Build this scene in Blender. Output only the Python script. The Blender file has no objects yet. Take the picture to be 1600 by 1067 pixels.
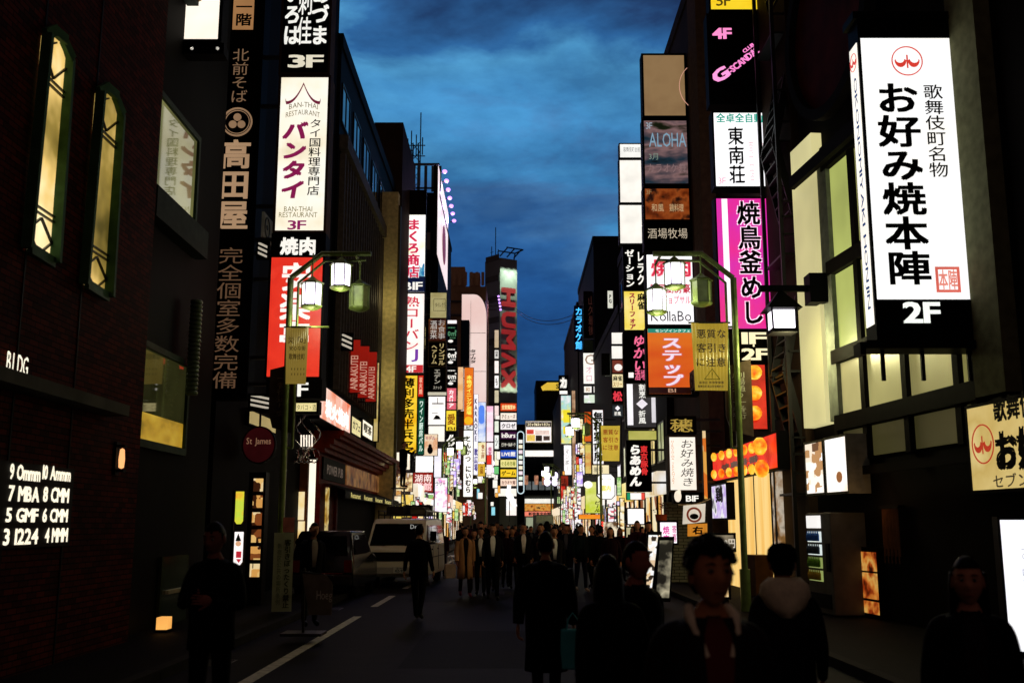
import bpy, bmesh, math, random
from mathutils import Vector, Matrix
random.seed(7)
SC = bpy.context.scene
COL = SC.collection
R = math.radians

# ---------------------------------------------------------------- camera
CAM_H = 1.72
FPX = 1600.0                       # focal length in pixels of the 1600 px wide photograph
PITCH = math.atan(287 / FPX)
cam_data = bpy.data.cameras.new('camera')
cam_data.sensor_width = 36.0
cam_data.lens = 36.0
cam_data.clip_end = 3000
cam_data.dof.use_dof = True
cam_data.dof.focus_distance = 27.0
cam_data.dof.aperture_fstop = 2.4
cam = bpy.data.objects.new('camera', cam_data)
COL.objects.link(cam)
cam.location = (0, 0, CAM_H)
cam.rotation_euler = (R(90) + PITCH, 0, 0)
SC.camera = cam

# ---------------------------------------------------------------- dusk sky (no sun: it has set)
world = bpy.data.worlds.new('World')
SC.world = world
world.use_nodes = True
wt = world.node_tree
wt.nodes.clear()
def WN(t, **k):
    n = wt.nodes.new(t)
    for a, b in k.items(): setattr(n, a, b)
    return n
wo = WN('ShaderNodeOutputWorld'); wb = WN('ShaderNodeBackground')
sky = WN('ShaderNodeTexSky', sky_type='NISHITA', sun_disc=False)
sky.sun_elevation = R(-3.0); sky.sun_rotation = R(200); sky.ozone_density = 6.0
tc = WN('ShaderNodeTexCoord')
mp = WN('ShaderNodeMapping'); mp.inputs['Scale'].default_value = (1.7, 1.7, 4.2); mp.inputs['Rotation'].default_value = (0.10, 0.26, 0.2)
mp.inputs['Location'].default_value = (0.35, 0.1, 0.9)
n1 = WN('ShaderNodeTexNoise'); n1.inputs['Scale'].default_value = 1.5; n1.inputs['Detail'].default_value = 7; n1.inputs['Roughness'].default_value = 0.54; n1.inputs['Distortion'].default_value = 0.35
n2 = WN('ShaderNodeTexNoise'); n2.inputs['Scale'].default_value = 3.4; n2.inputs['Detail'].default_value = 9; n2.inputs['Roughness'].default_value = 0.6
L = wt.links.new
def MATH(op, a, b):
    n = WN('ShaderNodeMath', operation=op)
    for k, q in enumerate((a, b)):
        if isinstance(q, (int, float)): n.inputs[k].default_value = q
        else: L(q, n.inputs[k])
    return n.outputs[0]
L(tc.outputs['Generated'], mp.inputs['Vector']); L(mp.outputs[0], n1.inputs['Vector']); L(mp.outputs[0], n2.inputs['Vector'])
sz = WN('ShaderNodeSeparateXYZ'); L(tc.outputs['Generated'], sz.inputs[0])
# banks of cloud: height above the horizon, pushed up and down by broad noise
zz = MATH('ADD', sz.outputs['Z'], MATH('MULTIPLY', MATH('SUBTRACT', n1.outputs['Fac'], 0.5), 0.56))
cr = WN('ShaderNodeValToRGB'); ce = cr.color_ramp
S8 = lambda r, g, b: tuple((x / 255 / 12.92 if x <= 10 else ((x / 255 + .055) / 1.055) ** 2.4) for x in (r, g, b)) + (1,)
stops = [(0.02, (24, 56, 102)), (0.14, (31, 76, 132)), (0.22, (36, 88, 150)), (0.28, (48, 102, 162)), (0.325, (68, 118, 170)), (0.36, (66, 138, 194)), (0.41, (74, 146, 196)), (0.445, (44, 98, 154)), (0.49, (30, 58, 100)), (0.56, (24, 42, 76))]
ce.elements[0].position, ce.elements[0].color = stops[0][0], S8(*stops[0][1])
ce.elements[1].position, ce.elements[1].color = stops[-1][0], S8(*stops[-1][1])
for p_, c_ in stops[1:-1]:
    e = ce.elements.new(p_); e.color = S8(*c_)
L(zz, cr.inputs[0])
cr2 = WN('ShaderNodeValToRGB')
cr2.color_ramp.elements[0].position = 0.36; cr2.color_ramp.elements[0].color = (0.62, 0.63, 0.68, 1)
cr2.color_ramp.elements[1].position = 0.64; cr2.color_ramp.elements[1].color = (1.34, 1.28, 1.22, 1)
L(n2.outputs['Fac'], cr2.inputs[0])
mul = WN('ShaderNodeMix', data_type='RGBA', blend_type='MULTIPLY'); mul.inputs[0].default_value = 1.0
add = WN('ShaderNodeMix', data_type='RGBA', blend_type='ADD'); add.inputs[0].default_value = 0.05
L(cr.outputs[0], mul.inputs[6]); L(cr2.outputs[0], mul.inputs[7])
L(mul.outputs[2], add.inputs[6]); L(sky.outputs[0], add.inputs[7])
sx = WN('ShaderNodeSeparateXYZ'); L(tc.outputs['Generated'], sx.inputs[0])
glow = WN('ShaderNodeMapRange', interpolation_type='SMOOTHSTEP')      # the west, down the street, still glows; overhead and behind it is night
glow.inputs[1].default_value = 0.55; glow.inputs[2].default_value = 0.90; glow.inputs[3].default_value = 0.0; glow.inputs[4].default_value = 1.0
L(sx.outputs['Y'], glow.inputs[0])
fall = WN('ShaderNodeMix', data_type='RGBA')      # behind the camera a warm fill tone, set to lift the near faces
L(glow.outputs[0], fall.inputs[0]); fall.inputs[6].default_value = (0.075, 0.046, 0.040, 1); L(add.outputs[2], fall.inputs[7])
L(fall.outputs[2], wb.inputs['Color']); L(wb.outputs[0], wo.inputs[0])
wb.inputs['Strength'].default_value = 1.0

SC.view_settings.view_transform = 'Standard'
SC.view_settings.look = 'None'
SC.view_settings.exposure = 0.0
SC.view_settings.gamma = 1.0
SC.cycles.max_bounces = 5
SC.cycles.diffuse_bounces = 2
SC.cycles.glossy_bounces = 3
SC.cycles.transparent_max_bounces = 8
SC.cycles.caustics_reflective = False
SC.cycles.caustics_refractive = False
SC.cycles.sample_clamp_indirect = 4.0
SC.cycles.use_denoising = True

# ---------------------------------------------------------------- photograph pixel -> real place
CP, SP = math.cos(PITCH), math.sin(PITCH)
EYE = Vector((0, 0, CAM_H))
def ray(px, py):
    u, v = (px - 800) / FPX, (533.5 - py) / FPX
    return Vector((u, CP - v * SP, SP + v * CP))
class Plane:
    """vertical plane: o a point, a the reading direction on its face, n the way it faces"""
    def __init__(s, o, a):
        s.o = Vector(o); s.a = Vector(a).normalized(); s.n = s.a.cross(Vector((0, 0, 1)))
    def az(s, px, py):
        d = ray(px, py); t = (s.o - EYE).dot(s.n) / d.dot(s.n); p = EYE + d * t
        return (p - s.o).dot(s.a), p.z
    def w(s, a, z, d=0.0):
        p = s.o + s.a * a + s.n * d
        return Vector((p.x, p.y, z))
    def rect(s, box):
        x0, y0, x1, y1 = [float(q) for q in box.split()] if isinstance(box, str) else box
        xm, ym = (x0 + x1) / 2, (y0 + y1) / 2
        return s.az(x0, ym)[0], s.az(x1, ym)[0], s.az(xm, y1)[1], s.az(xm, y0)[1]
def front(Y): return Plane((0, Y, 0), (1, 0, 0))
def lside(X): return Plane((-X, 0, 0), (0, 1, 0))
def rside(X): return Plane((X, 0, 0), (0, -1, 0))
RB = Plane((6.2, 21, 0), (0.098, -1, 0))       # the near building on the other side, turned a little

# ---------------------------------------------------------------- materials (all procedural)
def lin(h):
    h = h.lstrip('#')
    c = [int(h[i:i + 2], 16) / 255 for i in (0, 2, 4)]
    return tuple(x / 12.92 if x <= 0.04045 else ((x + 0.055) / 1.055) ** 2.4 for x in c) + (1,)
MATS = {}
def newmat(key):
    m = bpy.data.materials.new(key); m.use_nodes = True
    return m, m.node_tree, m.node_tree.nodes['Principled BSDF']
def noise_of(nt, scale, detail=3, coord='Object', stretch=None):
    t = nt.nodes.new('ShaderNodeTexCoord'); n = nt.nodes.new('ShaderNodeTexNoise')
    n.inputs['Scale'].default_value = scale; n.inputs['Detail'].default_value = detail
    if stretch:
        m = nt.nodes.new('ShaderNodeMapping'); m.inputs['Scale'].default_value = stretch
        nt.links.new(t.outputs[coord], m.inputs[0]); nt.links.new(m.outputs[0], n.inputs['Vector'])
    else:
        nt.links.new(t.outputs[coord], n.inputs['Vector'])
    return n
def D(h, rough=0.6, metal=0.0, var=0.25, scale=6.0, bump=0.0, stretch=None, ior=1.45, k=1.0):
    """a plain surface with a little wear in it"""
    key = ('D', h, rough, metal, var, scale, bump, stretch, ior, k)
    if key in MATS: return MATS[key]
    m, nt, b = newmat('surface')
    c = [x * k for x in lin(h)[:3]]
    n = noise_of(nt, scale, 5, stretch=stretch)
    r = nt.nodes.new('ShaderNodeValToRGB')
    r.color_ramp.elements[0].position = 0.3; r.color_ramp.elements[1].position = 0.72
    r.color_ramp.elements[0].color = tuple(x * (1 - var) for x in c) + (1,)
    r.color_ramp.elements[1].color = tuple(min(1, x * (1 + var)) for x in c) + (1,)
    nt.links.new(n.outputs['Fac'], r.inputs[0]); nt.links.new(r.outputs[0], b.inputs['Base Color'])
    b.inputs['Roughness'].default_value = rough; b.inputs['Metallic'].default_value = metal
    b.inputs['IOR'].default_value = ior
    if rough >= 0.4 and not metal: b.inputs['Specular IOR Level'].default_value = 0.032 if rough < .64 else .03
    if bump:
        bp = nt.nodes.new('ShaderNodeBump'); bp.inputs['Strength'].default_value = bump; bp.inputs['Distance'].default_value = 0.02
        nt.links.new(n.outputs['Fac'], bp.inputs['Height']); nt.links.new(bp.outputs[0], b.inputs['Normal'])
    MATS[key] = m
    return m
def E(h, s=1.0, var=0.12, scale=1.3, sample=True):
    """a surface that glows; noise makes it a little uneven"""
    key = ('E', h, s, var, scale, sample)
    if key in MATS: return MATS[key]
    m, nt, b = newmat('lit_surface')
    b.inputs['Base Color'].default_value = tuple(x * 0.1 + 0.01 for x in lin(h)[:3]) + (1,); b.inputs['Roughness'].default_value = 0.35
    b.inputs['Emission Color'].default_value = lin(h)
    if var:
        n = noise_of(nt, scale, 2)
        r = nt.nodes.new('ShaderNodeMapRange'); r.inputs[1].default_value = 0.3; r.inputs[2].default_value = 0.7
        r.inputs[3].default_value = s * (1 - var); r.inputs[4].default_value = s * (1 + var)
        nt.links.new(n.outputs['Fac'], r.inputs[0]); nt.links.new(r.outputs[0], b.inputs['Emission Strength'])
    else:
        b.inputs['Emission Strength'].default_value = s
    if not sample: m.cycles.emission_sampling = 'NONE'
    MATS[key] = m
    return m
def PIC(cols, scale=3.0, s=1.0, kind='noise', stretch=None, sharp=False):
    """a printed, backlit picture: patches of several colours"""
    key = ('P', tuple(cols), scale, s, kind, stretch, sharp)
    if key in MATS: return MATS[key]
    m, nt, b = newmat('lit_picture')
    b.inputs['Base Color'].default_value = (0.02, 0.02, 0.02, 1)
    r = nt.nodes.new('ShaderNodeValToRGB'); cr = r.color_ramp
    if sharp: cr.interpolation = 'CONSTANT'
    lo, hi = (0.32, 0.68) if kind == 'noise' else (0.0, 1.0)
    n = len(cols)
    for i, h in enumerate(cols):
        p = lo + (hi - lo) * i / max(1, n - (0 if sharp else 1))
        e = cr.elements[i] if i < 2 else cr.elements.new(p)
        e.position = p; e.color = lin(h)
    if kind == 'noise':
        src = noise_of(nt, scale, 4, stretch=stretch).outputs['Fac']
    else:
        t = nt.nodes.new('ShaderNodeTexCoord'); v = nt.nodes.new('ShaderNodeTexVoronoi'); v.inputs['Scale'].default_value = scale
        v.distance = 'CHEBYCHEV'
        mpp = nt.nodes.new('ShaderNodeMapping'); mpp.inputs['Scale'].default_value = stretch or (1, 1, 1)
        oi = nt.nodes.new('ShaderNodeObjectInfo'); va = nt.nodes.new('ShaderNodeVectorMath'); va.operation = 'MULTIPLY_ADD'      # every board its own cut of the pattern
        va.inputs[0].default_value = (37, 21, 53); nt.links.new(oi.outputs['Random'], va.inputs[1]); nt.links.new(t.outputs['Object'], va.inputs[2])
        nt.links.new(va.outputs[0], mpp.inputs[0]); nt.links.new(mpp.outputs[0], v.inputs['Vector'])
        sp = nt.nodes.new('ShaderNodeSeparateColor'); nt.links.new(v.outputs['Color'], sp.inputs[0]); src = sp.outputs[0]
    nt.links.new(src, r.inputs[0]); nt.links.new(r.outputs[0], b.inputs['Emission Color'])
    b.inputs['Emission Strength'].default_value = s
    MATS[key] = m
    return m
def BRICK(c1, c2, mortar, sc=1.0, axis='yz', bump=0.6, bw=0.22, bh=0.07):
    m, nt, b = newmat('brickwork')
    t = nt.nodes.new('ShaderNodeTexCoord'); s = nt.nodes.new('ShaderNodeSeparateXYZ'); c = nt.nodes.new('ShaderNodeCombineXYZ')
    nt.links.new(t.outputs['Object'], s.inputs[0])
    nt.links.new(s.outputs['Y' if axis[0] == 'y' else 'X'], c.inputs[0]); nt.links.new(s.outputs['Z' if axis[1] == 'z' else 'Y'], c.inputs[1])
    br = nt.nodes.new('ShaderNodeTexBrick')
    br.inputs['Color1'].default_value = lin(c1); br.inputs['Color2'].default_value = lin(c2); br.inputs['Mortar'].default_value = lin(mortar)
    br.inputs['Scale'].default_value = sc; br.inputs['Brick Width'].default_value = bw; br.inputs['Row Height'].default_value = bh
    br.inputs['Mortar Size'].default_value = 0.008; br.inputs['Mortar Smooth'].default_value = 0.3
    nt.links.new(c.outputs[0], br.inputs['Vector'])
    n = noise_of(nt, 0.9, 5)
    mx = nt.nodes.new('ShaderNodeMix'); mx.data_type = 'RGBA'; mx.blend_type = 'MULTIPLY'; mx.inputs[0].default_value = 0.6
    nt.links.new(br.outputs['Color'], mx.inputs[6]); nt.links.new(n.outputs['Fac'], mx.inputs[7])
    nt.links.new(mx.outputs[2], b.inputs['Base Color'])
    b.inputs['Roughness'].default_value = 0.75; b.inputs['Specular IOR Level'].default_value = 0.03
    bp = nt.nodes.new('ShaderNodeBump'); bp.inputs['Strength'].default_value = bump; bp.inputs['Distance'].default_value = 0.012; bp.invert = True
    nt.links.new(br.outputs['Fac'], bp.inputs['Height']); nt.links.new(bp.outputs[0], b.inputs['Normal'])
    return m
def M(c, **k):
    """'#rrggbb' plain surface, '*#rrggbb' lit, '*#rrggbb@1.5' lit with that strength"""
    if not isinstance(c, str): return c
    if c[0] == '*':
        h, _, s = c[1:].partition('@')
        return E(h, float(s or 1.0), **k)
    return D(c, **k)

BLACK = D('#0b0a0b', 0.5)
DARK = D('#161314', 0.5)
STEEL = D('#3a3c3e', 0.4, 0.8)
DGLASS = D('#07080a', 0.04, 0, 0.1, ior=1.9)

# ---------------------------------------------------------------- mesh building
WL = {}
class MB:
    def __init__(s): s.v, s.f, s.m, s.sm = [], [], [], []
    def add(s, vs, fs, mi=0, sm=False):
        o = len(s.v); s.v += [Vector(p) for p in vs]
        for f in fs: s.f.append([i + o for i in f]); s.m.append(mi); s.sm.append(sm)
        return s
    def obox(s, pl, a0, a1, z0, z1, d0, d1, mi=0):
        vs = [pl.w(a, z, d) for d in (d0, d1) for z in (z0, z1) for a in (a0, a1)]
        return s.add(vs, [(0, 2, 3, 1), (4, 5, 7, 6), (0, 1, 5, 4), (2, 6, 7, 3), (0, 4, 6, 2), (1, 3, 7, 5)], mi)
    def box(s, x0, x1, y0, y1, z0, z1, mi=0):
        vs = [(x, y, z) for z in (z0, z1) for y in (y0, y1) for x in (x0, x1)]
        return s.add(vs, [(0, 2, 3, 1), (4, 5, 7, 6), (0, 1, 5, 4), (2, 6, 7, 3), (0, 4, 6, 2), (1, 3, 7, 5)], mi)
    def tube(s, pts, r, seg=8, mi=0, caps=True):
        pts = [Vector(p) for p in pts]; n = len(pts)
        rs = r if isinstance(r, (list, tuple)) else [r] * n
        rings = []; u = None
        for i, p in enumerate(pts):
            t = ((pts[min(i + 1, n - 1)] - p).normalized() + (p - pts[max(i - 1, 0)]).normalized())
            t = t.normalized() if t.length > 1e-6 else Vector((0, 0, 1))
            if u is None: u = t.cross(Vector((0, 0, 1)) if abs(t.z) < .9 else Vector((1, 0, 0))).normalized()
            else: u = (u - t * u.dot(t)).normalized()
            w = t.cross(u)
            rings.append([p + (u * math.cos(2 * math.pi * k / seg) + w * math.sin(2 * math.pi * k / seg)) * rs[i] for k in range(seg)])
        vs = [q for g in rings for q in g]
        fs = [(i * seg + k, i * seg + (k + 1) % seg, (i + 1) * seg + (k + 1) % seg, (i + 1) * seg + k) for i in range(n - 1) for k in range(seg)]
        s.add(vs, fs, mi, True)
        if caps: s.add(rings[0], [tuple(range(seg))[::-1]], mi).add(rings[-1], [tuple(range(seg))], mi)
        return s
    def lathe(s, c, prof, seg=16, mi=0, axis='z', rx=1.0, ry=1.0, sm=True):
        c = Vector(c); vs = []
        for r, h in prof:
            for k in range(seg):
                a = 2 * math.pi * k / seg; x, y = r * math.cos(a) * rx, r * math.sin(a) * ry
                vs.append(c + (Vector((x, y, h)) if axis == 'z' else Vector((h, x, y)) if axis == 'x' else Vector((x, h, y))))
        n = len(prof)
        fs = [(i * seg + k, i * seg + (k + 1) % seg, (i + 1) * seg + (k + 1) % seg, (i + 1) * seg + k) for i in range(n - 1) for k in range(seg)]
        fs += [tuple(range(seg))[::-1], tuple(range((n - 1) * seg, n * seg))]
        return s.add(vs, fs, mi, sm)
    def ball(s, c, rx, ry, rz, seg=12, rings=8, mi=0):
        c = Vector(c); vs = []; fs = []
        for i in range(rings + 1):
            t = math.pi * i / rings
            for k in range(seg):
                a = 2 * math.pi * k / seg
                vs.append(c + Vector((rx * math.sin(t) * math.cos(a), ry * math.sin(t) * math.sin(a), rz * math.cos(t))))
        fs = [(i * seg + k, (i + 1) * seg + k, (i + 1) * seg + (k + 1) % seg, i * seg + (k + 1) % seg) for i in range(rings) for k in range(seg)]
        return s.add(vs, fs, mi, True)
    def poly(s, pl, pts, d0, d1, mi=0):
        """closed outline on a plane, given thickness"""
        n = len(pts)
        vs = [pl.w(a, z, d0) for a, z in pts] + [pl.w(a, z, d1) for a, z in pts]
        fs = [tuple(range(n))[::-1], tuple(range(n, 2 * n))] + [(i, (i + 1) % n, n + (i + 1) % n, n + i) for i in range(n)]
        return s.add(vs, fs, mi)
    def ring(s, pl, ca, cz, ra, rz, w, d0, d1, seg=36, mi=0, t0=0, t1=2 * math.pi):
        o = len(s.v)
        for k in range(seg + 1):
            t = t0 + (t1 - t0) * k / seg; c, sn = math.cos(t), math.sin(t)
            for (q, d) in ((0, d0), (0, d1), (w, d1), (w, d0)):
                s.v.append(pl.w(ca + (ra - q) * c, cz + (rz - q) * sn, d))
        for k in range(seg):
            for j in range(4):
                s.f.append([o + k * 4 + j, o + k * 4 + (j + 1) % 4, o + (k + 1) * 4 + (j + 1) % 4, o + (k + 1) * 4 + j]); s.m.append(mi); s.sm.append(False)
        return s
    def disc(s, pl, ca, cz, ra, rz, d, seg=24, mi=0, d0=None):
        return s.poly(pl, [(ca + ra * math.cos(2 * math.pi * k / seg), cz + rz * math.sin(2 * math.pi * k / seg)) for k in range(seg)], d - .01 if d0 is None else d0, d, mi)
    def bar(s, p, q, w, h=None, mi=0):
        p, q = Vector(p), Vector(q); h = h or w
        t = (q - p).normalized(); u = t.cross(Vector((0, 0, 1)) if abs(t.z) < .95 else Vector((1, 0, 0))).normalized(); v = t.cross(u)
        vs = [e + u * (i * w / 2) + v * (j * h / 2) for e in (p, q) for i, j in ((-1, -1), (1, -1), (1, 1), (-1, 1))]
        return s.add(vs, [(0, 1, 2, 3), (7, 6, 5, 4), (0, 4, 5, 1), (1, 5, 6, 2), (2, 6, 7, 3), (3, 7, 4, 0)], mi)
    def build(s, name, mats, parent=None, origin=None, bevel=0):
        if not s.v: return None
        if parent is not None: o = WL[parent.name]
        elif origin is not None: o = Vector(origin)
        else:
            xs = [p.x for p in s.v]; ys = [p.y for p in s.v]
            o = Vector(((min(xs) + max(xs)) / 2, (min(ys) + max(ys)) / 2, min(p.z for p in s.v)))
        me = bpy.data.meshes.new(name)
        me.from_pydata([p - o for p in s.v], [], s.f)
        me.polygons.foreach_set('material_index', s.m); me.polygons.foreach_set('use_smooth', s.sm)
        for m in (mats if isinstance(mats, (list, tuple)) else [mats]): me.materials.append(M(m))
        bm = bmesh.new(); bm.from_mesh(me); bmesh.ops.recalc_face_normals(bm, faces=bm.faces); bm.to_mesh(me); bm.free()
        ob = bpy.data.objects.new(name, me); COL.objects.link(ob)
        if bevel:
            md = ob.modifiers.new('soft_edges', 'BEVEL'); md.width = bevel; md.segments = 2; md.limit_method = 'ANGLE'
        if parent is not None: ob.parent = parent; WL[ob.name] = o
        else: ob.location = o; WL[ob.name] = o
        return ob
def tag(o, label=None, cat=None, group=None, kind=None):
    for k, v in (('label', label), ('category', cat), ('group', group), ('kind', kind)):
        if v: o[k] = v
    return o
def root(name, loc, label, cat, group=None, rz=None):
    o = bpy.data.objects.new(name, None); COL.objects.link(o); o.empty_display_size = 0.3
    o.location = loc
    WL[o.name] = Vector(loc) if rz is None else Vector((0, 0, 0))     # rz given: parts are built in local coordinates
    if rz: o.rotation_euler = (0, 0, rz)
    return tag(o, label, cat, group)
def copy_thing(o, loc, label=None, group=None, rz=None, sc=None):
    def cp(q, par):
        c = q.copy(); COL.objects.link(c)
        if par is not None: c.parent = par
        for ch in list(q.children): cp(ch, c)
        return c
    c = cp(o, None); c.location = loc
    if rz is not None: c.rotation_euler = (0, 0, rz)
    if sc: c.scale = sc
    return tag(c, label, None, group)

# ---------------------------------------------------------------- lettering
GL = {}
def glyph(ch, bold):
    k = ch
    if k not in GL:
        c = bpy.data.curves.new('glyph', 'FONT'); c.body = ch; c.size = 1; c.resolution_u = 2
        o = bpy.data.objects.new('glyph', c); COL.objects.link(o)
        dg = bpy.context.evaluated_depsgraph_get()
        me = bpy.data.meshes.new_from_object(o.evaluated_get(dg))
        vs = [(p.co.x, p.co.y) for p in me.vertices]; fs = [tuple(p.vertices) for p in me.polygons]
        bpy.data.objects.remove(o); bpy.data.curves.remove(c); bpy.data.meshes.remove(me)
        GL[k] = (vs, fs)
    return GL[k]
def cjk(ch): return ord(ch) > 0x2E00
def write(mb, pl, s, box, way='v', bold=0.02, d=0.012, **kw):
    a0, a1, z0, z1 = pl.rect(box) if not isinstance(box, tuple) else box
    if a0 > a1: a0, a1 = a1, a0
    if bold <= 0.01: return write_one(mb, pl, s, (a0, a1, z0, z1), way, d, **kw)
    n = len(s) if way == 'v' else max(1.0, sum(1 if cjk(c) else .62 for c in s))
    ea, ez = ((a1 - a0), (z1 - z0) / n) if way == 'v' else ((a1 - a0) / n, (z1 - z0))
    ba, bz = bold * ea * .9, bold * min(ez, ea * 1.3) * .7                 # a heavier stroke: the same glyph laid over itself, shifted
    for i, (sx, sz) in enumerate(((-1, -1), (1, 1), (1, -1), (-1, 1), (0, 0)) if bold > .025 else ((-1, -1), (1, 1))):
        write_one(mb, pl, s, (a0 + sx * ba, a1 + sx * ba, z0 + sz * bz, z1 + sz * bz), way, d + .0006 * i, **kw)
    return mb
def write_one(mb, pl, s, box, way='v', d=0.012, slant=0.0, mirror=False, curve=0.0, mi=0, mono=False):
    a0, a1, z0, z1 = box
    bold = 0
    if way == 'v':
        h = (z1 - z0) / len(s); sx = (a1 - a0) / 0.96; sz = h / 1.0
        for i, ch in enumerate(s):
            if ch in ' \u3000': continue
            vs, fs = glyph(ch, bold)
            cz = z1 - h * (i + .5); ca = (a0 + a1) / 2
            if ch in 'ー―～〜・—-':
                q = [(-(y - .38) * -1, -(x - .5)) for x, y in vs]
            elif cjk(ch): q = [(x - .5, y - .38) for x, y in vs]
            else:
                mx = (min(p[0] for p in vs) + max(p[0] for p in vs)) / 2; my = (min(p[1] for p in vs) + max(p[1] for p in vs)) / 2
                q = [((x - mx) * 1.15, (y - my) * 1.15) for x, y in vs]
            mb.add([pl.w(ca + (x + y * slant) * sx, cz + y * sz, d) for x, y in q], fs, mi)
    else:
        x = 0.0; out = []
        for ch in s:
            if ch in ' \u3000': x += 0.35 if ch == ' ' else 0.8; continue
            vs, fs = glyph(ch, bold)
            if cjk(ch): out.append(([(p[0] + x, p[1]) for p in vs], fs)); x += 1.02
            else:
                mn = min(p[0] for p in vs); mxx = max(p[0] for p in vs)
                off = ((0.62 - (mxx - mn)) / 2 if mono else 0)
                out.append(([(p[0] - mn + x + off, p[1]) for p in vs], fs)); x += 0.7 if mono else (mxx - mn) + 0.075
        A = [p for vs, _ in out for p in vs]
        if not A: return mb
        xa, xb = min(p[0] for p in A), max(p[0] for p in A); ya, yb = min(p[1] for p in A), max(p[1] for p in A)
        for vs, fs in out:
            pts = []
            for px_, py_ in vs:
                u, v = (px_ - xa) / (xb - xa), (py_ - ya) / max(1e-6, yb - ya)
                a = a0 + u * (a1 - a0) + slant * (v - .5) * (z1 - z0); z = z0 + v * (z1 - z0) - curve * (z1 - z0) * ((u - .5) * 2) ** 2
                if mirror: a = a0 + a1 - a
                pts.append(pl.w(a, z, d))
            mb.add(pts, fs, mi)
    return mb
def lettermat(c):
    if c[0] == '!': return D(c[1:], 0.5)
    if c[0] == '*': return M(c, var=0.06, sample=False)
    l = lin(c)
    return D(c, 0.5) if max(l[:3]) < 0.02 else E(c, 1.0, 0.06, 3.0, False)
LETTERS = 0
def letters(pl, par, texts, d=0.012):
    """texts: (string, box, colour, way, bold, options); those of one colour make one part"""
    by = {}
    for t in texts:
        s, box, c = t[:3]; way = t[3] if len(t) > 3 else 'v'; bold = t[4] if len(t) > 4 else 0.02; o = dict(t[5]) if len(t) > 5 else {}
        out = o.pop('outline', None)
        if out: write(by.setdefault(out + '~', MB()), pl, s, box, way, bold + o.pop('ow', 0.05), d, **o)
        write(by.setdefault(c, MB()), pl, s, box, way, bold, d + (0.006 if out else 0), **o)
    for c, mb in by.items(): mb.build('lettering', lettermat(c.rstrip('~')), par)

def S(Y, box, face, label, texts=(), d=0.3, frame='#0d0b0c', name='shop_sign', cat='sign', group=None, fw=0.045, mount=True, extra=None, subs=(), back=None):
    """a box sign: casing with rim, lit panel, lettering, brackets back to the house; Y a depth or a plane; subs: further (box, face) panels"""
    pl = Y if isinstance(Y, Plane) else front(Y)
    a0, a1, z0, z1 = pl.rect(box)
    if a0 > a1: a0, a1 = a1, a0
    ro = root(name, pl.w((a0 + a1) / 2, z0), label, cat, group)
    fw = min(fw, (a1 - a0) * .12, (z1 - z0) * .2)
    mb = MB().obox(pl, a0, a1, z0, z1, -d, -0.025)
    for (p, q, r_, t) in ((a0, a0 + fw, z0, z1), (a1 - fw, a1, z0, z1), (a0 + fw, a1 - fw, z0, z0 + fw), (a0 + fw, a1 - fw, z1 - fw, z1)):
        mb.obox(pl, p, q, r_, t, -0.0245, 0.012)
    mb.build('casing', frame, ro)
    MB().obox(pl, a0 + fw + .001, a1 - fw - .001, z0 + fw + .001, z1 - fw - .001, -0.0245, 0.0).build('panel', face, ro)
    if back is None: back = not isinstance(Y, Plane) and Y < 36 and d >= .4 and group is not None      # projecting boxes are lit on both faces
    if back: MB().obox(pl, a0 + fw, a1 - fw, z0 + fw, z1 - fw, -d - .02, -d - .001).build('back_panel', face, ro)
    for k, (b, f) in enumerate(subs):
        p, q, r_, t = pl.rect(b)
        MB().obox(pl, min(p, q), max(p, q), r_, t, 0.0005, 0.004 + .002 * k).build('panel', f, ro)
    if mount and not isinstance(Y, Plane):
        sgn = -1 if (a0 + a1) < 0 else 1
        e = a0 if sgn < 0 else a1
        for zz in (z0 + (z1 - z0) * .18, z0 + (z1 - z0) * .82):
            m2 = MB().box(min(e + sgn * .002, e + sgn * .7), max(e + sgn * .002, e + sgn * .7), pl.o.y + d * .3, pl.o.y + d * .3 + .07, zz - .035, zz + .035)
            m2.build('bracket', STEEL, ro)
    letters(pl, ro, texts)
    if extra: extra(pl, ro)
    return ro

# ================================================================ the setting
def struct(mb, name, mat): return tag(mb.build(name, mat), kind='structure')
ASPH = D('#0b0809', 0.65, 0, 0.35, 2.2, 0.25)
struct(MB().box(-400, 400, -60, 900, -0.5, 0.0), 'ground', D('#100e0f', 0.7, 0, 0.3, 0.5))
struct(MB().box(-4.1, 4.1, -20, 170, 0.003, 0.006), 'road', ASPH)
PAVE = BRICK('#18120f', '#120e0c', '#080706', 1.0, 'xy', 0.3, 0.3, 0.3)
struct(MB().box(-7.2, -4.1, -20, 150, 0.0, 0.12), 'pavement', PAVE)
struct(MB().box(4.1, 8.4, -20, 150, 0.0, 0.12), 'pavement', PAVE)
KERB = D('#242220', 0.75)
for sx in (-1, 1):
    mb = MB()
    for i in range(85):
        mb.box(min(sx * 3.95, sx * 4.1), max(sx * 3.95, sx * 4.1), -20 + i * 2 + .01, -18 + i * 2 - .01, 0.0, 0.126)
    struct(mb, 'kerb', KERB)
LINE = D('#b5b1a6', 0.6, 0, 0.35, 9.0)
mb = MB()
for y0, y1 in ((4, 20.2), (22.6, 26.0), (29, 35), (38, 44), (47, 53)):
    mb.box(-3.03, -2.88, y0, y1, 0.0065, 0.010)
struct(mb, 'road_marking', LINE)
mb = MB()
for i in range(9): mb.box(-3.6 + i * .85, -3.15 + i * .85, 58, 61, 0.0065, 0.010)
struct(mb, 'road_marking', LINE)
mb = MB().lathe((0.9, 16.0, 0.0065), [(0.31, 0), (0.31, 0.006), (0.27, 0.008), (0.0, 0.008)], 24)
tag(mb.build('manhole_cover', D('#3b3a3a', 0.4, 0.7)), 'round iron manhole cover set flush in the dark road', 'manhole')

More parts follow.
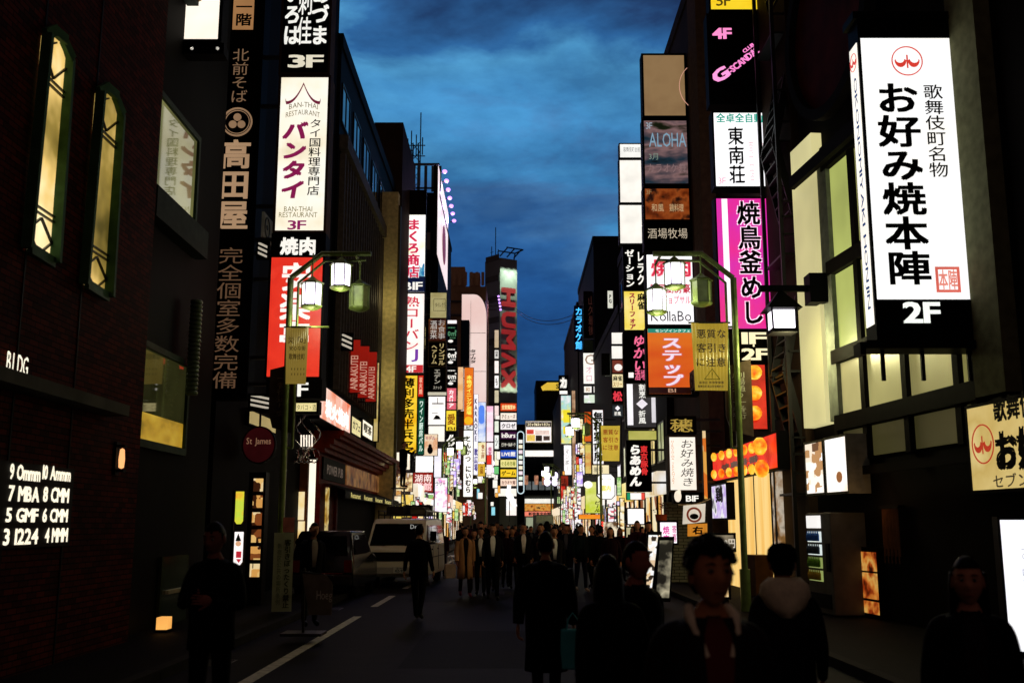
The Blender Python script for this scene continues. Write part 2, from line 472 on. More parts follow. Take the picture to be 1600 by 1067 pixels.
# ---------------------------------------------------------------- houses
WALLS = dict(
    dark=D('#120f0e', 0.7, 0, 0.3, 1.2), brown=D('#33261e', 0.75, 0, 0.3, 1.0), grey=D('#2c2d30', 0.7, 0, 0.25, 1.4),
    tan=D('#8d7158', 0.75, 0, 0.25, 0.6), concrete=D('#4b4f4b', 0.8, 0, 0.25, 1.1), night=D('#0f1012', 0.6, 0, 0.3, 1.0))
LITW = [E('#f2d88a', 0.7, .3, 2), E('#e8e6c0', 0.8, .3, 2), E('#c8d09a', 0.45, .3, 2), E('#ffe9c0', 1.0, .3, 2)]
FRAME = D('#26282a', 0.4, 0.5)
def windows(ro, pl, a_list, z_list, w, h, lit=0.12, skip=None, rnd=None):
    rnd = rnd or random
    for z in z_list:
        for a in a_list:
            if skip and skip(a, z): continue
            mb = MB()
            mb.obox(pl, a, a + w, z, z + .06, 0.002, .07).obox(pl, a, a + w, z + h - .06, z + h, 0.002, .05)
            mb.obox(pl, a, a + .06, z + .06, z + h - .06, 0.002, .05).obox(pl, a + w - .06, a + w, z + .06, z + h - .06, 0.002, .05)
            mb.obox(pl, a + w / 2 - .03, a + w / 2 + .03, z + .06, z + h - .06, 0.002, .045)
            mb.obox(pl, a + .06, a + w - .06, z + .06, z + h - .06, 0.002, .02, 1)
            mb.build('window', [FRAME, LITW[rnd.randrange(4)] if rnd.random() < lit else DGLASS], ro)
def house(name, label, x0, x1, y0, y1, h, mat, parapet=0.5, cat='building'):
    ro = root(name, ((x0 + x1) / 2, (y0 + y1) / 2, 0), label, cat)
    MB().box(x0, x1, y0, y1, 0.0, h).build('wall', mat, ro)
    if parapet:
        mb = MB(); t = .18
        mb.box(x0 - .06, x1 + .06, y0 - .06, y0 + t, h + .002, h + parapet).box(x0 - .06, x1 + .06, y1 - t, y1 + .06, h + .002, h + parapet)
        mb.box(x0 - .06, x0 + t, y0 + t, y1 - t, h + .002, h + parapet).box(x1 - t, x1 + .06, y0 + t, y1 - t, h + .002, h + parapet)
        mb.build('parapet', mat, ro)
    return ro
rr = random.Random(3)

# brick house beside the camera
bh = root('brick_house', (-10, 6, 0), 'dark red brick building with two tall narrow lit windows', 'building')
BRK = BRICK('#5e1c10', '#300e08', '#060303')
MB().box(-15, -5.4, -4, 14.9, 0, 17).build('wall', BRK, bh)
LB = lside(5.4)
STONE = D('#4a4a44', 0.7, 0, 0.3, 2)
MB().obox(LB, 5.4, 13.6, LB.az(172, 652)[1], LB.az(172, 635)[1], 0.002, 0.3).build('ledge', STONE, bh)
mb = MB()
for a in (9.5, 11.0, 12.5): mb.obox(LB, a, a + .03, 0.1, 9, 0.001, 0.012)
mb.build('movement_joint', DARK, bh)
LEAD = D('#0c0b0a', 0.4, 0.5)
def tall_window(box, k):
    a0, a1, z0, z1 = LB.rect(box)
    w = a1 - a0; hh = z1 - z0
    out = [(a0, z0), (a1, z0), (a1, z1 - w * .25), (a1 - w * .3, z1), (a0 + w * .3, z1), (a0, z1 - w * .25)]
    def inset(q): 
        ca = (a0 + a1) / 2
        return [(ca + (a - ca) * q, (z0 + z1) / 2 + (z - (z0 + z1) / 2) * (1 - (1 - q) * w / hh)) for a, z in out]
    fr = MB(); oo = inset(1.14)
    for k in range(len(oo)):
        q0, q1 = oo[k], oo[(k + 1) % len(oo)]
        fr.bar(LB.w(q0[0], q0[1], .09), LB.w(q1[0], q1[1], .06), .06, .12)
    f = fr.build('window', D('#3c5c40', 0.5), bh)
    MB().poly(LB, inset(1.08), 0.002, 0.02).build('pane', PIC(['#4a4018', '#8a7434', '#e0bc6c', '#fff0bc', '#fff8e0'], 1.0, 1.25, stretch=(1, .5, .5)), f)
    l = MB()
    def P(u, v):
        u = (u - .5) * 1.06 + .5; v = (v - .5) * (1 + .08 * w / hh) + .5
        return LB.w(a0 + u * w, z0 + v * hh, 0.035)
    t = .03
    for v0, v1 in ((.0, .16), (.80, 1.0)):
        vm = (v0 + v1) / 2
        l.bar(P(0, vm), P(.5, v0 if v0 == 0 else v1 - .03), t, .02).bar(P(.5, v0 if v0 == 0 else .80), P(1, vm), t, .02)
        l.bar(P(0, vm), P(.5, v1 if v0 == 0 else v0), t, .02).bar(P(.5, v1 if v0 == 0 else v0), P(1, vm), t, .02)
    for v in (.20, .175, .76, .785): l.bar(P(0, v), P(1, v), t, .02)
    l.build('leading', LEAD, f)
tall_window('51 45 88 402', 0); tall_window('138 136 171 455', 1)
letters(LB, bh, [('BLDG', '3 553 37 584', '*#fff6dc@1.2', 'h', .012, dict(mono=True))], .05)

def wallletters(pl, box, label, texts, name='directory_sign', back=True, group=None, d=.08):
    a0, a1, z0, z1 = pl.rect(box)
    ro = root(name, pl.w((a0 + a1) / 2, z0), label, 'sign', group)
    MB().obox(pl, a0, a1, z0, z1, 0.002, d - .012).build('back_board', DARK, ro)
    letters(pl, ro, texts, d)
    return ro
c_ = '*#fff4d8@1.15'
wallletters(LB, '-60 722 104 856', 'black floor directory with glowing white numbers on the brick wall', [
    ('9 Ommm', '4 727 52 750', c_, 'h', .045), ('10 Ammm', '56 729 100 750', c_, 'h', .045),
    ('7 MBA', '2 760 50 783', c_, 'h', .05), ('8 CMM', '57 762 97 784', c_, 'h', .05),
    ('5 GMF', '-2 794 48 815', c_, 'h', .05), ('6 CMM', '56 795 95 815', c_, 'h', .05),
    ('3 1224', '-6 826 48 850', c_, 'h', .05), ('4 MMM', '60 825 95 846', c_, 'h', .05)])
sc_ = root('wall_lamp', LB.w(LB.az(180, 735)[0], LB.az(180, 735)[1], .1), 'small black wall lamp glowing orange on the brick corner', 'lamp')
ap, zp = LB.az(180, 716)
MB().obox(LB, ap - .08, ap + .08, zp - .22, zp + .22, 0.002, .04).obox(LB, ap - .06, ap + .06, zp + .15, zp + .18, .04, .14).obox(LB, ap - .06, ap + .06, zp - .18, zp - .15, .04, .14).build('bracket', BLACK, sc_)
MB().lathe(LB.w(ap, zp - .14, .09), [(.0, 0), (.035, .015), (.042, .13), (.03, .26), (0, .28)], 12).build('lamp_glass', E('#ffb070', 1.3, 0), sc_)

# recessed dark house with mirror-like shop windows
dh = root('glazed_house', (-11, 20, 0), 'dark narrow building whose glazed front mirrors the signs opposite', 'building')
MB().box(-15, -5.67, 15.0, 19.2, 0, 22).build('wall', WALLS['dark'], dh)
GP = lside(5.65)
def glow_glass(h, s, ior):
    m, nt, b = newmat('lit_glass')          # yellowish glow put into the mirror-like glass; no room stands behind
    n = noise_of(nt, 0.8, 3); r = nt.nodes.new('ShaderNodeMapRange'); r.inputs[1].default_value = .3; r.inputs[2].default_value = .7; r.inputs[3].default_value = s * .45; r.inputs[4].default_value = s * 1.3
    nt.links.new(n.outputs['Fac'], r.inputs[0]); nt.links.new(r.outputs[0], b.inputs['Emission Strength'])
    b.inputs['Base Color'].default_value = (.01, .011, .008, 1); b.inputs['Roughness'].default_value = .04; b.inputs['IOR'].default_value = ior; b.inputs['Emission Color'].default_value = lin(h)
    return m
def mirror_pane(box, zlow, MIRR):
    a0, a1, z0, z1 = GP.rect(box)
    fr = MB().obox(GP, a0 - .09, a1 + .09, z0 - .12, z0, 0.0, .08).obox(GP, a0 - .09, a1 + .09, z1, z1 + .1, 0.0, .08)
    fr.obox(GP, a0 - .09, a0, z0, z1, 0.0, .08).obox(GP, a1, a1 + .09, z0, z1, 0.0, .08)
    f = fr.build('window', D('#2c3a2e', 0.5), dh)
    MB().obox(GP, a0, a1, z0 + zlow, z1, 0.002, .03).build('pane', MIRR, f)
    if zlow: MB().obox(GP, a0, a1, z0, z0 + zlow - .002, 0.002, .028).build('lit_strip', PIC(['#6b5510', '#d8a82c', '#f2c840'], 1.2, .55, stretch=(1, 1, 2)), f)
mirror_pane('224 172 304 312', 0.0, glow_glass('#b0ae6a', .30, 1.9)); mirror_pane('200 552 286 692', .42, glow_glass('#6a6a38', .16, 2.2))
zs_ = GP.rect('224 172 304 312')[2]
MB().obox(GP, 15.05, 17.7, zs_ - .62, zs_ - .13, .002, .22).build('ledge', D('#222b26', 0.6), dh)
MB().obox(GP, 15.05, 17.7, 10.6, 10.8, .002, .2).build('ledge', D('#222b26', 0.6), dh)
mb = MB()
for i in range(22): mb.lathe(GP.w(17.3, 3.9 + i * .075, .2), [(.09, 0), (.11, .035), (.09, .07)], 12)
mb.build('ribbed_duct', D('#4c5c42', 0.5, .3), dh)
gd0, gd1, gz0, gz1 = GP.rect('244 868 286 1032')
dr = MB().obox(GP, gd0, gd1, max(.13, gz0), gz1, .002, .05).build('door', D('#26301f', 0.1, 0, .1, ior=1.8), dh)
MB().obox(GP, gd0 + .25, gd1 - .15, gz1 - .6, gz1 - .54, .05, .1).build('handle', D('#c9c2a0', .3, .8), dr)
fl = root('floor_lamp', (-5.33, 16.2, .12), 'small box lamp on the pavement throwing warm light on the glass door', 'lamp')
MB().box(-5.43, -5.23, 16.05, 16.35, .121, .16).build('base', BLACK, fl)
MB().box(-5.41, -5.25, 16.08, 16.32, .162, .34).build('lamp_glass', E('#ffb45a', 1.0, .2), fl)

# sign-hung house, then the ribbed concrete house with the long roofline
house('office_block', 'dark office block behind the tall sign tower and the round pub sign', -16, -6.1, 21.0, 33.6, 21, WALLS['dark'])
rh = house('ribbed_house', 'long dark concrete building with vertical ribs above the red pub', -16, -6, 33.7, 50, 18.3, WALLS['night'], .5)
P6 = lside(6.0)
mb = MB()
for i in range(27): mb.obox(P6, 34 + i * .6, 34.14 + i * .6, 6.2, 14.5, .002, .2)
mb.obox(P6, 33.8, 50, 14.6, 15.1, .002, .3).build('facade_rib', D('#5a544c', .6), rh)
windows(rh, P6, [34 + i * 2.6 for i in range(6)], [15.6], 1.7, 1.5, .1, rnd=rr)
MB().box(-7.1, -5.62, 50.1, 57, 0, 22.2).build('tower_block', WALLS['brown'], house('stair_tower', 'narrow brown stair tower standing above the ribbed roofline', -13, -7.12, 50.3, 57.9, 17, WALLS['dark'], 0))
hb = house('antenna_house', 'tall dark building with a louvred roof screen and a lattice mast', -16, -4.9, 66, 80, 23.4, WALLS['night'], .3)
mb = MB()
for i in range(24): mb.box(-16 + i * .48, -15.8 + i * .48, 66.0, 66.1, 23.8, 25.6)
mb.box(-16, -4.9, 66.0, 66.12, 25.65, 25.8).box(-16, -4.9, 66.0, 66.12, 24.0, 24.1).build('roof_screen', D('#4c5a66', .5, .5), hb)
windows(hb, front(66), [-6.9], [19.5, 16.6], 1.5, 1.5, 0, rnd=rr)
h2 = house('tenement', 'five storey grey building behind the stacked dark signs', -16, -5.6, 58, 65.8, 16, WALLS['grey'])
windows(h2, lside(5.6), [58.6 + i * 2.3 for i in range(3)], [4 + i * 2.9 for i in range(4)], 1.6, 1.6, .4, rnd=rr)
h3 = house('restaurant_block', 'grey restaurant building behind the orange vertical sign', -16, -5.4, 80.4, 104, 15, WALLS['concrete'])
windows(h3, lside(5.4), [81 + i * 3 for i in range(7)], [4 + i * 2.9 for i in range(4)], 2.0, 1.6, .6, rnd=rr)
h4 = house('tan_block', 'tan tower with cluttered rooftop behind the pale curved screen', -18, -3.4, 130, 146, 31.5, WALLS['tan'], .8)
mb = MB()
for i in range(9): mb.box(-10 + i * .75, -9.6 + i * .75, 129.8, 129.9, 32.4, 34.2)
mb.box(-8.2, -6.2, 131, 135, 31.5, 35.2).box(-5.6, -4.2, 131, 134, 31.5, 34.4)
mb.build('rooftop_unit', D('#a58468', .7), h4)
MB().box(-10, -3.4, 129.7, 129.95, 28.4, 28.6).box(-10, -3.4, 129.7, 129.95, 30.2, 30.4).build('rail', STEEL, h4)

# tower with the big red letters at the end of the street
def corner(px, Y): p = at_(px, 600, Y); return Vector((p.x, p.y, 0))
def at_(px, py, Y):
    d = ray(px, py); return EYE + d * (Y / d.y)
A, B, C = corner(757, 152.5), corner(781, 150), corner(808, 151.5)
TZ = at_(790, 404, 150.5).z
tw = root('cinema_tower', (B.x, 156, 0), 'tall grey tower at the street end with huge red upright letters', 'building')
Dp = A + (C - B)
mb = MB(); q = [A, B, C, Dp]
mb.add([Vector((p.x, p.y, 0)) for p in q] + [Vector((p.x, p.y, TZ)) for p in q], [(0, 1, 2, 3), (4, 5, 6, 7), (0, 1, 5, 4), (1, 2, 6, 5), (2, 3, 7, 6), (3, 0, 4, 7)])
mb.build('wall', D('#646b68', .7, 0, .15, .3), tw)
TP = Plane(B, C - B); TL = Plane(A, B - A)
for i in range(12):
    z = 6 + i * 3.2
    MB().obox(TL, .2, (B - A).length - .2, z, z + .9, .002, .06).build('window', D('#252b30', .2), tw)
twl = (C - B).length
for i, (ch, box) in enumerate(zip('HUMAX', ('784 452 803 478', '784 489 803 511', '784 517 803 545', '784 553 803 575', '784 579 803 606'))):
    a0, a1, z0, z1 = TP.rect(box)
    vs, fs = glyph(ch if ch != 'A' else 'Λ', .05)
    xa, xb = min(p[0] for p in vs), max(p[0] for p in vs); ya, yb = min(p[1] for p in vs), max(p[1] for p in vs)
    mb = MB()
    for k_, (ox, oz) in enumerate(((-.11, -.13), (.11, .13), (.11, -.13), (-.11, .13))):
        for dd in (.35 + .01 * k_, .1 - .01 * k_): mb.add([TP.w(a0 + ox + (y - ya) / (yb - ya) * (a1 - a0), z1 + oz - (x - xa) / (xb - xa) * (z1 - z0), dd) for x, y in vs], fs)
    mb.build('letter', E('#a82428', .7, .2, .2), tw)
mb = MB()
z = TZ
for a in (.3, 1.6, 2.9): mb.bar(TP.w(a * twl / 3.2, z + .4, -.5), TP.w(a * twl / 3.2, z + 1.2, 1.8), .14)
mb.bar(TP.w(.1, z + 1.2, 1.8), TP.w(twl, z + 1.2, 1.8), .16).bar(TP.w(.1, z + 1.2, -.6), TP.w(twl, z + 1.2, -.6), .16).bar(TP.w(twl, z + 1.2, -.6), TP.w(twl, z + 1.2, 1.8), .16)
mb.bar(TP.w(.2, z, -1), TP.w(.2, z + 1.2, -1), .14).bar(TP.w(twl, z, -1), TP.w(twl, z + 1.2, -.6), .14)
mb.build('lamp_gantry', DARK, tw)
def spot(loc, aim, power, col, size=R(70), name='spot', blend=.4, rad=.1):
    l = bpy.data.lights.new(name, 'SPOT'); l.energy = power; l.color = col; l.spot_size = size; l.spot_blend = blend; l.shadow_soft_size = rad
    o = bpy.data.objects.new(name, l); COL.objects.link(o); o.location = loc
    o.rotation_euler = (Vector(aim) - Vector(loc)).to_track_quat('-Z', 'Y').to_euler(); return o
for a in (.12, .36, .60):
    spot(TP.w(a * 5 * twl / 3.6, z + .7, 1.5), TP.w(a * 5 * twl / 3.6, z - 12, .2), 5000, (.85, 1, .75), R(60))
for a in (.15, .5, .85):
    spot(TP.w(a * twl, TP.az(790, 625)[1], 1.2), TP.w(a * twl, TP.az(790, 570)[1], .2), 1000, (.95, 1, .7), R(75))
mb = MB()
for x, h in ((0.4, 2.5), (1.3, 5.4), (1.9, 1.8)): mb.tube([TL.w(x, TZ - .2, -1), TL.w(x, TZ + h, -1)], .07, 6)
mb.bar(TL.w(.0, TZ + 1, -1), TL.w(.9, TZ + 1, -1), .06).bar(TL.w(.1, TZ + 1.6, -1), TL.w(.8, TZ + 1.6, -1), .06)
mb.build('antenna', DARK, tw)

# far end of the street
eh = house('end_block', 'dark block with no lights closing the street behind the picture billboard', 3.95, 14, 166, 180, 24.6, WALLS['night'], .4)
e2 = house('station_block', 'low dark building with a white lit band at the street end', 1.9, 9.0, 157, 164, 15.4, WALLS['night'], .3)
MB().obox(front(157), 2.0, 7.6, at_(840, 713, 157).z, at_(840, 704, 157).z, .01, .5).build('light_band', E('#fff6ee', 1.1), e2)
for i in range(6): MB().obox(front(157), 2.1 + i * 1.0, 2.9 + i * 1.0, at_(840, 765, 157).z, at_(840, 752, 157).z, .01, .2).build('window', E('#6e7474', .6, .4, 1), e2)
for i, px in enumerate((822, 838, 850)):
    p = front(157).az(px, 752)
    MB().obox(front(157), p[0] - .3, p[0] + .3, p[1] - .5, p[1] + .9, .21, .3).build('poster', E('#c98a6a', .6, .5, 3), e2)
house('far_block', 'grey distant block low on the skyline in the street gap', -3, 3.2, 222, 230, 23, WALLS['night'], .3)
sp = house('shop_pavilion', 'low shop at the street end with an orange poster row', 1.8, 6.8, 150, 155, 6.0, WALLS['concrete'], 0)
FP = front(150)
for b, f in (('820 779 867 786', E('#f6f2e6', 1.0)), ('820 787 864 798', PIC(['#30140a', '#d8802a', '#f0b050', '#301008'], 1.5, .8)), ('820 799 864 806', E('#ff8a70', .9)), ('822 808 864 826', E('#b8c0a0', .6))):
    a0, a1, z0, z1 = FP.rect(b); MB().obox(FP, a0, a1, max(.05, z0), z1, .002, .2).build('fascia', f, sp)
letters(FP, sp, [('新宿東宝会館', '826 800 860 805', '#2a1010', 'h', .05)], .22)

# the other side, near to far
nb = root('timber_house', RB.w(8, 0, -5), 'pale plastered house with dark timber grid and a round ring ornament', 'building')
PLASTER = D('#c8bd98', 0.85, 0, 0.12, 0.8); TIMB = D('#120f0d', 0.66)
mb = MB().obox(RB, 0.0, 26, 0, 17, -8, 0)
mb.build('wall', D('#141110', .8, 0, .3, 1), nb)
def rbox(name, box, d0, d1, mat, zclamp=None):
    a0, a1, z0, z1 = RB.rect(box)
    if zclamp is not None: z0 = zclamp
    return MB().obox(RB, min(a0, a1), max(a0, a1), z0, z1, d0, d1).build(name, mat, nb)
c1 = RB.rect('1256 272 1297 650')
MB().obox(RB, 0.02, c1[1], RB.az(1278, 668)[1], 9.6, .002, .22).build('pilaster', E('#cfc68c', .95, .16, .6), nb)  # no lamp: lamplight on the plaster is put into its glow
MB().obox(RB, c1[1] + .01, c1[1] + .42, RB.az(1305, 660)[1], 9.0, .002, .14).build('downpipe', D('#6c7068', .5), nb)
c2 = RB.az(1532, 400)[0]
MB().obox(RB, c2, c2 + .75, 3.5, 17, .002, .25).build('pilaster', D('#6d6e50', .8), nb)
zt = [RB.az(1340, 650)[1], RB.az(1340, 556)[1], RB.az(1340, 545)[1], RB.az(1320, 440)[1], RB.az(1320, 420)[1], RB.az(1318, 285)[1]]
z_a, z_b = RB.az(1390, 630)[1], RB.az(1390, 541)[1]
ag = [RB.az(px, 590)[0] for px in (1312, 1357, 1423, 1506, 1532)]
rows = [(z_a, z_b), (z_b + .28, z_b + 1.75), (z_b + 2.05, z_b + 3.9)]
mb = MB()
for k in range(4):
    for r_, (zz0, zz1) in enumerate(rows):
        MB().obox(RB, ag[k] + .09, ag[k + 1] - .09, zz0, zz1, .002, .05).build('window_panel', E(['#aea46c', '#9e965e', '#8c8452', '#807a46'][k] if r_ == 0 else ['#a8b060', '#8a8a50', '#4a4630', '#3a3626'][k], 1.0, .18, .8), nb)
for a in ag: mb.obox(RB, a - .085, a + .085, z_a - .9, z_b + 4.4, .002, .13)
for zz0, zz1 in ((z_a - .3, z_a - .01), (z_b + .01, z_b + .27), (z_b + 1.76, z_b + 2.04), (z_b + 3.91, z_b + 4.4)):
    mb.obox(RB, ag[0], ag[-1] + .1, zz0, zz1, .052, .16)
mb.build('timber_grid', TIMB, nb)
MB().obox(RB, ag[0] + .1, ag[-1], z_a - .85, z_a - .32, .002, .03).build('lower_panel', E('#5a5430', .35, .2, .8), nb)  # olive glow put into the panel's own colour
MB().obox(RB, .05, 26, RB.az(1400, 640)[1] - 1.05, RB.az(1400, 640)[1] - .9, .17, .24).build('eave', TIMB, nb)
zc = RB.az(1290, 195)[1]
a_c = RB.az(1318, 70)[0]
MB().disc(RB, a_c, zc + 1.75, 1.75, 1.75, .28, 40, d0=.23).build('round_board', D('#4a1712', .6, 0, .4, 2), nb)
MB().ring(RB, a_c, zc + 1.75, 1.95, 1.95, .22, .2, .42, 48).build('ring_ornament', D('#14100e', .7), nb)
MB().bar(RB.w(.2, RB.az(1262, 300)[1] + .2, .3), RB.w(4.2, RB.az(1262, 300)[1] + .2, .3), .12, .25).build('beam', TIMB, nb)

r2 = house('escape_stair_house', 'brown narrow building behind the pink sign tower and the iron stairs', 6.2, 15, 21.6, 39, 20, WALLS['brown'])
MB().box(5.75, 6.19, 29.8, 31.2, 0.12, 19.0).build('pilaster', D('#5c4a3b', .8), r2)
r3 = house('karaoke_house', 'dark building behind the paired sign columns', 6.0, 15, 39.5, 56, 16, WALLS['dark'])
windows(r3, rside(6.0), [-55 + i * 2.6 for i in range(6)], [4.2 + i * 3 for i in range(4)], 1.8, 1.6, .5, rnd=rr)
r4 = house('club_house', 'black high building with a stepped roof beyond the sign columns', 6.0, 15, 56.4, 74, 13.5, WALLS['night'])
MB().box(7, 12, 60, 68, 13.5, 15.4).build('rooftop_unit', DARK, r4)
r5 = house('gabled_block', 'black high block with sloping roof edge beside the blue neon', 6.1, 15, 74.4, 92, 22.6, WALLS['night'])
r6 = house('narrow_block', 'dark narrow block behind the blue neon sign', 6.0, 14, 92.4, 116, 21.5, WALLS['night'])
windows(r6, rside(6.0), [-115 + i * 4 for i in range(5)], [4, 7, 10], 2.6, 1.6, .7, rnd=rr)
r7 = house('arcade_block', 'low dark block near the end of the street', 6.0, 14, 116.4, 149, 17.5, WALLS['night'])
MB().add([(8.0, 76, 23.1), (12, 76, 23.1), (12, 76, 24.6), (9, 76, 24.6), (8.0, 84, 23.1), (12, 84, 23.1), (12, 84, 24.6), (9, 84, 24.6)], [(0, 1, 2, 3), (4, 5, 6, 7), (0, 1, 5, 4), (1, 2, 6, 5), (2, 3, 7, 6), (3, 0, 4, 7)]).build('roof', DARK, r5)

# rooftop mast
ms = root('lattice_mast', (-7.0, 70, 23.4), 'slim steel lattice mast with antennas on the louvred roof', 'antenna')
mb = MB(); mt = at_(650, 225, 70).z
bx = at_(649, 270, 70).x
for dx, dy in ((-.35, -.35), (.35, -.35), (.35, .35), (-.35, .35)):
    mb.bar((bx + dx, 70 + dy, 23.4), (bx + dx * .5, 70 + dy * .5, mt), .07)
for i in range(7):
    z0 = 23.6 + i * (mt - 23.6) / 7; z1 = 23.6 + (i + 1) * (mt - 23.6) / 7
    mb.bar((bx - .33, 69.7, z0), (bx + .33, 69.7, z1), .045).bar((bx + .33, 69.7, z0), (bx - .33, 69.7, z1), .045)
mb.build('lattice', D('#20242a', .5, .5), ms)
mb = MB()
for dx, z0, z1 in ((0.35, 25.5, at_(650, 178, 70).z), (-.3, 25.2, mt + .9), (.05, mt - 1, mt + .6), (-.55, mt - .8, mt + .3), (.5, mt - .9, mt + .4)):
    mb.tube([(bx + dx, 69.8, z0), (bx + dx, 69.8, z1)], .045, 6)
for dz in (-1.0, -.2): mb.bar((bx - .7, 69.8, mt + dz), (bx + .7, 69.8, mt + dz), .06)
mb.build('antenna', D('#20242a', .5, .5), ms)

# overhead wires
for i, (za, zb) in enumerate(((482, 490), (486, 497))):
    p, q = at_(806, za, 140), at_(900, zb, 100)
    pts = [p.lerp(q, t / 12) - Vector((0, 0, 1.2 * (1 - (t / 6 - 1) ** 2))) for t in range(13)]
    tag(MB().tube(pts, .035, 5).build('overhead_cable', BLACK), ['upper thin cable slung across the street sky', 'lower thin cable slung across the street sky'][i], 'cable')

# air conditioners, pipes and boxes on the dark walls
AC = D('#6a6c66', .6, 0, .2, 4)
for i, (pl, a, z, l) in enumerate(((lside(6.1), 22.6, 8.2, 'grey air conditioner high on the office block wall'), (lside(6.1), 25.4, 6.6, 'grey air conditioner above the round red sign'), (P6, 47.0, 5.7, 'grey air conditioner over the end of the red cornice'),
        (rside(6.2), -36.0, 9.0, 'grey air conditioner beside the tall barbecue column'), (rside(6.2), -33.0, 6.0, 'grey air conditioner above the cream kana panel'))):
    ro = root('air_conditioner', pl.w(a, z), l, 'air conditioner')
    MB().obox(pl, a, a + .85, z, z + .6, .12, .42).build('case', AC, ro)
    MB().ring(pl, a + .3, z + .3, .24, .24, .03, .421, .44, 20).disc(pl, a + .3, z + .3, .06, .06, .44, 12, d0=.421).build('fan_guard', D('#2a2c2a', .5), ro)
    MB().obox(pl, a + .1, a + .16, z - .12, z - .001, .0, .4).obox(pl, a + .7, a + .76, z - .12, z - .001, .0, .4).build('bracket', STEEL, ro)
    MB().tube([pl.w(a + .8, z + .1, .1), pl.w(a + .98, z + .05, .06), pl.w(a + 1.0, z - 2.2, .05)], .025, 6).build('hose', D('#8a8878', .6), ro)
for i, (x0, x1, y0, y1) in enumerate(((-1.4, .4, 13, 17.5), (1.2, 3.0, 21, 24), (-2.4, -1.2, 24, 30))):
    struct(MB().box(x0, x1, y0, y1, 0.0062, 0.0068), 'road_patch', D('#070506', .7, 0, .4, 5))
for i, (x, y) in enumerate(((-3.75, 13.5), (3.75, 15.5), (-3.75, 22))):
    mb = MB(); mb.box(x - .2, x + .2, y - .3, y + .3, .006, .008)
    for k in range(7): mb.box(x - .17, x + .17, y - .27 + k * .08, y - .23 + k * .08, .0085, .016)
    tag(mb.build('drain_grate', D('#2a2a2a', .5, .6)), ['iron drain grate at the kerb near the cloth banner', 'iron drain grate at the kerb on the lantern board side', 'iron drain grate at the kerb by the parked van'][i], 'drain')

# ================================================================ signs
WH = '*#fffaf0@1.02'; WH2 = '*#f4f2ea@1.0'
TOW = 'panels of the tall sign tower over the pub'
# --- near, brick side
S(16.5, '242 -60 349 67', '*#fff2e0@1.2', 'white lightbox over the dark glazed building, cropped by the picture top', [('23', '272 -40 318 4', '#6b4a2a', 'h', .05)], d=.35, fw=.06,
  extra=lambda pl, ro: MB().obox(pl, *[pl.rect('242 68 349 84')[k] for k in range(4)], -.3, -.02).build('lamp_bar', BLACK, ro))
def dots(pl, ro):
    mb = MB()
    for px in (257, 300, 340):
        a, z = pl.az(px, 76); mb.disc(pl, a, z, .03, .03, .0, 10, d0=-.03)
    mb.build('spot_lamp', E('#fff8e8', 2.0, 0), ro)
S(16.47, '240 68 350 85', '#0b0a0a', 'black lamp bar with three tiny spots beneath the cropped white lightbox', d=.2, extra=dots, mount=False, name='lamp_bar', cat='lamp')
def roundel(pl, ro):
    a0, a1, z0, z1 = pl.rect('349 169 393 214'); ca, cz, r = (a0 + a1) / 2, (z0 + z1) / 2, (z1 - z0) / 2
    mb = MB().ring(pl, ca, cz, r, r, .035, .012, .03).ring(pl, ca, cz, r - .06, r - .06, .012, .012, .03)
    for k in range(3):
        t = math.pi / 2 + k * 2 * math.pi / 3; mb.disc(pl, ca + .105 * math.cos(t), cz + .105 * math.sin(t), .082, .082, .03, 20, d0=.012)
    mb.build('crest', E('#b08a68', .62, .1), ro)
    a0, a1, z0, z1 = pl.rect('366 -60 398 47')
    MB().obox(pl, a0, a1, z0, z1, .004, .02).build('floor_plate', E('#c08a58', .62, .15), ro)
    letters(pl, ro, [('一階', '369 2 394 42', '!#120c08', 'v', .03)], .024)
S(20.4, '334 -60 402 622', '#0e0b0a', 'very tall black board with brass kanji and a three-dot crest', [
    ('北前そば', '362 76 388 162', '*#8f6f54@.62', 'v', .01), ('高田屋', '342 218 390 360', '*#c09a76@.72', 'v', .035), ('完全個室多数完備', '337 386 376 608', '*#7a5a42@.5', 'v', .0)],
  d=.5, extra=roundel, fw=.06, name='sign_board')
T0 = 20.4
S(T0, '439 -60 518 117', '#0c0a0a', 'black panel with white kana above the cream magenta-lettered panel', [
    ('いろは', '444 -25 470 72', WH2, 'v', .04), ('刺佳', '466 -20 488 72', WH2, 'v', .02), ('あづま', '487 -25 514 72', WH2, 'v', .04), ('3F', '452 87 504 106', '*#e8e0c8@.95', 'h', .05)], d=.5, frame='#4a3420', group=TOW)
def roofmark(pl, ro):
    mb = MB()
    a0, a1, z0, z1 = pl.rect('448 132 500 164'); ca = (a0 + a1) / 2; w = (a1 - a0) / 2; h = z1 - z0
    def curve(sg, th):
        pts = []
        for i in range(9):
            t = i / 8; pts.append((ca + sg * w * t, z1 - h * (1 - (1 - t) ** 2.2) * .92))
        pts.append((ca + sg * w * 1.05, z0 + h * .22))
        return [(a, z + th) for a, z in pts] + [(a, z - th * (.4 + .6 * i / 9)) for i, (a, z) in reversed(list(enumerate(pts)))]
    for sg in (-1, 1): mb.poly(pl, curve(sg, .035), .002, .014)
    mb.build('emblem', E('#7a1f3c', .8, 0), ro)
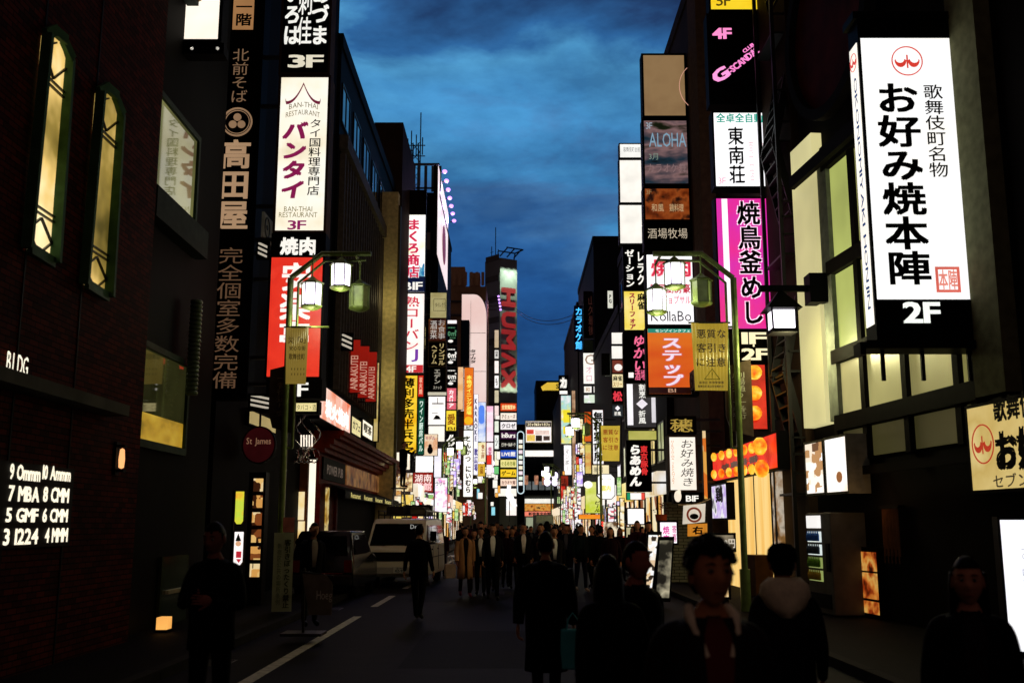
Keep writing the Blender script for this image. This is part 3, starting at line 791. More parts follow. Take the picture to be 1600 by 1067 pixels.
S(T0, '431 118 513 364', PIC(['#e8dcb8', '#fff4dc', '#fffbee', '#f4e6c0'], .8, 1.05), 'cream lit panel with four large magenta katakana and a roof emblem', [
    ('BAN-THAI', '452 160 497 168', '#6e6440', 'h', .0, dict(curve=.5)), ('RESTAURANT', '447 172 500 180', '#6e6440', 'h', .0, dict(curve=.6)),
    ('バンタイ', '441 190 478 312', '#84184c', 'v', .05, dict(slant=.12)), ('タイ国料理専門店', '482 186 501 306', '#151210', 'v', .015),
    ('BAN-THAI', '444 323 488 331', '#77703c', 'h', .0), ('RESTAURANT', '436 332 496 340', '#77703c', 'h', .0), ('3F', '450 345 478 359', '#8a1c5c', 'h', .03)], d=.5, frame='#4a3420', group=TOW, extra=roofmark, fw=.05)
S(T0, '424 365 509 398', '#0c0a0a', 'small black panel with two bold white kanji above the red panel', [('焼肉', '439 372 492 398', WH, 'h', .05)], d=.5, group=TOW)
S(T0, '417 399 505 592', PIC(['#d8281a', '#f03824', '#e83020', '#ff5038'], 1.0, .95), 'bright red lit panel behind the street lantern', [
    ('安楽亭', '438 410 485 548', '*#fff2ea@1.1', 'v', .035)], d=.5, group=TOW)
S(T0, '416 593 503 622', '#0b0909', 'black floor panel at the foot of the red panel', [('2F', '444 598 481 619', WH, 'h', .03)], d=.5, group=TOW)
S(20.3, '459 626 498 646', '*#f2e2a0@.95', 'small pale yellow box sign under the black floor panel', [('タバコ・酒', '464 632 494 641', '#5c4a20', 'h', .0)], d=.3)
# striped awning ends near the tower
for k, (b, l) in enumerate((('401 377 420 405', 'small black board with white slanted stripes beside the red panel'), ('388 615 430 642', 'white striped board above the round pub sign'), ('532 520 552 548', 'small striped board above the red banners'))):
    def stripes(pl, ro, b=b):
        a0, a1, z0, z1 = pl.rect(b); mb = MB(); w, h = a1 - a0, z1 - z0
        for i in range(3): mb.poly(pl, [(a0 + w * .08, z1 - h * (.02 + i * .27)), (a0 + w * .08, z1 - h * (.15 + i * .27)), (a1 - w * .05, z1 - h * (.42 + i * .27)), (a1 - w * .05, z1 - h * (.29 + i * .27))][:4], .001, .008)
        mb.build('stripe', E('#d8ccb8', .7), ro)
    S(20.3 if k < 2 else 34.2, b, '#0a0909', l, d=.1, extra=stripes, mount=False)
# three red banners
BAN = 'slim red banners on the ribbed building'
for k, (x0, y0, y1, Y) in enumerate(((546, 531, 614, 36.4), (560, 541, 622, 37.4), (572, 550, 628, 38.4))):
    ro = root('banner', front(Y).w(front(Y).rect((x0, y0, x0 + 20, y1))[0], front(Y).rect((x0, y0, x0 + 20, y1))[2]), ['nearest of three slim red banners with upright lettering', 'middle of three slim red banners, between the other two', 'farthest of three slim red banners, beside the beige pillar'][k], 'banner', BAN)
    ro['label'] = ['tallest of three slim red banners hanging in echelon', 'middle one of three slim red banners hanging in echelon', 'last and smallest of three slim red banners by the beige pillar'][k]
    pl = front(Y); a0, a1, z0, z1 = pl.rect((x0, y0, x0 + 16, y1))
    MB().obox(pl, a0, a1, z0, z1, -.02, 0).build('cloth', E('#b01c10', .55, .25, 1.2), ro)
    MB().tube([pl.w(a0 - .4, z1 + .03, -.01), pl.w(a1 + .05, z1 + .03, -.01)], .02, 6).tube([pl.w(a0 - .4, z0 + .0, -.01), pl.w(a1 + .05, z0 + .0, -.01)], .02, 6).build('rod', STEEL, ro)
    mb = MB(); q = Plane(pl.o, pl.a)
    tmp = MB(); write(tmp, pl, 'ANRAKUTEI', (0.0, z1 - z0 - .7, 0.0, .26), 'h', .02, .006)
    for p in tmp.v:
        s_ = p.x; hh = p.z
        p.x, p.z = pl.w(a1 - .06 - hh, 0).x, z0 + .12 + s_
    tmp.build('lettering', lettermat('*#e8a890@.7'), ro)

# pub-side lit fascias (on the facade, seen at a slant)
S(lside(5.2), '499 613 548 668', PIC(['#e86a48', '#f4a080', '#ffd8c8', '#f07850'], .7, 1.0), 'slanted coral lit fascia above the red cornice', [('炭火焼肉', '508 634 544 660', '*#fff8f4@1.3', 'h', .05)], d=.3)
S(lside(5.2), '549 652 564 682', '*#f0e0a0@.9', 'small cream fascia sign next to the coral one', [('カフェ', '551 660 562 672', '#2a2412', 'h', .05)], d=.3)
S(lside(5.2), '566 658 582 686', '*#fff4d8@1.15', 'brighter white fascia sign at the end of the red cornice', [('喫茶', '568 664 580 678', '#2a2412', 'h', .05)], d=.3)
# beige pillar and thin lit edge sign
for z_ in (4.5, 8, 11.5):
    l = bpy.data.lights.new('strip_glow', 'POINT'); l.energy = 25; l.color = (1, .85, .4); l.shadow_soft_size = .3  # added point lamps that spread the strip's glow onto the pillar
    o = bpy.data.objects.new('strip_glow', l); COL.objects.link(o); o.location = (-5.35, 43.7, z_)
S(47, '597 702 606 764', '*#fff4e0@1.1', 'slim white lit strip tucked behind the end of the red cornice', d=.2, fw=.02, mount=False)
S(47.5, '600 766 627 786', PIC(['#f8e8b8', '#fff4d8', '#c88838', '#f0d090'], 1.4, 1.0), 'cream lit board with amber patches behind the ladder legs', d=.2, fw=.02, mount=False)
S(47.6, '602 790 628 815', PIC(['#f0c840', '#f8e070', '#d8982c'], 1.2, .9), 'yellow lit board below the cream one behind the ladder legs', d=.2, fw=.02, mount=False)
S(49.7, '617 706 641 734', '*#fff0d8@1.1', 'cream lit board directly behind the worker on the stepladder', d=.2, fw=.02, mount=False)  # this and the next two: boards added as bright backdrop behind the worker
S(49.8, '616 738 645 768', PIC(['#fff0d0', '#f8dca0', '#8a5828', '#fff8e8'], 3, 1.0), 'mottled cream board at the feet of the worker on the stepladder', d=.2, fw=.02, mount=False)
S(49.9, '616 772 646 808', PIC(['#f8e080', '#f0c850', '#fff0b8'], 2, 1.0), 'pale yellow board under the mottled cream one, over the van roof', d=.2, fw=.02, mount=False)
bp_ = root('pillar', (-5.7, 44, 0), 'tall beige lit pillar beside the three red banners', 'pillar')
MB().box(-5.95, -5.2, 45, 45.6, 0, at_(600, 300, 45).z).build('shaft', D('#d8c890', .7), bp_)
MB().box(-5.19, -5.1, 45.1, 45.5, 3, at_(600, 320, 45).z).build('downpipe', D('#4a4630', .5), bp_)
S(44, '583 336 592 560', '*#e8d060@.95', 'thin tall yellow lit strip beside the beige pillar', d=.3, mount=False)
S(44, '584 566 592 690', PIC(['#c8a848', '#e8d088', '#a84828'], 1.5, .7), 'thin orange and yellow lit strip low beside the beige pillar', d=.3, mount=False)

# --- tuna tower and yellow sign
TU = 'stacked panels of the tower behind the ladder'
Yt = 54
MB_wave = None
def waves(pl, ro):
    a0, a1, z0, z1 = pl.rect('627 408 663 436'); n = 18
    top = [(a0 + (a1 - a0) * i / n, z0 + (z1 - z0) * (.45 + .35 * abs(2 * i / n - 1) + .12 * math.sin(i * 1.9))) for i in range(n + 1)]
    MB().poly(pl, [(a0, z0), (a1, z0)] + top[::-1], .001, .006).build('wave_print', PIC(['#1858b0', '#2a90c8', '#80c8e0', '#1450a0'], 3, .8), ro)
    a0, a1, z0, z1 = pl.rect('626 432 664 456')
    MB().obox(pl, a0, a1, z0, z1, .0062, .009).build('floor_strip', E('#10204c', .5), ro)
    letters(pl, ro, [('B1F', '630 441 660 453', WH, 'h', .03)], .016)
S(Yt, '623 297 666 334', '#1a0f0a', 'unlit brown box crowning the tower with the blue wave sign', group=TU, d=.45, fw=.03)
S(Yt, '625 335 665 457', PIC(['#f4e8a0', '#fff8ee', '#fffdf8', '#fff4e4'], .6, 1.15), 'white lit panel with red kana and blue waves at its foot', [
    ('まくろ商店', '636 342 656 434', '#d82850', 'v', .045, dict(outline='*#fff8f8@1.2', ow=.04))], group=TU, d=.45, fw=.03, extra=waves)
S(Yt, '624 458 663 583', PIC(['#ffe8e0', '#fffaf2', '#fff2ea'], 1, 1.1), 'white lit panel with red brush kana and a purple letter J', [
    ('熟ローバン', '631 463 655 548', '#d8384c', 'v', .02), ('J', '643 546 653 565', '#7838a8', 'h', .03)], group=TU, d=.45, fw=.03, subs=(('626 570 661 582', E('#d83038', .9)),),
  extra=lambda pl, ro: letters(pl, ro, [('4F', '634 572 650 581', WH, 'h', .04)], .014))
S(Yt - .3, '623 586 652 708', PIC(['#f0a010', '#f8c020', '#ffd83c', '#f09818'], .9, 1.0), 'orange-yellow lit panel with seven black brush characters', [('薄利多売半兵ヱ', '628 590 647 703', '#180c04', 'v', .03)], d=.45, fw=.03)
S(Yt - .3, '653 586 662 620', '*#d82818@.9', 'narrow red strip over the green one beside the orange-yellow panel', [('炭火焼', '655 589 660 616', '#ffc0a0', 'v', .03)], d=.3, fw=.02)
S(Yt - .3, '653 622 663 710', '*#08543c@.8', 'narrow green strip with white kana beside the orange-yellow panel', [('ワイン厨房バル', '655 625 661 706', '*#e8fff0@1', 'v', .03)], d=.3, fw=.02)
for b, f, l in (('613 430 622 512', '*#e8ece0@.9', 'small white kana sign in the gap beside the tuna tower'), ('613 625 622 648', '*#fff6e8@1.1', 'tiny white lightbox in the gap beside the orange-yellow panel'), ('612 676 621 706', '*#fff8ee@1.2', 'small bright white sign just above the ladder worker')):
    S(57, b, f, l.replace('tuna', 'blue wave'), [('ひと品', f"{float(b.split()[0])+2} {float(b.split()[1])+3} {float(b.split()[2])-2} {float(b.split()[1])+(float(b.split()[3])-float(b.split()[1]))*.6}", '#151515', 'v', .03)], d=.3, fw=.02)
# --- dark stacked tower
Yd = 60
S(Yd, '672 457 698 497', PIC(['#b0a068', '#c8bc84', '#a89858'], 1, .7), 'khaki lit panel with a thin square frame', [('タイレクラ', '680 473 696 480', '#1c180c', 'h', .02)], d=.4, fw=.02,
  extra=lambda pl, ro: MB().ring(pl, *[(pl.rect('677 466 697 487')[0] + pl.rect('677 466 697 487')[1]) / 2, (pl.rect('677 466 697 487')[2] + pl.rect('677 466 697 487')[3]) / 2], .52, .52, .03, .001, .01, 4, t0=math.pi / 4, t1=math.pi * 2.25).build('thin_frame', BLACK, ro))
S(Yd, '669 498 697 533', PIC(['#180808', '#38100c', '#7a4418', '#1c0c08'], 1.2, .7), 'dark brown panel with loose white brush writing', [('酒菜', '672 500 683 530', '*#e0d8d0@.8', 'v', .0), ('お食事', '684 499 696 530', '*#d8d0c8@.7', 'v', .0)], d=.4, fw=.02)
S(Yd, '669 534 697 572', '#20180f', 'brown panel with gold kana in two columns', [('ヘアリム', '674 538 683 569', '*#c8b078@.8', 'v', .03), ('リンゴル', '685 536 695 571', '*#c8b078@.8', 'v', .03)], d=.4, fw=.025, frame='#8a744a')
S(Yd, '670 573 697 611', '#140f0e', 'black panel with three silver katakana', [('エデン', '678 576 688 600', '*#b8b0a0@.8', 'v', .03), ('スナック', '677 603 690 608', '*#b8b0a0@.8', 'h', .03)], d=.4, fw=.025, frame='#6a5a42')
S(Yd, '668 612 698 618', '*#d8d0b8@.9', 'thin pale ledge lightbox between the silver kana panel and the line drawing', d=.5, fw=.02)
def kimono(pl, ro):
    a0, a1, z0, z1 = pl.rect('675 628 693 655'); mb = MB(); w, h = a1 - a0, z1 - z0
    mb.obox(pl, a0, a1, z1 - h * .12, z1 - h * .06, .001, .008).obox(pl, a0 + w * .45, a0 + w * .5, z1 - h * .12, z1 + h * .25, .0085, .014)
    mb.poly(pl, [(a0 + w * .1, z0), (a0 + w * .35, z0 + h * .25), (a0 + w * .6, z0 + h * .2), (a0 + w * .8, z0)], .001, .008)
    mb.obox(pl, a0, a0 + w * .5, z0 + h * .35, z0 + h * .38, .001, .008)
    mb.build('line_drawing', BLACK, ro)
S(Yd, '669 619 696 664', '*#fff8f2@1.15', 'white panel with a black line drawing of an eaves hook', d=.4, fw=.02, extra=kimono)
S(Yd, '669 665 695 690', '*#fff6e8@1.1', 'plain cream lit panel below the black line drawing', d=.4, fw=.02)
S(58, '661 678 684 712', PIC(['#f0c898', '#f8e0c0', '#e8a878', '#fff0e0'], 1.4, .95), 'peach poster panel with a small dark figure on it', [('モデル', '665 681 680 687', '#a04868', 'h', .03)], d=.25, fw=.02,
  extra=lambda pl, ro: MB().disc(pl, *pl.az(672, 697), .10, .13, .006, 14).disc(pl, *pl.az(672, 703), .16, .22, .008, 14).build('printed_figure', D('#2a1410'), ro))
S(57.5, '649 712 677 738', '*#fffcf8@1.3', 'blank glaring white panel above the red restaurant board', d=.25, fw=.02)
S(60, '678 700 690 746', '*#f4f0fa@1.1', 'slim white panel beside the blank glaring one', d=.25, fw=.02)
S(56, '645 738 677 769', PIC(['#8a1410', '#b02418', '#781010'], 2, .8), 'square dark red board with four white brush kanji', [('湖南', '648 741 674 753', '*#ffe8e0@1.1', 'h', .02), ('菜館', '648 754 674 766', '*#ffc8c8@1.1', 'h', .04)], d=.2, fw=.02, mount=False)
S(56.2, '646 770 678 800', PIC(['#fff8f4', '#f0e8e8', '#d8384c', '#ffffff', '#3c3038', '#fff0d8', '#f8f4ff', '#88b868'], 5, 1.1, 'vor', sharp=True), 'crowded white menu board below the square red board', d=.2, fw=.02, mount=False)
S(59, '679 746 699 800', PIC(['#e8c8ff', '#fff0ff', '#ffffff', '#f8a8d0', '#c0a0f8'], 2, 1.1), 'violet and white poster column beside the crowded menu board', [('ラリー', '681 752 696 759', '#301840', 'h', .03)], d=.25, fw=.02)

# --- black round-dot tower etc.
Y0 = 70
BT = 'black panels with a white oval at the foot'
S(Y0, '699 500 714 506', '*#fff0f0@1.2', 'small white lightbox capping the column of black panels', d=.4, fw=.02)
for k, (y0, y1, c, l) in enumerate(((507, 539, '*#5c9a70@.7', 'top black panel with faint green lettering'), (541, 572, WH, 'middle black panel with white lettering, under the faint green one'), (574, 605, WH, 'bottom black panel with white lettering, above the pink panel'))):
    def oval(pl, ro, y1=y1):
        a, z = pl.az(704, y1 - 6); MB().disc(pl, a, z, .18, .10, .01, 16).build('oval_mark', E('#fff8f0', 1), ro)
    S(Y0, f'699 {y0} 714 {y1}', '#0a0b0a', l, [('0㎡', f'700 {y0+9} 713 {y0+18}', c, 'h', .04), ('DINING', f'700 {y0+4} 711 {y0+6}', c, 'h', .03), ('FLOOR', f'703 {y0+20} 712 {y0+22}', c, 'h', .03)], d=.4, fw=.02, group=BT, extra=oval)
S(Y0, '698 606 713 640', '*#e86878@1.0', 'salmon pink panel below the three black panels', [('カメリア', '701 609 709 637', '*#fff0f0@1.2', 'v', .05)], d=.4, fw=.02)
S(Y0, '697 641 713 673', PIC(['#f8d020', '#ffe040', '#f0b818'], 1.5, 1.0), 'yellow panel with a brown brush character', [('愛', '699 646 711 664', '#8a4a10', 'v', .03), ('B1', '700 667 711 672', '#5a3a10', 'h', .02)], d=.4, fw=.02)
S(Y0, '697 674 712 706', '#101010', 'black panel with white slanted brush strokes', [('ル', '699 678 711 690', WH, 'v', .06, dict(slant=.3)), ('ビ', '699 690 711 703', WH, 'v', .05)], d=.4, fw=.02)
S(66, '715 573 724 640', PIC(['#f0a858', '#ffd0a0', '#e87838'], 1, .9), 'pale orange strip between the black panels and the ball-tipped orange sign', d=.3, fw=.02)
# pale glowing screens above
def screen(box, pl, d, mat, label, name='billboard', curve=True, extra=None):
    a0, a1, z0, z1 = pl.rect(box)
    ro = root(name, pl.w((a0 + a1) / 2, z0), label, 'billboard')
    w, h = a1 - a0, z1 - z0
    out = [(a0, z0), (a1, z0), (a1, z0 + h * .8)] + [(a0 + w * (.5 + .5 * math.cos(t)), z0 + h * (.8 + .2 * math.sin(t))) for t in [i * math.pi / 2 / 8 for i in range(1, 9)]] + [(a0, z1)] if curve else [(a0, z0), (a1, z0), (a1, z1), (a0, z1)]
    MB().poly(pl, [(a + (a - (a0 + a1) / 2) * .02, z) for a, z in out], -d, -.03).build('casing', DARK, ro)
    MB().poly(pl, out, -.029, 0).build('screen', mat, ro)
    if extra: extra(pl, ro)
    return ro
screen('721 460 760 642', front(122), 1.5, PIC(['#f0c8c0', '#f8dcd4', '#fdeee8'], .12, .95), 'huge pale pink curved screen below the tan rooftop', extra=lambda pl, ro: (MB().obox(pl, pl.rect('735 470 735.4 640')[0], pl.rect('735 470 735.4 640')[1], pl.rect('735 470 735.4 636')[2], pl.rect('735 470 735.4 636')[3], .001, .02).obox(pl, *pl.rect('722 520 759 520.6'), .021, .04).obox(pl, *pl.rect('722 580 759 580.6'), .021, .04).build('seam', D('#6a5450'), ro), letters(pl, ro, [('タイカタ', '734 546 744 568', '#1c1014', 'v', .04)], .05)))
S(118, '720 500 733 572', '#15202e', 'dark blue box with a mesh front against the pale pink screen', d=2, fw=.1, mount=False)
BX = lside(4.86)
def bbx(pl, ro):
    a0, a1, z0, z1 = pl.rect('691 352 696 414')
    MB().disc(pl, (a0 + a1) / 2, (z0 + z1) / 2, (a1 - a0) / 2, (z1 - z0) / 2, .03, 24, d0=.001).build('printed_oval', E('#8a2028', .7), ro)
screen('684 292 700 428', BX, .3, PIC(['#f8d8dc', '#fff0f0', '#ffe4e8'], .3, 1.0), 'tall slanted white billboard facing the street under a row of purple lamps', curve=False, extra=bbx)
def purple_lamps(pl, pts, label, arm):
    ro = root('lamp_row', pts[0], label, 'lamps')
    mb = MB(); 
    for p in pts: mb.bar(p - arm, p, .07)
    mb.build('arm', DARK, ro)
    for p in pts: MB().ball(p, .17, .22, .13, 12, 8).build('lamp', E('#c890ff', 2.2, 0), ro)
    for p in pts[1::2]:
        l = bpy.data.lights.new('lamp_glow', 'POINT'); l.energy = 260; l.color = (.75, .5, 1); l.shadow_soft_size = .3
        o = bpy.data.objects.new('lamp_glow', l); COL.objects.link(o); o.location = p - Vector((0, 0, .5))
purple_lamps(BX, [BX.w(66.3 + i * 1.9, 25.3, .3) for i in range(7)], 'row of purple lamps on arms along the slanted white billboard', Vector((.3, 0, .1)))
PL_ = [at_(779 + i * .8, 463 + i * 5.2, 140) for i in range(5)]
purple_lamps(None, PL_, 'five purple lamps stacked beside the tower of red letters', Vector((2.2, 0, 0)))

S(88, '725 574 740 666', PIC(['#e05810', '#f07818', '#e86414'], .8, .95), 'bright orange vertical sign ending in a yellow ball', [('本格ダイニング酒場', '729 586 737 648', '*#ffe858@1.1', 'v', .04)], d=.4, fw=.03,
  extra=lambda pl, ro: MB().disc(pl, *pl.az(732, 657), .36, .36, .015, 20, d0=.001).build('ball_mark', E('#f8b820', 1.0), ro))
S(84, '724 672 739 776', '*#fffaf0@1.25', 'long white vertical sign with black brush kana', [('とんかつ', '727 680 736 722', '#121010', 'v', .04), ('にいむら', '727 727 736 770', '#121010', 'v', .05)], d=.35, fw=.02)
S(84, '725 664 739 671', WH2, 'small white box sitting on top of the long kana sign', [('ピ', '729 665 736 670', '#101010', 'h', .06)], d=.35, fw=.02)
S(98, '740 616 747 742', '*#f8f4ff@1.1', 'slim white sign crowded with blue-black writing', [('KARAOKE', '741 622 746 690', '#14184c', 'v', .05), ('歌広場', '741 700 746 736', '#382888', 'v', .05)], d=.3, fw=.02)
def pill(pl, ro):
    a0, a1, z0, z1 = pl.rect('748 633 757 662'); r = (a1 - a0) / 2
    out = [(a0 + r + r * math.cos(t), z1 - r + r * math.sin(t)) for t in [i * math.pi / 10 for i in range(11)]] + [(a0 + r + r * math.cos(t), z0 + r + r * math.sin(t)) for t in [math.pi + i * math.pi / 10 for i in range(11)]]
    MB().poly(pl, out, .001, .03).build('pill_panel', E('#5888f0', 1), ro)
S(100, '746 628 759 690', PIC(['#b8d0ff', '#eef4ff', '#88a8f0', '#f8f8d0'], .5, 1.0), 'pale blue sign with a rounded blue pill shape', [('ビル', '749 640 756 655', WH, 'v', .05)], d=.3, fw=.02, extra=pill)
S(100, '746 691 759 722', PIC(['#f8e8a0', '#fff4d0', '#f8c058'], .8, 1.0), 'pale yellow sign with orange kana under the blue pill sign', [('食工房', '752 694 757 716', '#a05010', 'v', .04)], d=.3, fw=.02)
S(100, '746 724 758 744', '*#e8b838@.9', 'gold square sign at the foot of the blue pill sign', [('品', '750 728 755 740', '#7a3010', 'v', .04)], d=.3, fw=.02)
S(110, '760 634 771 690', PIC(['#f890c0', '#fff0f8', '#ffc8e0', '#f078b0'], .4, 1.05), 'pink lit column sign next to the pale stacked lightboxes', d=.3, fw=.03, frame='#a03868')
S(110, '760 691 771 742', PIC(['#ffd8e0', '#fff4f4', '#f8a0b8'], .6, 1.05), 'paler pink column sign below the other pink one', [('個室', '763 698 768 712', '#c84878', 'v', .04)], d=.3, fw=.03, frame='#a03868')
ST = 'small stacked lightboxes beside the red letter tower'
for k, (y0, y1, f, t, l) in enumerate(((515, 544, '*#d8c098@.8', '', 'beige top box of the slim lightbox column by the red-letter tower'), (546, 561, '*#e8e4dc@.9', '日本', 'grey-white second box of the slim lightbox column'), (563, 584, '*#fff0ea@1.1', '', 'blank pinkish third box of the slim lightbox column'),
        (586, 607, '*#fffaf6@1.1', 'も', 'white box with one black kana in the slim lightbox column'), (609, 630, '*#d8ccaa@.9', '', 'dull cream box below the one-kana box of the slim column'), (633, 655, '*#f8dcd8@1.1', '', 'pale pink box in the lower half of the slim column'),
        (657, 676, '*#e4ecd8@1.1', '', 'pale green box in the lower half of the slim column'), (679, 702, '*#f0f4ec@1.1', 'シ', 'white box with a thin kana near the slim column foot'), (704, 728, '*#f4f0d0@1.1', '', 'lowest cream box of the slim column'))):
    S(148, f'772 {y0} 780 {y1}', f, l, [(t, f'774 {y0+3} 778 {y1-4}', '#18181c', 'v', .04)] if t else [], d=.6, fw=.08, group=ST, mount=False)
HZ = 'wide name boards stacked under the red letter tower'
for k, (y0, y1, f, t, c, l) in enumerate(((629, 643, '*#e04818@.95', '全室個室ゆ', '*#ffe8a0@1.1', 'orange-red wide board with yellow kanji, topmost of the wide boards'), (644, 657, '*#f8e8d8@1.1', 'アミューズ', '#70584a', 'cream wide board with small brown kana'),
        (658, 672, '*#f8f0f0@1.1', 'クロゼ', '#101014', 'white wide board with bold black script'), (673, 687, '*#3a0c38@.8', 'InBurs', WH, 'purple wide board with white rounded letters'), (688, 701, '*#14100e@.5', 'ビリヤード&ダーツ', '*#f0ecd8@1', 'black wide board with cream kana'),
        (702, 716, PIC(['#1838a0', '#2858d0', '#4090e8'], .4, .9), 'LIVE館', WH, 'blue wide board with white lettering'), (717, 731, '*#f0e490@1.0', 'ぐるめ市場', '#8a9038', 'pale lemon wide board with green kana'),
        (732, 746, '*#f8cc28@1.05', 'ゲーム', '#1c1408', 'strong yellow wide board with black katakana'), (747, 760, '*#f8d8c0@1.1', 'カラオケ館', '#7a5048', 'peach wide board with brown kana, lowest of the wide boards'))):
    S(146, f'781 {y0} 808 {y1}', f, l, [(t, f'784 {y0+3.5} 805 {y1-3.5}', c, 'h', .04)], d=.8, fw=.1, group=HZ, mount=False)
S(146, '772 762 808 776', PIC(['#f8e8d0', '#fff8f0', '#e0d0b0'], .4, 1.1), 'long white lit canopy at the foot of the wide boards', d=1.2, fw=.1, mount=False)
S(146, '790 778 808 806', PIC(['#ffffff', '#fff0e8', '#d05040', '#ffffff'], .5, 1.1, 'vor', sharp=True), 'white shop window at the tower foot with red spots', d=.6, fw=.1, mount=False)
sb = root('glowing_streak', at_(795, 790, 120), 'brilliant white curving streak, made up as a flag, near the street end', 'flag')
pts = [(793, 757), (799, 757), (797, 768), (802, 775), (808, 790), (803, 792), (796, 782), (790, 774)]
p_ = front(120)
MB().poly(p_, [p_.az(*q) for q in pts], -.05, 0).build('cloth', E('#ffffff', 1.4, .05), sb)  # glows by itself; flag shape made up for a bright streak
MB().tube([at_(796, 757, 120.1), at_(796, 815, 120.1)], .05, 6).build('pole', STEEL, sb)
# pill neon frame with white squares
def pf(box):
    pl = front(140); a0, a1, z0, z1 = pl.rect(box)
    ro = root('neon_sign', pl.w((a0 + a1) / 2, z0), 'long pill shaped neon outline holding a ladder of small white boxes', 'sign')
    r = (a1 - a0) / 2; ca = (a0 + a1) / 2
    out = [pl.w(ca + r * math.cos(t), z1 - r + r * math.sin(t)) for t in [i * math.pi / 10 for i in range(11)]] + [pl.w(ca + r * math.cos(t), z0 + r + r * math.sin(t)) for t in [math.pi + i * math.pi / 10 for i in range(11)]]
    MB().tube(out + [out[0]], .07, 6).build('neon_tube', E('#d8f0f8', 1.0, 0), ro)
    MB().obox(pl, a0 + .1, a1 - .1, z0 + .5, z1 - .5, -.4, -.1).build('back_board', DARK, ro)
    h = (z1 - z0 - 2) / 9
    for i in range(9):
        MB().obox(pl, a0 + .18, a1 - .18, z0 + 1 + i * h + .12, z0 + 1 + (i + 1) * h - .12, -.09, 0).build('white_box', E(['#fffaf4', '#f0ffe8', '#ffe8f0', '#fff0d0'][i % 4], 1.0), ro)
pf('808.5 674 818.5 771')

# --- street end
def cafe(pl, ro):
    for b, f in (('823 671 834 678', '#e04838'), ('836 672 858 679', '#f8dcd0'), ('823 679 836 689', '#f8d060'), ('837 680 847 689', '#2c2018'), ('849 681 859 688', '#503c34')):
        a0, a1, z0, z1 = pl.rect(b); MB().obox(pl, a0, a1, z0, z1, .001, .02).build('printed_patch', E(f, .9, .2, 2), ro)
S(155, '820.5 657 862.5 692', '*#fff4ee@1.1', 'billboard with a dark title strip and picture patches at the street end', [], d=.6, fw=.12, frame='#c8b888', mount=False, name='billboard', cat='billboard', subs=(('822 659 861 667', E('#2c1808', .6)),),
  extra=lambda pl, ro: (cafe(pl, ro), letters(pl, ro, [('コミック&ネットカフェ', '824 660.5 859 665.5', '*#fff0c8@1.1', 'h', .05)], .02)))
ys = root('arrow_sign', at_(860, 609, 163.4), 'yellow pointed rooftop sign above the unlit block', 'sign')
p_ = front(164)
MB().poly(p_, [p_.az(*q) for q in ((845.5, 604), (855, 597.5), (873, 597.5), (873, 609.5), (848, 609.5))], -.6, 0).build('panel', E('#e8c040', .95, .15, .3), ys)
letters(p_, ys, [('S', '869 600 873 607', '#101010', 'h', .05)], .03)
MB().box(p_.az(850, 609)[0], p_.az(872, 609)[0], 164.1, 164.4, 24.6, p_.az(850, 609.5)[1] - .02).build('post', DARK, ys)

# the deep end of the street: random small lit boxes added as filler for its brightness
rq = random.Random(21)
COLS = [('white', '#fff8ee'), ('pink', '#f8a0c0'), ('yellow', '#f8d848'), ('cyan', '#90d8e8'), ('red', '#e83828'), ('green', '#70c878'), ('amber', '#f0a848')]
for sgn, lo, hi in ((-1, 744, 778), (1, 876, 905)):
    for i in range(26):
        Y = rq.uniform(100, 142); px = rq.uniform(lo, hi); w = rq.uniform(4, 9); y0 = rq.uniform(690, 792) if i < 20 else rq.uniform(640, 700); h = rq.uniform(5, 16)
        nm, c = COLS[rq.randrange(7) if i % 2 else 0]
        S(Y, (px, y0, px + w, y0 + h), f'*{c}@1.05', f'tiny {nm} lit box deep down the street on the ' + ('tower' if sgn < 0 else 'arcade') + ' side', d=.3, fw=.03, mount=False, group=f'tiny {nm} boxes at the ' + ('tower' if sgn < 0 else 'arcade') + ' end')

# the crowded middle distance: random lit boards added as filler for its glow and clutter
KEEP = [(621, 560, 665, 712), (667, 440, 699, 692), (696, 500, 741, 700), (976, 595, 1032, 690), (976, 684, 1020, 770), (929, 736, 963, 783), (924, 638, 944, 726), (936, 660, 972, 724), (643, 736, 679, 771), (722, 662, 741, 778), (660, 676, 686, 714), (912, 750, 942, 804), (873, 580, 897, 744), (978, 790, 1009, 842)]
TEX = [('white', PIC(['#ffffff', '#fff4ea', '#f4ecf8', '#50484c', '#ffffff', '#d86878', '#fffaf0'], 5, 1.05, 'vor', stretch=(1, 1, 2.2), sharp=True)), ('cream', PIC(['#fff0c8', '#f8d890', '#9a6428', '#fff8e0', '#f8e8b8'], 5, 1.0, 'vor', stretch=(1, 1, 2.2), sharp=True)), ('yellow', PIC(['#f8d830', '#ffe868', '#d8a018', '#f8f0a0'], 3, 1.0)),
       ('red', PIC(['#c82014', '#f06048', '#fff0e0', '#b81810', '#d83020'], 6, .95, 'vor', sharp=True)), ('violet', PIC(['#e0c0ff', '#fff4ff', '#b088f0', '#ffffff'], 2.5, 1.1)), ('green', PIC(['#a8d858', '#e8f8c0', '#58a838', '#f8ffe0'], 3, .95))]
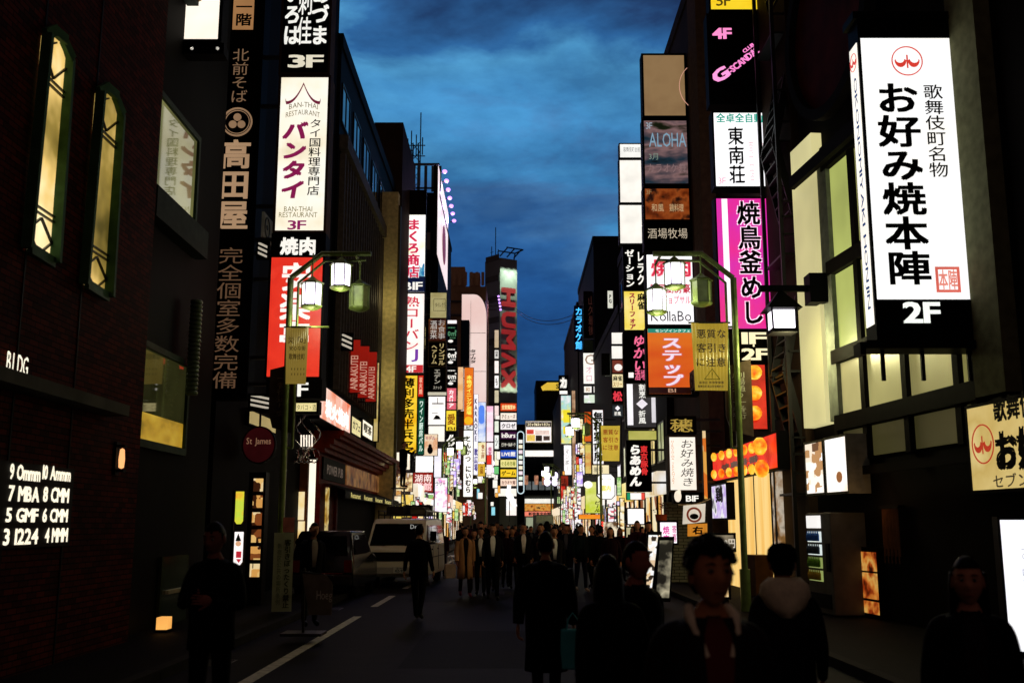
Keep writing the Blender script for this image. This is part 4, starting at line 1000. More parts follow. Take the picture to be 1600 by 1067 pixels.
for sgn, lo, hi, n in ((-1, 642, 742, 84), (1, 872, 1010, 84)):
    for i in range(n):
        for tries in range(14):
            px = lo + (hi - lo) * (i + rq.random()) / n if tries < 4 else rq.uniform(lo, hi); Y = min(130, 4.55 * 1600 / abs(px - 800) * rq.uniform(.97, 1.1))
            k = 60 / Y; w = rq.uniform(5, 12) * k ** .5; h = rq.uniform(12, 34) * k ** .5; y0 = rq.uniform(735, 800) if i % 3 else rq.uniform(650, 735)
            if not any(px + w / 2 > b[0] and px - w / 2 < b[2] and y0 + h > b[1] and y0 < b[3] for b in KEEP): break
        else: continue
        nm, f = TEX[rq.choice((0, 0, 0, 1, 1, 2, 3, 4, 5))]
        S(Y, (px - w / 2, y0, px + w / 2, y0 + h), f, f'small {nm} patterned light board in the mid street crush on the ' + ('pub' if sgn < 0 else 'lantern') + ' side', d=.2, fw=.03, mount=False, group=f'small {nm} boards on the ' + ('pub' if sgn < 0 else 'lantern') + ' side')

# ================================================================ signs of the other side, far to near
S(105, '873 586 888 609', '#0a0a0c', 'black square sign with one thick white katakana', [('カ', '875 589 886 607', WH, 'v', .12)], d=.5, fw=.03)
S(105, '874 610 887 616', '*#fff8f0@1.2', 'thin white box under the single katakana', d=.5, fw=.03)
S(104, '876 617 895 694', PIC(['#f8f0d8', '#f8e860', '#a8d8d0', '#fff0f4', '#e8f0a0'], .5, 1.05), 'pink-framed pastel vertical sign in yellow and green', d=.5, fw=.06, frame='#d898b8', extra=lambda pl, ro: MB().obox(pl, *pl.rect('880 640 891 660'), .001, .02).obox(pl, *pl.rect('880 666 891 678'), .001, .02).build('printed_patch', E('#f4e030', 1), ro))
S(104, '881 695 893 742', '*#fffafa@1.2', 'white vertical sign with thin black katakana below the pastel one', [('マンボー', '883 700 889 736', '#1a1a1e', 'v', .02)], d=.5, fw=.03)
S(100, '874 743 888 766', PIC(['#a83018', '#c85030', '#982410'], 1, .7, 'vor', sharp=True), 'reddish brown square banner with rows of dots', [('注意', '876 747 886 762', '#501008', 'v', .05)], d=.1, fw=.02, mount=False)
S(94, '894 610 900 800', PIC(['#c89868', '#f0c8a0', '#8a5a38', '#e8b890'], .4, .8), 'tall thin tan lit pilaster strip beyond the guide office sign', d=.6, mount=False, fw=.02)
S(92, '899 740 906 790', PIC(['#fff0e8', '#f8d8d0', '#ffffff'], .8, 1.0), 'slim pinkish menu strip low beside the tan strip', [('お茶', '901 745 904 775', '#b86868', 'v', .02)], d=.3, mount=False, fw=.02)
# blue neon karaoke
def neon(pl, box, s, col, label, back=True, bold=.03, way='v', strength=1.5, Yb=None, slant=0):
    a0, a1, z0, z1 = pl.rect(box); ro = root('neon_sign', pl.w((a0 + a1) / 2, z0), label, 'sign')
    MB().obox(pl, a0 - .1, a1 + .1, z0 - .15, z1 + .15, -.25, -.02).build('back_board', D('#0c1230', .5), ro)
    mb = MB(); write(mb, pl, s, (a0, a1, z0, z1), way, bold, .03, slant=slant); mb.build('neon_tube', E(col, strength, 0), ro)
    return ro
neon(front(88), '899 480 911 546', 'カラオケ館', '#48b8ff', 'tall blue neon sign glowing against the evening sky')
S(76, '912 455 943 527', '#0e0a0a', 'unlit black vertical sign with dim brown kanji beside the blue neon', [('山久最後', '919 462 929 524', '*#5a3028@.35', 'v', .0)], d=.5, fw=.05)
S(76, '912 531 943 549', '#3c4a34', 'dull green panel under the unlit black sign', d=.5, fw=.03)
S(75, '911 551 940 600', PIC(['#f0ece0', '#fffcf4', '#e8f0dc'], .7, 1.1), 'white panel with a fine outlined letter G', [('G', '914 554 929 570', '#9a7a68', 'h', -.01), ('オロ', '915 571 926 597', '#d898b0', 'v', .0), ('ビール', '932 558 937 595', '#589058', 'v', .02)], d=.5, fw=.03)
S(75, '912 603 925 614', WH, 'white box with dark rim, first of two beneath the letter G panel', [('和', '915 605 922 612', '#c8a888', 'v', .03)], d=.5, fw=.03, mount=False)
S(75, '927 603 940 614', WH, 'white box with dark rim, second beneath the letter G panel', [('食', '930 605 937 612', '#88a888', 'v', .03)], d=.5, fw=.03, mount=False)
S(74, '912 616 941 630', PIC(['#183818', '#e8f8e0', '#30682c', '#ffffff'], 1.5, .9, 'vor', sharp=True), 'green and white chequered panel above the white hexagonal lamp', d=.5, fw=.03, mount=False)
tw_ = S(66, '949 454 958 482', '*#e8e8d8@.9', 'small tilted white sign high on the dark house', [('PG', '951 460 956 474', '#101010', 'v', .05)], d=.1, fw=.02, mount=False)
S(62, '944 552 953 588', '*#e8f0d8@1.0', 'slim pale green lit panel beside the letter G panel', d=.3, fw=.02)
# guide office
S(58, '913 643 924 690', PIC(['#b02c14', '#e8641c', '#c84014', '#f08828'], .6, .9), 'red and orange gradient strip flanking the guide office sign', d=.3, fw=.02, mount=False)
S(58, '926 640 943 725', PIC(['#fff8f4', '#ffffff', '#ffe8e0'], .5, 1.15), 'white vertical sign with five black kanji in brush style', [('無料案内所', '928 643 942 721', '#100e10', 'v', .05)], d=.3, fw=.02, frame='#c85030')
S(58, '914 692 924 740', PIC(['#e8d058', '#f8e078', '#e87038', '#d8c040'], 1, .8), 'yellow strip with an orange dot under the red gradient strip', d=.3, fw=.02, mount=False)
S(58, '925 726 952 741', '*#f8e8b8@1.0', 'cream board with two handwritten kanji above the white octagon', [('新宿', '928 729 942 738', '#201808', 'h', .0)], d=.3, fw=.02)
def octo(box, pl, label):
    a0, a1, z0, z1 = pl.rect(box); ro = root('shop_sign', pl.w((a0 + a1) / 2, z0), label, 'sign'); c = (a1 - a0) * .2
    o = [(a0 + c, z0), (a1 - c, z0), (a1, z0 + c), (a1, z1 - c), (a1 - c, z1), (a0 + c, z1), (a0, z1 - c), (a0, z0 + c)]
    MB().poly(pl, o, -.25, -.02).build('casing', BLACK, ro)
    ca, cz = (a0 + a1) / 2, (z0 + z1) / 2
    MB().poly(pl, [(ca + (a - ca) * .93, cz + (z - cz) * .95) for a, z in o], -.0195, 0).build('panel', E('#fffdf8', 1.25), ro)
    letters(pl, ro, [('案内', '940 758 954 767', '*#e8e070@1.1', 'h', .06), ('無料', '938 747 943 750', '#a8a090', 'h', .02), ('CLUB', '949 747 955 750', '#a8a090', 'h', .02)], .01)
    MB().box(ca - .05, ca + .05, pl.o.y + .05, pl.o.y + .15, .12, z0 - .01).build('post', STEEL, ro)
octo('932 740 961 780', front(52), 'white octagonal sign with a black rim on a post')
S(56, '914 752 940 802', PIC(['#e8e040', '#c8d838', '#f4f0a0', '#d8c828'], .6, .95), 'yellow-green beer poster with black script', [('ビール', '929 782 938 800', '#182008', 'v', .03, dict(slant=.25))], d=.1, fw=.03, frame='#5a8028', mount=False, extra=lambda pl, ro: MB().disc(pl, *pl.az(919, 757), .24, .2, .02, 14, d0=.001).build('printed_foam', E('#fffdf0', 1.1), ro))
S(56, '904 803 943 811', PIC(['#f04020', '#f8a020', '#e83818'], .5, 1.0), 'red and orange awning strip below the beer poster', d=.8, fw=.02, mount=False)
# column pair four
Yc = 50
S(Yc, '940 552 953 586', '#131210', 'unlit narrow panel beside the white pair of boxes', d=.3, fw=.02, mount=False)
C4 = 'upper blank white boxes of the slim column'
S(Yc, '955 519 974 538', WH, 'blank white box on top of its slim column', d=.3, fw=.025, group=C4)
S(Yc, '955 540 974 561', WH, 'blank white box second from the top of its slim column', d=.3, fw=.025, group=C4)
S(Yc, '956 562 974 583', PIC(['#5a2018', '#8a4030', '#401410'], 1, .7), 'brown panel with a white cup print', d=.3, fw=.025, extra=lambda pl, ro: MB().disc(pl, *pl.az(966, 574), .2, .17, .015, 14, d0=.001).build('printed_cup', E('#fff8f0', 1), ro))
S(Yc, '956 584 974 606', '*#f4e4b0@1.0', 'cream panel with black and gold mahjong parlour writing', [('麻雀', '958 587 972 595', '#18140c', 'h', .03), ('スリー', '958 597 972 604', '#b07818', 'h', .03)], d=.3, fw=.025)
S(Yc, '956 607 974 630', '#0d0a0a', 'black panel with a red brush kanji', [('松', '958 611 972 627', '*#e03848@1', 'v', .05)], d=.3, fw=.025)
S(Yc, '956 632 974 652', '*#30363c@.6', 'dark grey panel with a small white diamond', [('折風', '960 643 970 649', WH, 'h', .03)], d=.3, fw=.025, extra=lambda pl, ro: MB().poly(pl, [pl.az(965, 633.5), pl.az(969, 637.5), pl.az(965, 641.5), pl.az(961, 637.5)], .001, .015).build('diamond_mark', E('#fff8ff', 1), ro))
# column three
Y3 = 43
C3 = 'panels of the column behind the barbecue column'
S(Y3, '967 224 1004 248', '*#f4f4ee@1.1', 'white panel with small grey lettering crowning the blank white column', [('歌舞伎町会館', '974 230 1000 238', '#6a6a6a', 'h', .0)], d=.4, fw=.05, group=C3)
S(Y3, '967 249 1005 318', WH, 'tall blank white panel under the lettered crown panel', d=.4, fw=.05, group=C3)
S(Y3, '967 319 1006 382', WH, 'blank white panel just above the black katakana panel', d=.4, fw=.05, group=C3)
S(Y3, '974 384 1008 452', '#0c0a0a', 'black panel with white katakana in two columns', [('ゼーション', '977 390 991 449', WH, 'v', .04), ('レラク', '995 392 1007 446', WH, 'v', .04)], d=.4, fw=.04, group=C3)
S(Y3, '974 454 1010 517', PIC(['#f0d040', '#f8e068', '#ffe890', '#f0c030'], .8, 1.0), 'yellow panel with red katakana and black kanji', [('スリーフォア', '983 457 993 515', '#a0283c', 'v', .05), ('麻雀', '996 458 1008 484', '#1a120a', 'v', .04)], d=.4, fw=.04, group=C3)
S(Y3, '974 519 1012 597', '#0c0909', 'black panel with looping pink brush hiragana', [('ゆかい', '990 523 1009 580', '*#f06890@1.05', 'v', .03, dict(slant=.2)), ('酒場', '992 578 1010 594', '*#f06890@1.05', 'h', .02)], d=.4, fw=.04, group=C3, subs=(('982 582 990 590', E('#fff4ee', 1.1)),))
def diam(pl, ro):
    MB().poly(pl, [pl.az(1003, 623), pl.az(1012, 631), pl.az(1003, 639), pl.az(994, 631)], .01, .02).build('diamond_mark', E('#f8f0f8', 1), ro)
S(Y3 - .4, '977 597 1030 669', PIC(['#282628', '#3c3a3c', '#4a484a'], .8, .75), 'grey gradient panel with white kanji and a diamond', [('割烹', '998 600 1009 622', WH2, 'v', .03), ('折風', '998 641 1009 662', WH2, 'v', .03)], d=.4, fw=.05, subs=(('980 600 989 664', E('#f8f4f8', 1.1)), ('1018 612 1026 660', E('#e8e4e8', .9))), extra=diam)
S(Y3 - .4, '981 672 1030 688', PIC(['#b8b850', '#d8d070', '#889038'], .6, .75), 'olive lit band above the black ramen sign', d=.3, fw=.03)
# barbecue column
Y2 = 34
C2 = 'panels of the tall barbecue column'
S(Y2, '1003 84 1073 184', PIC(['#8a6a48', '#a08058', '#94744e'], .5, .75), 'large plain tan panel with a faint arc of neon', d=.5, fw=.07, group=C2,
  extra=lambda pl, ro: (MB().ring(pl, pl.rect('1058 92 1100 180')[1] - .1, (pl.rect('1058 92 1100 180')[2] + pl.rect('1058 92 1100 180')[3]) / 2, .78, .9, .02, .002, .02, 24, t0=math.pi * .62, t1=math.pi * 1.38).build('neon_arc', E('#e8a890', .8), ro)))
S(Y2, '1004 186 1077 290', PIC(['#080e12', '#1c3848', '#5c5058', '#a07c7c', '#1c2410', '#0a100a'], .9, .6, stretch=(.6, 1, 1.8)), 'dim landscape picture panel with thin white neon letters', [('3F', '1009 192 1019 202', '*#b8c8d8@.7', 'h', .0), ('ALOHA', '1014 208 1072 230', '*#90b8d0@.7', 'h', -.012), ('3月', '1014 240 1028 250', '*#9ab0a0@.6', 'h', .0), ('カラオケ舞', '1012 256 1072 270', '*#a88888@.6', 'h', -.01)], d=.5, fw=.07, group=C2)
S(Y2, '1005 292 1080 346', PIC(['#1c0a06', '#8a3810', '#b05420', '#2c100a', '#0c0605'], 1.6, .6), 'dim orange picture panel with cream lettering', [('3F', '1009 297 1018 304', '*#b89060@.6', 'h', .0), ('和風', '1018 319 1037 331', '*#d8b888@.8', 'h', .0), ('鶏料理', '1046 319 1068 331', '*#d8b888@.8', 'h', .0)], d=.5, fw=.07, group=C2)
S(Y2, '1006 348 1082 392', '#0b0909', 'black panel with four thin cream kanji', [('酒場牧場', '1012 357 1074 373', '*#c8b8a0@.85', 'h', -.005)], d=.5, fw=.07, group=C2)
S(Y2, '1009 396 1085 509', PIC(['#fff6f8', '#ffffff', '#fdf4ff'], .6, 1.2), 'white panel with red Korean barbecue writing and black Latin name', [
    ('焼肉', '1018 406 1078 432', '#e02848', 'h', .02, dict(outline='*#ff90a0@1.0', ow=.03)), ('韓国厨房豪', '1016 444 1078 458', '#c82840', 'h', .03), ('サムギョプサル', '1016 462 1079 475', '#e85878', 'h', .02), ('KollaBo', '1017 486 1080 502', '#2c2c34', 'h', -.008)], d=.5, fw=.05, group=C2)
S(Y2 - .2, '1010 511 1092 618', PIC(['#b83010', '#d85018', '#f08828', '#f0b848'], .25, .95, stretch=(.3, 1, 1)), 'orange-red gradient panel with pink-white katakana', [('ステップ', '1034 526 1066 604', '#f4e0f0', 'v', .035, dict(outline='#d86868', ow=.05))], d=.5, fw=.06, group=C2,
  subs=(('1012 513 1090 520', E('#2c9c84', .8)), ('1012 605 1090 615', E('#2c0c08', .5))), extra=lambda pl, ro: letters(pl, ro, [('モンゾインクフェ', '1024 514.5 1078 519', '*#e0fff0@1', 'h', .03), ('B1', '1044 607 1056 613', '*#d8a888@.8', 'h', .0)], .014))
# pink tower
Y1 = 24
C1 = 'panels of the pink sign tower by the iron stairs'
S(Y1, '1107 -50 1188 18', PIC(['#f8c818', '#ffdc30', '#f0b810'], .8, 1.0), 'yellow rounded lightbox cropped at the picture top', [('5F', '1119 -6 1141 10', '#4a3c10', 'h', .02)], d=.4, group=C1)
def gs(pl, ro):
    def slanted(s, p0, p1, hpx, col, bold):
        a0, z0 = pl.az(*p0); a1, z1 = pl.az(*p1); L_ = math.hypot(a1 - a0, z1 - z0); hh = hpx / 1600 * 24.5
        t = MB(); write(t, pl, s, (0.0, L_, 0.0, hh), 'h', bold, .014)
        c, sn = (a1 - a0) / L_, (z1 - z0) / L_
        for p in t.v: x, z = p.x, p.z; p.x, p.z = pl.w(a0 + x * c - z * sn, 0).x, z0 + x * sn + z * c
        t.build('lettering', lettermat(col), ro)
    slanted('G', (1121, 131), (1141, 118), 19, '*#ff9ad8@1.15', .08)
    slanted('-SCANDAL', (1143, 116), (1188, 81), 11, '*#ff88d0@1.1', .05)
    slanted('CLUB', (1163, 84), (1179, 72), 6, '*#ff88d0@1.1', .05)
    mb = MB(); mb.bar(pl.w(*pl.az(1136, 110), .01), pl.w(*pl.az(1182, 75), .01), .02, .01); mb.build('underline', E('#ffa0dc', 1), ro)
S(Y1, '1106 22 1193 164', '#0a080a', 'black panel with slanting pink neon club lettering', [('4F', '1114 45 1142 61', '*#ff8cc8@1.15', 'h', .06)], d=.4, group=C1, extra=gs)
S(Y1, '1114 174 1200 294', PIC(['#fdf8ff', '#ffffff', '#f8f0ff'], .7, 1.25), 'white panel with three large serif kanji under green writing', [('全卓全自動', '1119 178 1191 192', '#18a088', 'h', .03), ('東南荘', '1138 198 1163 288', '#181420', 'v', .025), ('南口店', '1170 220 1178 284', '#f0c8d0', 'v', .0), ('交差点', '1186 222 1194 268', '#f0b8c8', 'v', .0), ('3F', '1122 278 1134 288', '#f0a0b8', 'h', .0)], d=.4, group=C1, frame='#0d0b0c')
S(Y1, '1120 308 1209 516', PIC(['#e82060', '#f02c90', '#d830b8', '#f83478'], .35, 1.0), 'tall hot pink panel with five black brush characters', [('焼鳥釜めし', '1155 314 1190 508', '#120a10', 'v', .03, dict(outline='*#ffd8f0@1.2', ow=.045))], d=.4, group=C1, subs=(('1131 311 1140 513', E('#fff0fa', 1.3)),), fw=.04)
S(Y1, '1150 517 1209 566', '#0c0a08', 'black floor panel with rounded cream numerals', [('1F', '1160 520 1197 537', '*#fff0c0@1.1', 'h', .06), ('2F', '1160 545 1199 562', '*#fff0c0@1.1', 'h', .06), ('.', '1176 538 1179 542', '*#fff0c0@1', 'h', .05)], d=.4, group=C1)
# red lantern boards
def lantern(par, pl, px, py, w, h, d=.12):
    a, z = pl.az(px, py)
    n = 9; prof = [(max(.02, (math.sin(math.pi * (i + .6) / (n + 1.2)) ** .55)) * (1 + (.05 if i % 2 else 0)) , i / n) for i in range(n + 1)]
    MB().lathe(pl.w(a, z - h / 2, d), [(r * w / 2, t * h) for r, t in prof], 14).build('lantern', PIC(['#f04808', '#ff8818', '#ffc030', '#ffe070'], 4.0, 1.15), par)
S(23.6, '1158 568 1199 672', PIC(['#a00c08', '#d41c10', '#e82c18', '#b81008'], 1.3, .95), 'narrow red board carrying three glowing lanterns above one another', d=.25, fw=.03, extra=lambda pl, ro: [lantern(ro, pl, 1177, y, .34, .32) for y in (583, 615, 646)] and [lantern(ro, pl, 1160, y, .3, .3) for y in (592, 622, 652)])
RL = rside(5.75)
def lan2(pl, ro):
    for px, py, w in ((1201, 697, .6), (1204, 732, .6)): lantern(ro, pl, px, py, .32, .38, .2)
    for i in range(6):
        lantern(ro, pl, 1121 + i * 12, 714 - i * 2.8, .16, .24, .1); lantern(ro, pl, 1121 + i * 12, 741 - i * 1.6, .16, .24, .1)
S(RL, '1113 690 1216 744', PIC(['#b01004', '#e82010', '#f43018', '#c81808'], 1.2, 1.05), 'wide red board over the warm shop entrance, crowded with glowing lanterns', [('焼鳥番番', '1128 718 1186 728', '#2a0604', 'h', .05), ('釜めし酒場', '1126 730 1180 737', '#2a0604', 'h', .04)], d=.3, extra=lan2)
# cream teppan sign, ramen
S(36, '979 688 1018 768', '#0c0a0a', 'black ramen sign with looping white hiragana and red kanji', [('らあめん', '984 694 1002 760', WH, 'v', .06, dict(slant=.12)), ('東京豚骨', '1001 696 1012 742', '*#e03030@1', 'v', .04)], d=.35, fw=.03)
S(36, '979 769 1008 781', '*#fff4ee@1.15', 'strip with green, white and red flag colours below the ramen sign', d=.2, fw=.02, mount=False, subs=(('979.5 769.5 985 780.5', E('#20a070', .9)), ('1002 769.5 1007.5 780.5', E('#f05040', 1.0))))
S(29, '1044 680 1090 768', PIC(['#f0e4d0', '#fff6e8', '#f8ecd8'], .8, 1.05), 'cream panel with handwritten kana and an orange Latin column', [('お好み焼き', '1064 686 1084 760', '#14100e', 'v', .005, dict(slant=.15)), ('HIROSHIMA TEPPANYAKI', '1049 688 1054 756', '#d88848', 'v', .0)], d=.5, fw=.05, frame='#4a4438')
S(29.1, '1042 650 1088 678', '#12100c', 'black panel with a gold sheaf of brush strokes', [('穂', '1047 654 1083 675', '*#b89840@.8', 'h', -.015), ('米', '1050 656 1080 674', '*#c8a848@.7', 'h', -.02)], d=.3, fw=.03)
S(28.8, '1052 769 1098 786', '#0b0a0a', 'small black tag with a white vase mark under the cream panel', [('B1F', '1072 774 1091 783', WH, 'h', .04)], d=.3, fw=.02, mount=False, extra=lambda pl, ro: MB().disc(pl, *pl.az(1059, 775), .1, .16, .015, 14, d0=.001).disc(pl, *pl.az(1061, 768), .05, .07, .015, 12, d0=.001).build('vase_mark', E('#fff0d8', 1), ro))
S(28.5, '1098 672 1105 780', PIC(['#e87828', '#f8d8a0', '#c84818', '#f0b050'], 1.5, .85, 'vor', sharp=True), 'very thin orange strip sign beside the cream panel', d=.15, fw=.02, mount=False)
# pennant flags
for k, (b, Y, f, t, c, l, rot) in enumerate((('1066 788 1101 817', 26, '#e8dcc8', '', '', 'cream cloth flag with a round bowl emblem strung over the pavement', -.25), ('1074 818 1105 837', 25.9, '#d88828', '右', '#1c0c04', 'orange cloth flag with a black brush character below the bowl flag', -.1))):
    pl = front(Y); a0, a1, z0, z1 = pl.rect(b); ro = root('hanging_flag', pl.w((a0 + a1) / 2, z0), l, 'flag')
    sk = (z1 - z0) * rot * -1
    n = 6; mb = MB()
    for i in range(n):
        u0, u1 = i / n, (i + 1) / n
        w0, w1 = .03 * math.sin(u0 * 6), .03 * math.sin(u1 * 6)
        P = lambda u, v, w: pl.w(a0 + u * (a1 - a0) + v * sk * .3, z0 + v * (z1 - z0) + (u - .5) * rot * -.4 * (a1 - a0), w)
        mb.add([P(u0, 0, w0), P(u1, 0, w1), P(u1, 1, w1), P(u0, 1, w0)], [(0, 1, 2, 3)], 0, True)
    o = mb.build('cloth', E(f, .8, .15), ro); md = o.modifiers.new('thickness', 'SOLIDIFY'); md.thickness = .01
    if t: letters(pl, ro, [(t, '1082 822 1097 834', c, 'h', .05)], .05)
    else:
        ca, cz = pl.az(1084, 804)
        MB().ring(pl, ca, cz, .19, .19, .05, .045, .055).build('bowl_emblem', E('#8a3018', .6), ro)
        MB().disc(pl, ca, cz - .04, .11, .07, .056, 14, d0=.046).build('bowl_print', BLACK, ro)
pts = [at_(1060 + i * 5, 788 - 9 * (i / 10) + 4 * math.sin(i / 10 * math.pi), 26) for i in range(11)]
tag(MB().tube(pts, .012, 6).build('flag_line', D('#c8c0b0')), 'thin slack line from which the cloth flags hang', 'rope')

# --- the near white okonomiyaki box
Yo = 14.4
pl = front(Yo)
ob = root('projecting_sign', pl.w(pl.rect('1345 60 1512 470')[0], pl.rect('1345 60 1512 470')[2]), 'big white projecting lightbox with heavy black brush kana and a red crest', 'sign')
a0, a1, z0, z1 = pl.rect('1357 60 1500 468')
zb = pl.az(1430, 532)[1]
dep = .42
MB().obox(pl, a0 - .035, a1 + .16, zb, z1 + .3, -dep, -.03).build('casing', BLACK, ob)
mb = MB()
for q in ((a0 - .035, a0, zb, z1 + .3), (a1, a1 + .16, zb, z1 + .3), (a0, a1, zb, z0), (a0, a1, z1, z1 + .3)): mb.obox(pl, *q, -.0295, .01)
mb.build('rim', BLACK, ob)
MB().obox(pl, a0 + .001, a1 - .001, z0 + .001, z1 - .001, -.0295, 0).build('panel', PIC(['#fffdf4', '#ffffff', '#fff9ea'], .5, 1.1), ob)
MB().obox(pl, a0, a1, z0, z1, -dep - .02, -dep - .001).build('back_panel', PIC(['#fffdf4', '#ffffff', '#fff9ea'], .5, 1.1), ob)
sl = Plane(pl.w(a0 - .035, 0), (0, -1, 0))       # the narrow side that faces the street
MB().obox(sl, -dep + .05, -.05, zb + .25, z1 - .05, .001, .012).build('side_panel', E('#fff8ea', 1.15), ob)
def hcrest(pl, par, ca, cz, r, d, col):
    mb = MB().ring(pl, ca, cz, r, r, r * .07, d, d + .008, 32)
    for sg in (-1, 1):
        out = []
        for i in range(9): t = math.pi * (1.0 + i / 8); out.append((ca + sg * (r * .42 + .38 * r * math.cos(t) * 1.0), cz + .05 * r + .48 * r * math.sin(t)))
        for i in range(9): t = math.pi * (2.0 - i / 8); out.append((ca + sg * (r * .46 + .28 * r * math.cos(t)), cz + .12 * r + .26 * r * math.sin(t)))
        mb.poly(pl, out, d, d + .008)
    mb.poly(pl, [(ca - r * .05, cz - r * .5), (ca + r * .05, cz - r * .5), (ca + r * .05, cz + r * .4), (ca - r * .05, cz + r * .4)], d + .0085, d + .012)
    mb.build('crest', lettermat(col), par)
cc = pl.az(1417, 96)
hcrest(pl, ob, cc[0], cc[1], .235, .004, '#d83c30')
letters(pl, ob, [('お好み焼本陣', '1378 128 1444 446', '#060608', 'v', .032), ('歌舞伎町名物', '1447 132 1477 278', '#10120e', 'v', .012)], .006)
letters(pl, ob, [('2F', '1412 473 1467 504', '*#f4f8f0@1.1', 'h', .05)], .016)
sq = pl.rect('1462 417 1500 457')
mb = MB()
for q in ((sq[0], sq[1], sq[2], sq[2] + .04), (sq[0], sq[1], sq[3] - .04, sq[3]), (sq[0], sq[0] + .04, sq[2] + .041, sq[3] - .041), (sq[1] - .04, sq[1], sq[2] + .041, sq[3] - .041)): mb.obox(pl, *q, .002, .008)
mb.build('seal', E('#e06858', .9), ob)
letters(pl, ob, [('本陣', '1467 422 1495 452', '#e88878', 'h', .03)], .006)
t = MB(); write(t, sl, 'OKONOMIYAKI HONJIN', (-dep + .12, -.14, zb + .5, z1 - .55), 'v', .01, .014); 
# upright words run down the narrow side, turned on their side
t = MB(); hh = (z1 - .55) - (zb + .5)
write(t, sl, 'OKONOMIYAKI HONJIN', (0.0, hh, 0.0, .16), 'h', .015, .014)
for p in t.v:
    s_ = (p - sl.o).dot(sl.a); h_ = p.z
    q = sl.w(-dep / 2 - .08 + h_, z1 - .55 - s_, .014); p.x, p.y, p.z = q.x, q.y, q.z
t.build('lettering', lettermat('#1c3a6a'), ob)
hcrest(sl, ob, -dep / 2, z1 - .3, .14, .014, '#d83c30')
mb = MB().box(a0 - .2, a1 + .3, Yo - .06, Yo + dep + .06, zb - .12, zb - .002)
mb.box(a0 - .28, a0 - .201, Yo, Yo + .3, zb - .2, zb - .02).box(a1 + .301, a1 + .4, Yo, Yo + .3, zb - .2, zb - .02)
mb.box(a0 - .1, a1 + .25, Yo - .03, Yo + dep + .03, z1 + .302, z1 + .42).build('ledge', D('#100e0d', .5), ob)
for z in (zb + .5, zb + 1.5, z1 - .6): MB().box(a1 + .161, 5.55, Yo + .1, Yo + .3, z - .22, z + .22).build('bracket', BLACK, ob)
for a in (a0 + .1, (a0 + a1) / 2, a1): MB().bar((a, Yo + .2, zb - .121), (a, Yo + .2, zb - .55), .05).build('hanger', BLACK, ob)
# amber fascia at the picture edge
fp = Plane(RB.w(0, 0, .25), RB.a)
def fcrest(pl, ro):
    r = pl.rect('1522 662 1551 725'); hcrest(pl, ro, (r[0] + r[1]) / 2, (r[2] + r[3]) / 2, (r[3] - r[2]) / 2, .004, '#b03018')
a0_, a1_, z0_, z1_ = fp.rect('1512 618 1640 768')
S(fp, '1512 616 1680 767', PIC(['#c8a858', '#e8cc80', '#d8b868', '#f0d890'], .8, .8), 'amber lit fascia with a red round crest, cropped by the picture edge', [('歌舞伎町', '1553 612 1640 652', '#14100a', 'h', .04), ('お好み焼', '1558 662 1720 728', '#080608', 'h', .07), ('セブンイレブン', '1553 735 1700 757', '#2a2214', 'h', .02)], d=.25, extra=fcrest)
# menu light boxes on the corner
mp_ = Plane(RB.w(0, 0, .5), RB.a)
def grid(pl, ro):
    pass
S(mp_, '1258 688 1288 774', PIC(['#fff8f0', '#f0e0c8', '#b88858', '#ffffff', '#fff4e8', '#6a4830'], 3.5, 1.15, 'vor', stretch=(1, 1, 2), sharp=True), 'lit menu box filled with small food photos at the house corner', d=.4, frame='#5a564e', name='menu_box', cat='menu')
S(mp_, '1289 680 1325 772', PIC(['#fffaf4', '#fff2e4', '#ffffff', '#f8dcc0'], .9, 1.25), 'brighter lit menu box beside the food photo one', d=.4, frame='#5a564e', name='menu_box', cat='menu',
  extra=lambda pl, ro: MB().disc(pl, *pl.az(1312, 745), .12, .1, .012, 14, d0=.001).build('printed_bowl', E('#a86838', .8), ro))

# ================================================================ street furniture and shopfronts
GREENIRON = D('#6a7c3c', 0.4, 0.2, 0.3, 8)
LANTERN_ON = E('#f4e8ff', 4.0, 0); LANTERN_OFF = D('#9cb070', .3, 0, .2, 8)
def hexlantern(mb_f, mb_g, c, r=.2, h=.42):
    """cap, bars and foot in mb_f, glass in mb_g; c the hanging point"""
    c = Vector(c)
    mb_f.lathe(c - Vector((0, 0, .16)), [(r * 1.2, 0), (r * 1.15, .03), (r * .5, .1), (.03, .16)], 6, sm=False)
    mb_f.lathe(c - Vector((0, 0, .16 + h + .07)), [(.05, -.04), (r * .9, 0), (r * 1.08, .03), (r * 1.08, .06)], 6, sm=False)
    for k in range(6):
        t = k * math.pi / 3
        mb_f.bar(c + Vector((r * 1.0 * math.cos(t), r * 1.0 * math.sin(t), -.16)), c + Vector((r * .98 * math.cos(t), r * .98 * math.sin(t), -.17 - h)), .022)
    mb_g.lathe(c - Vector((0, 0, .165 + h)), [(r * .9, 0), (r * .94, h)], 6, sm=False)
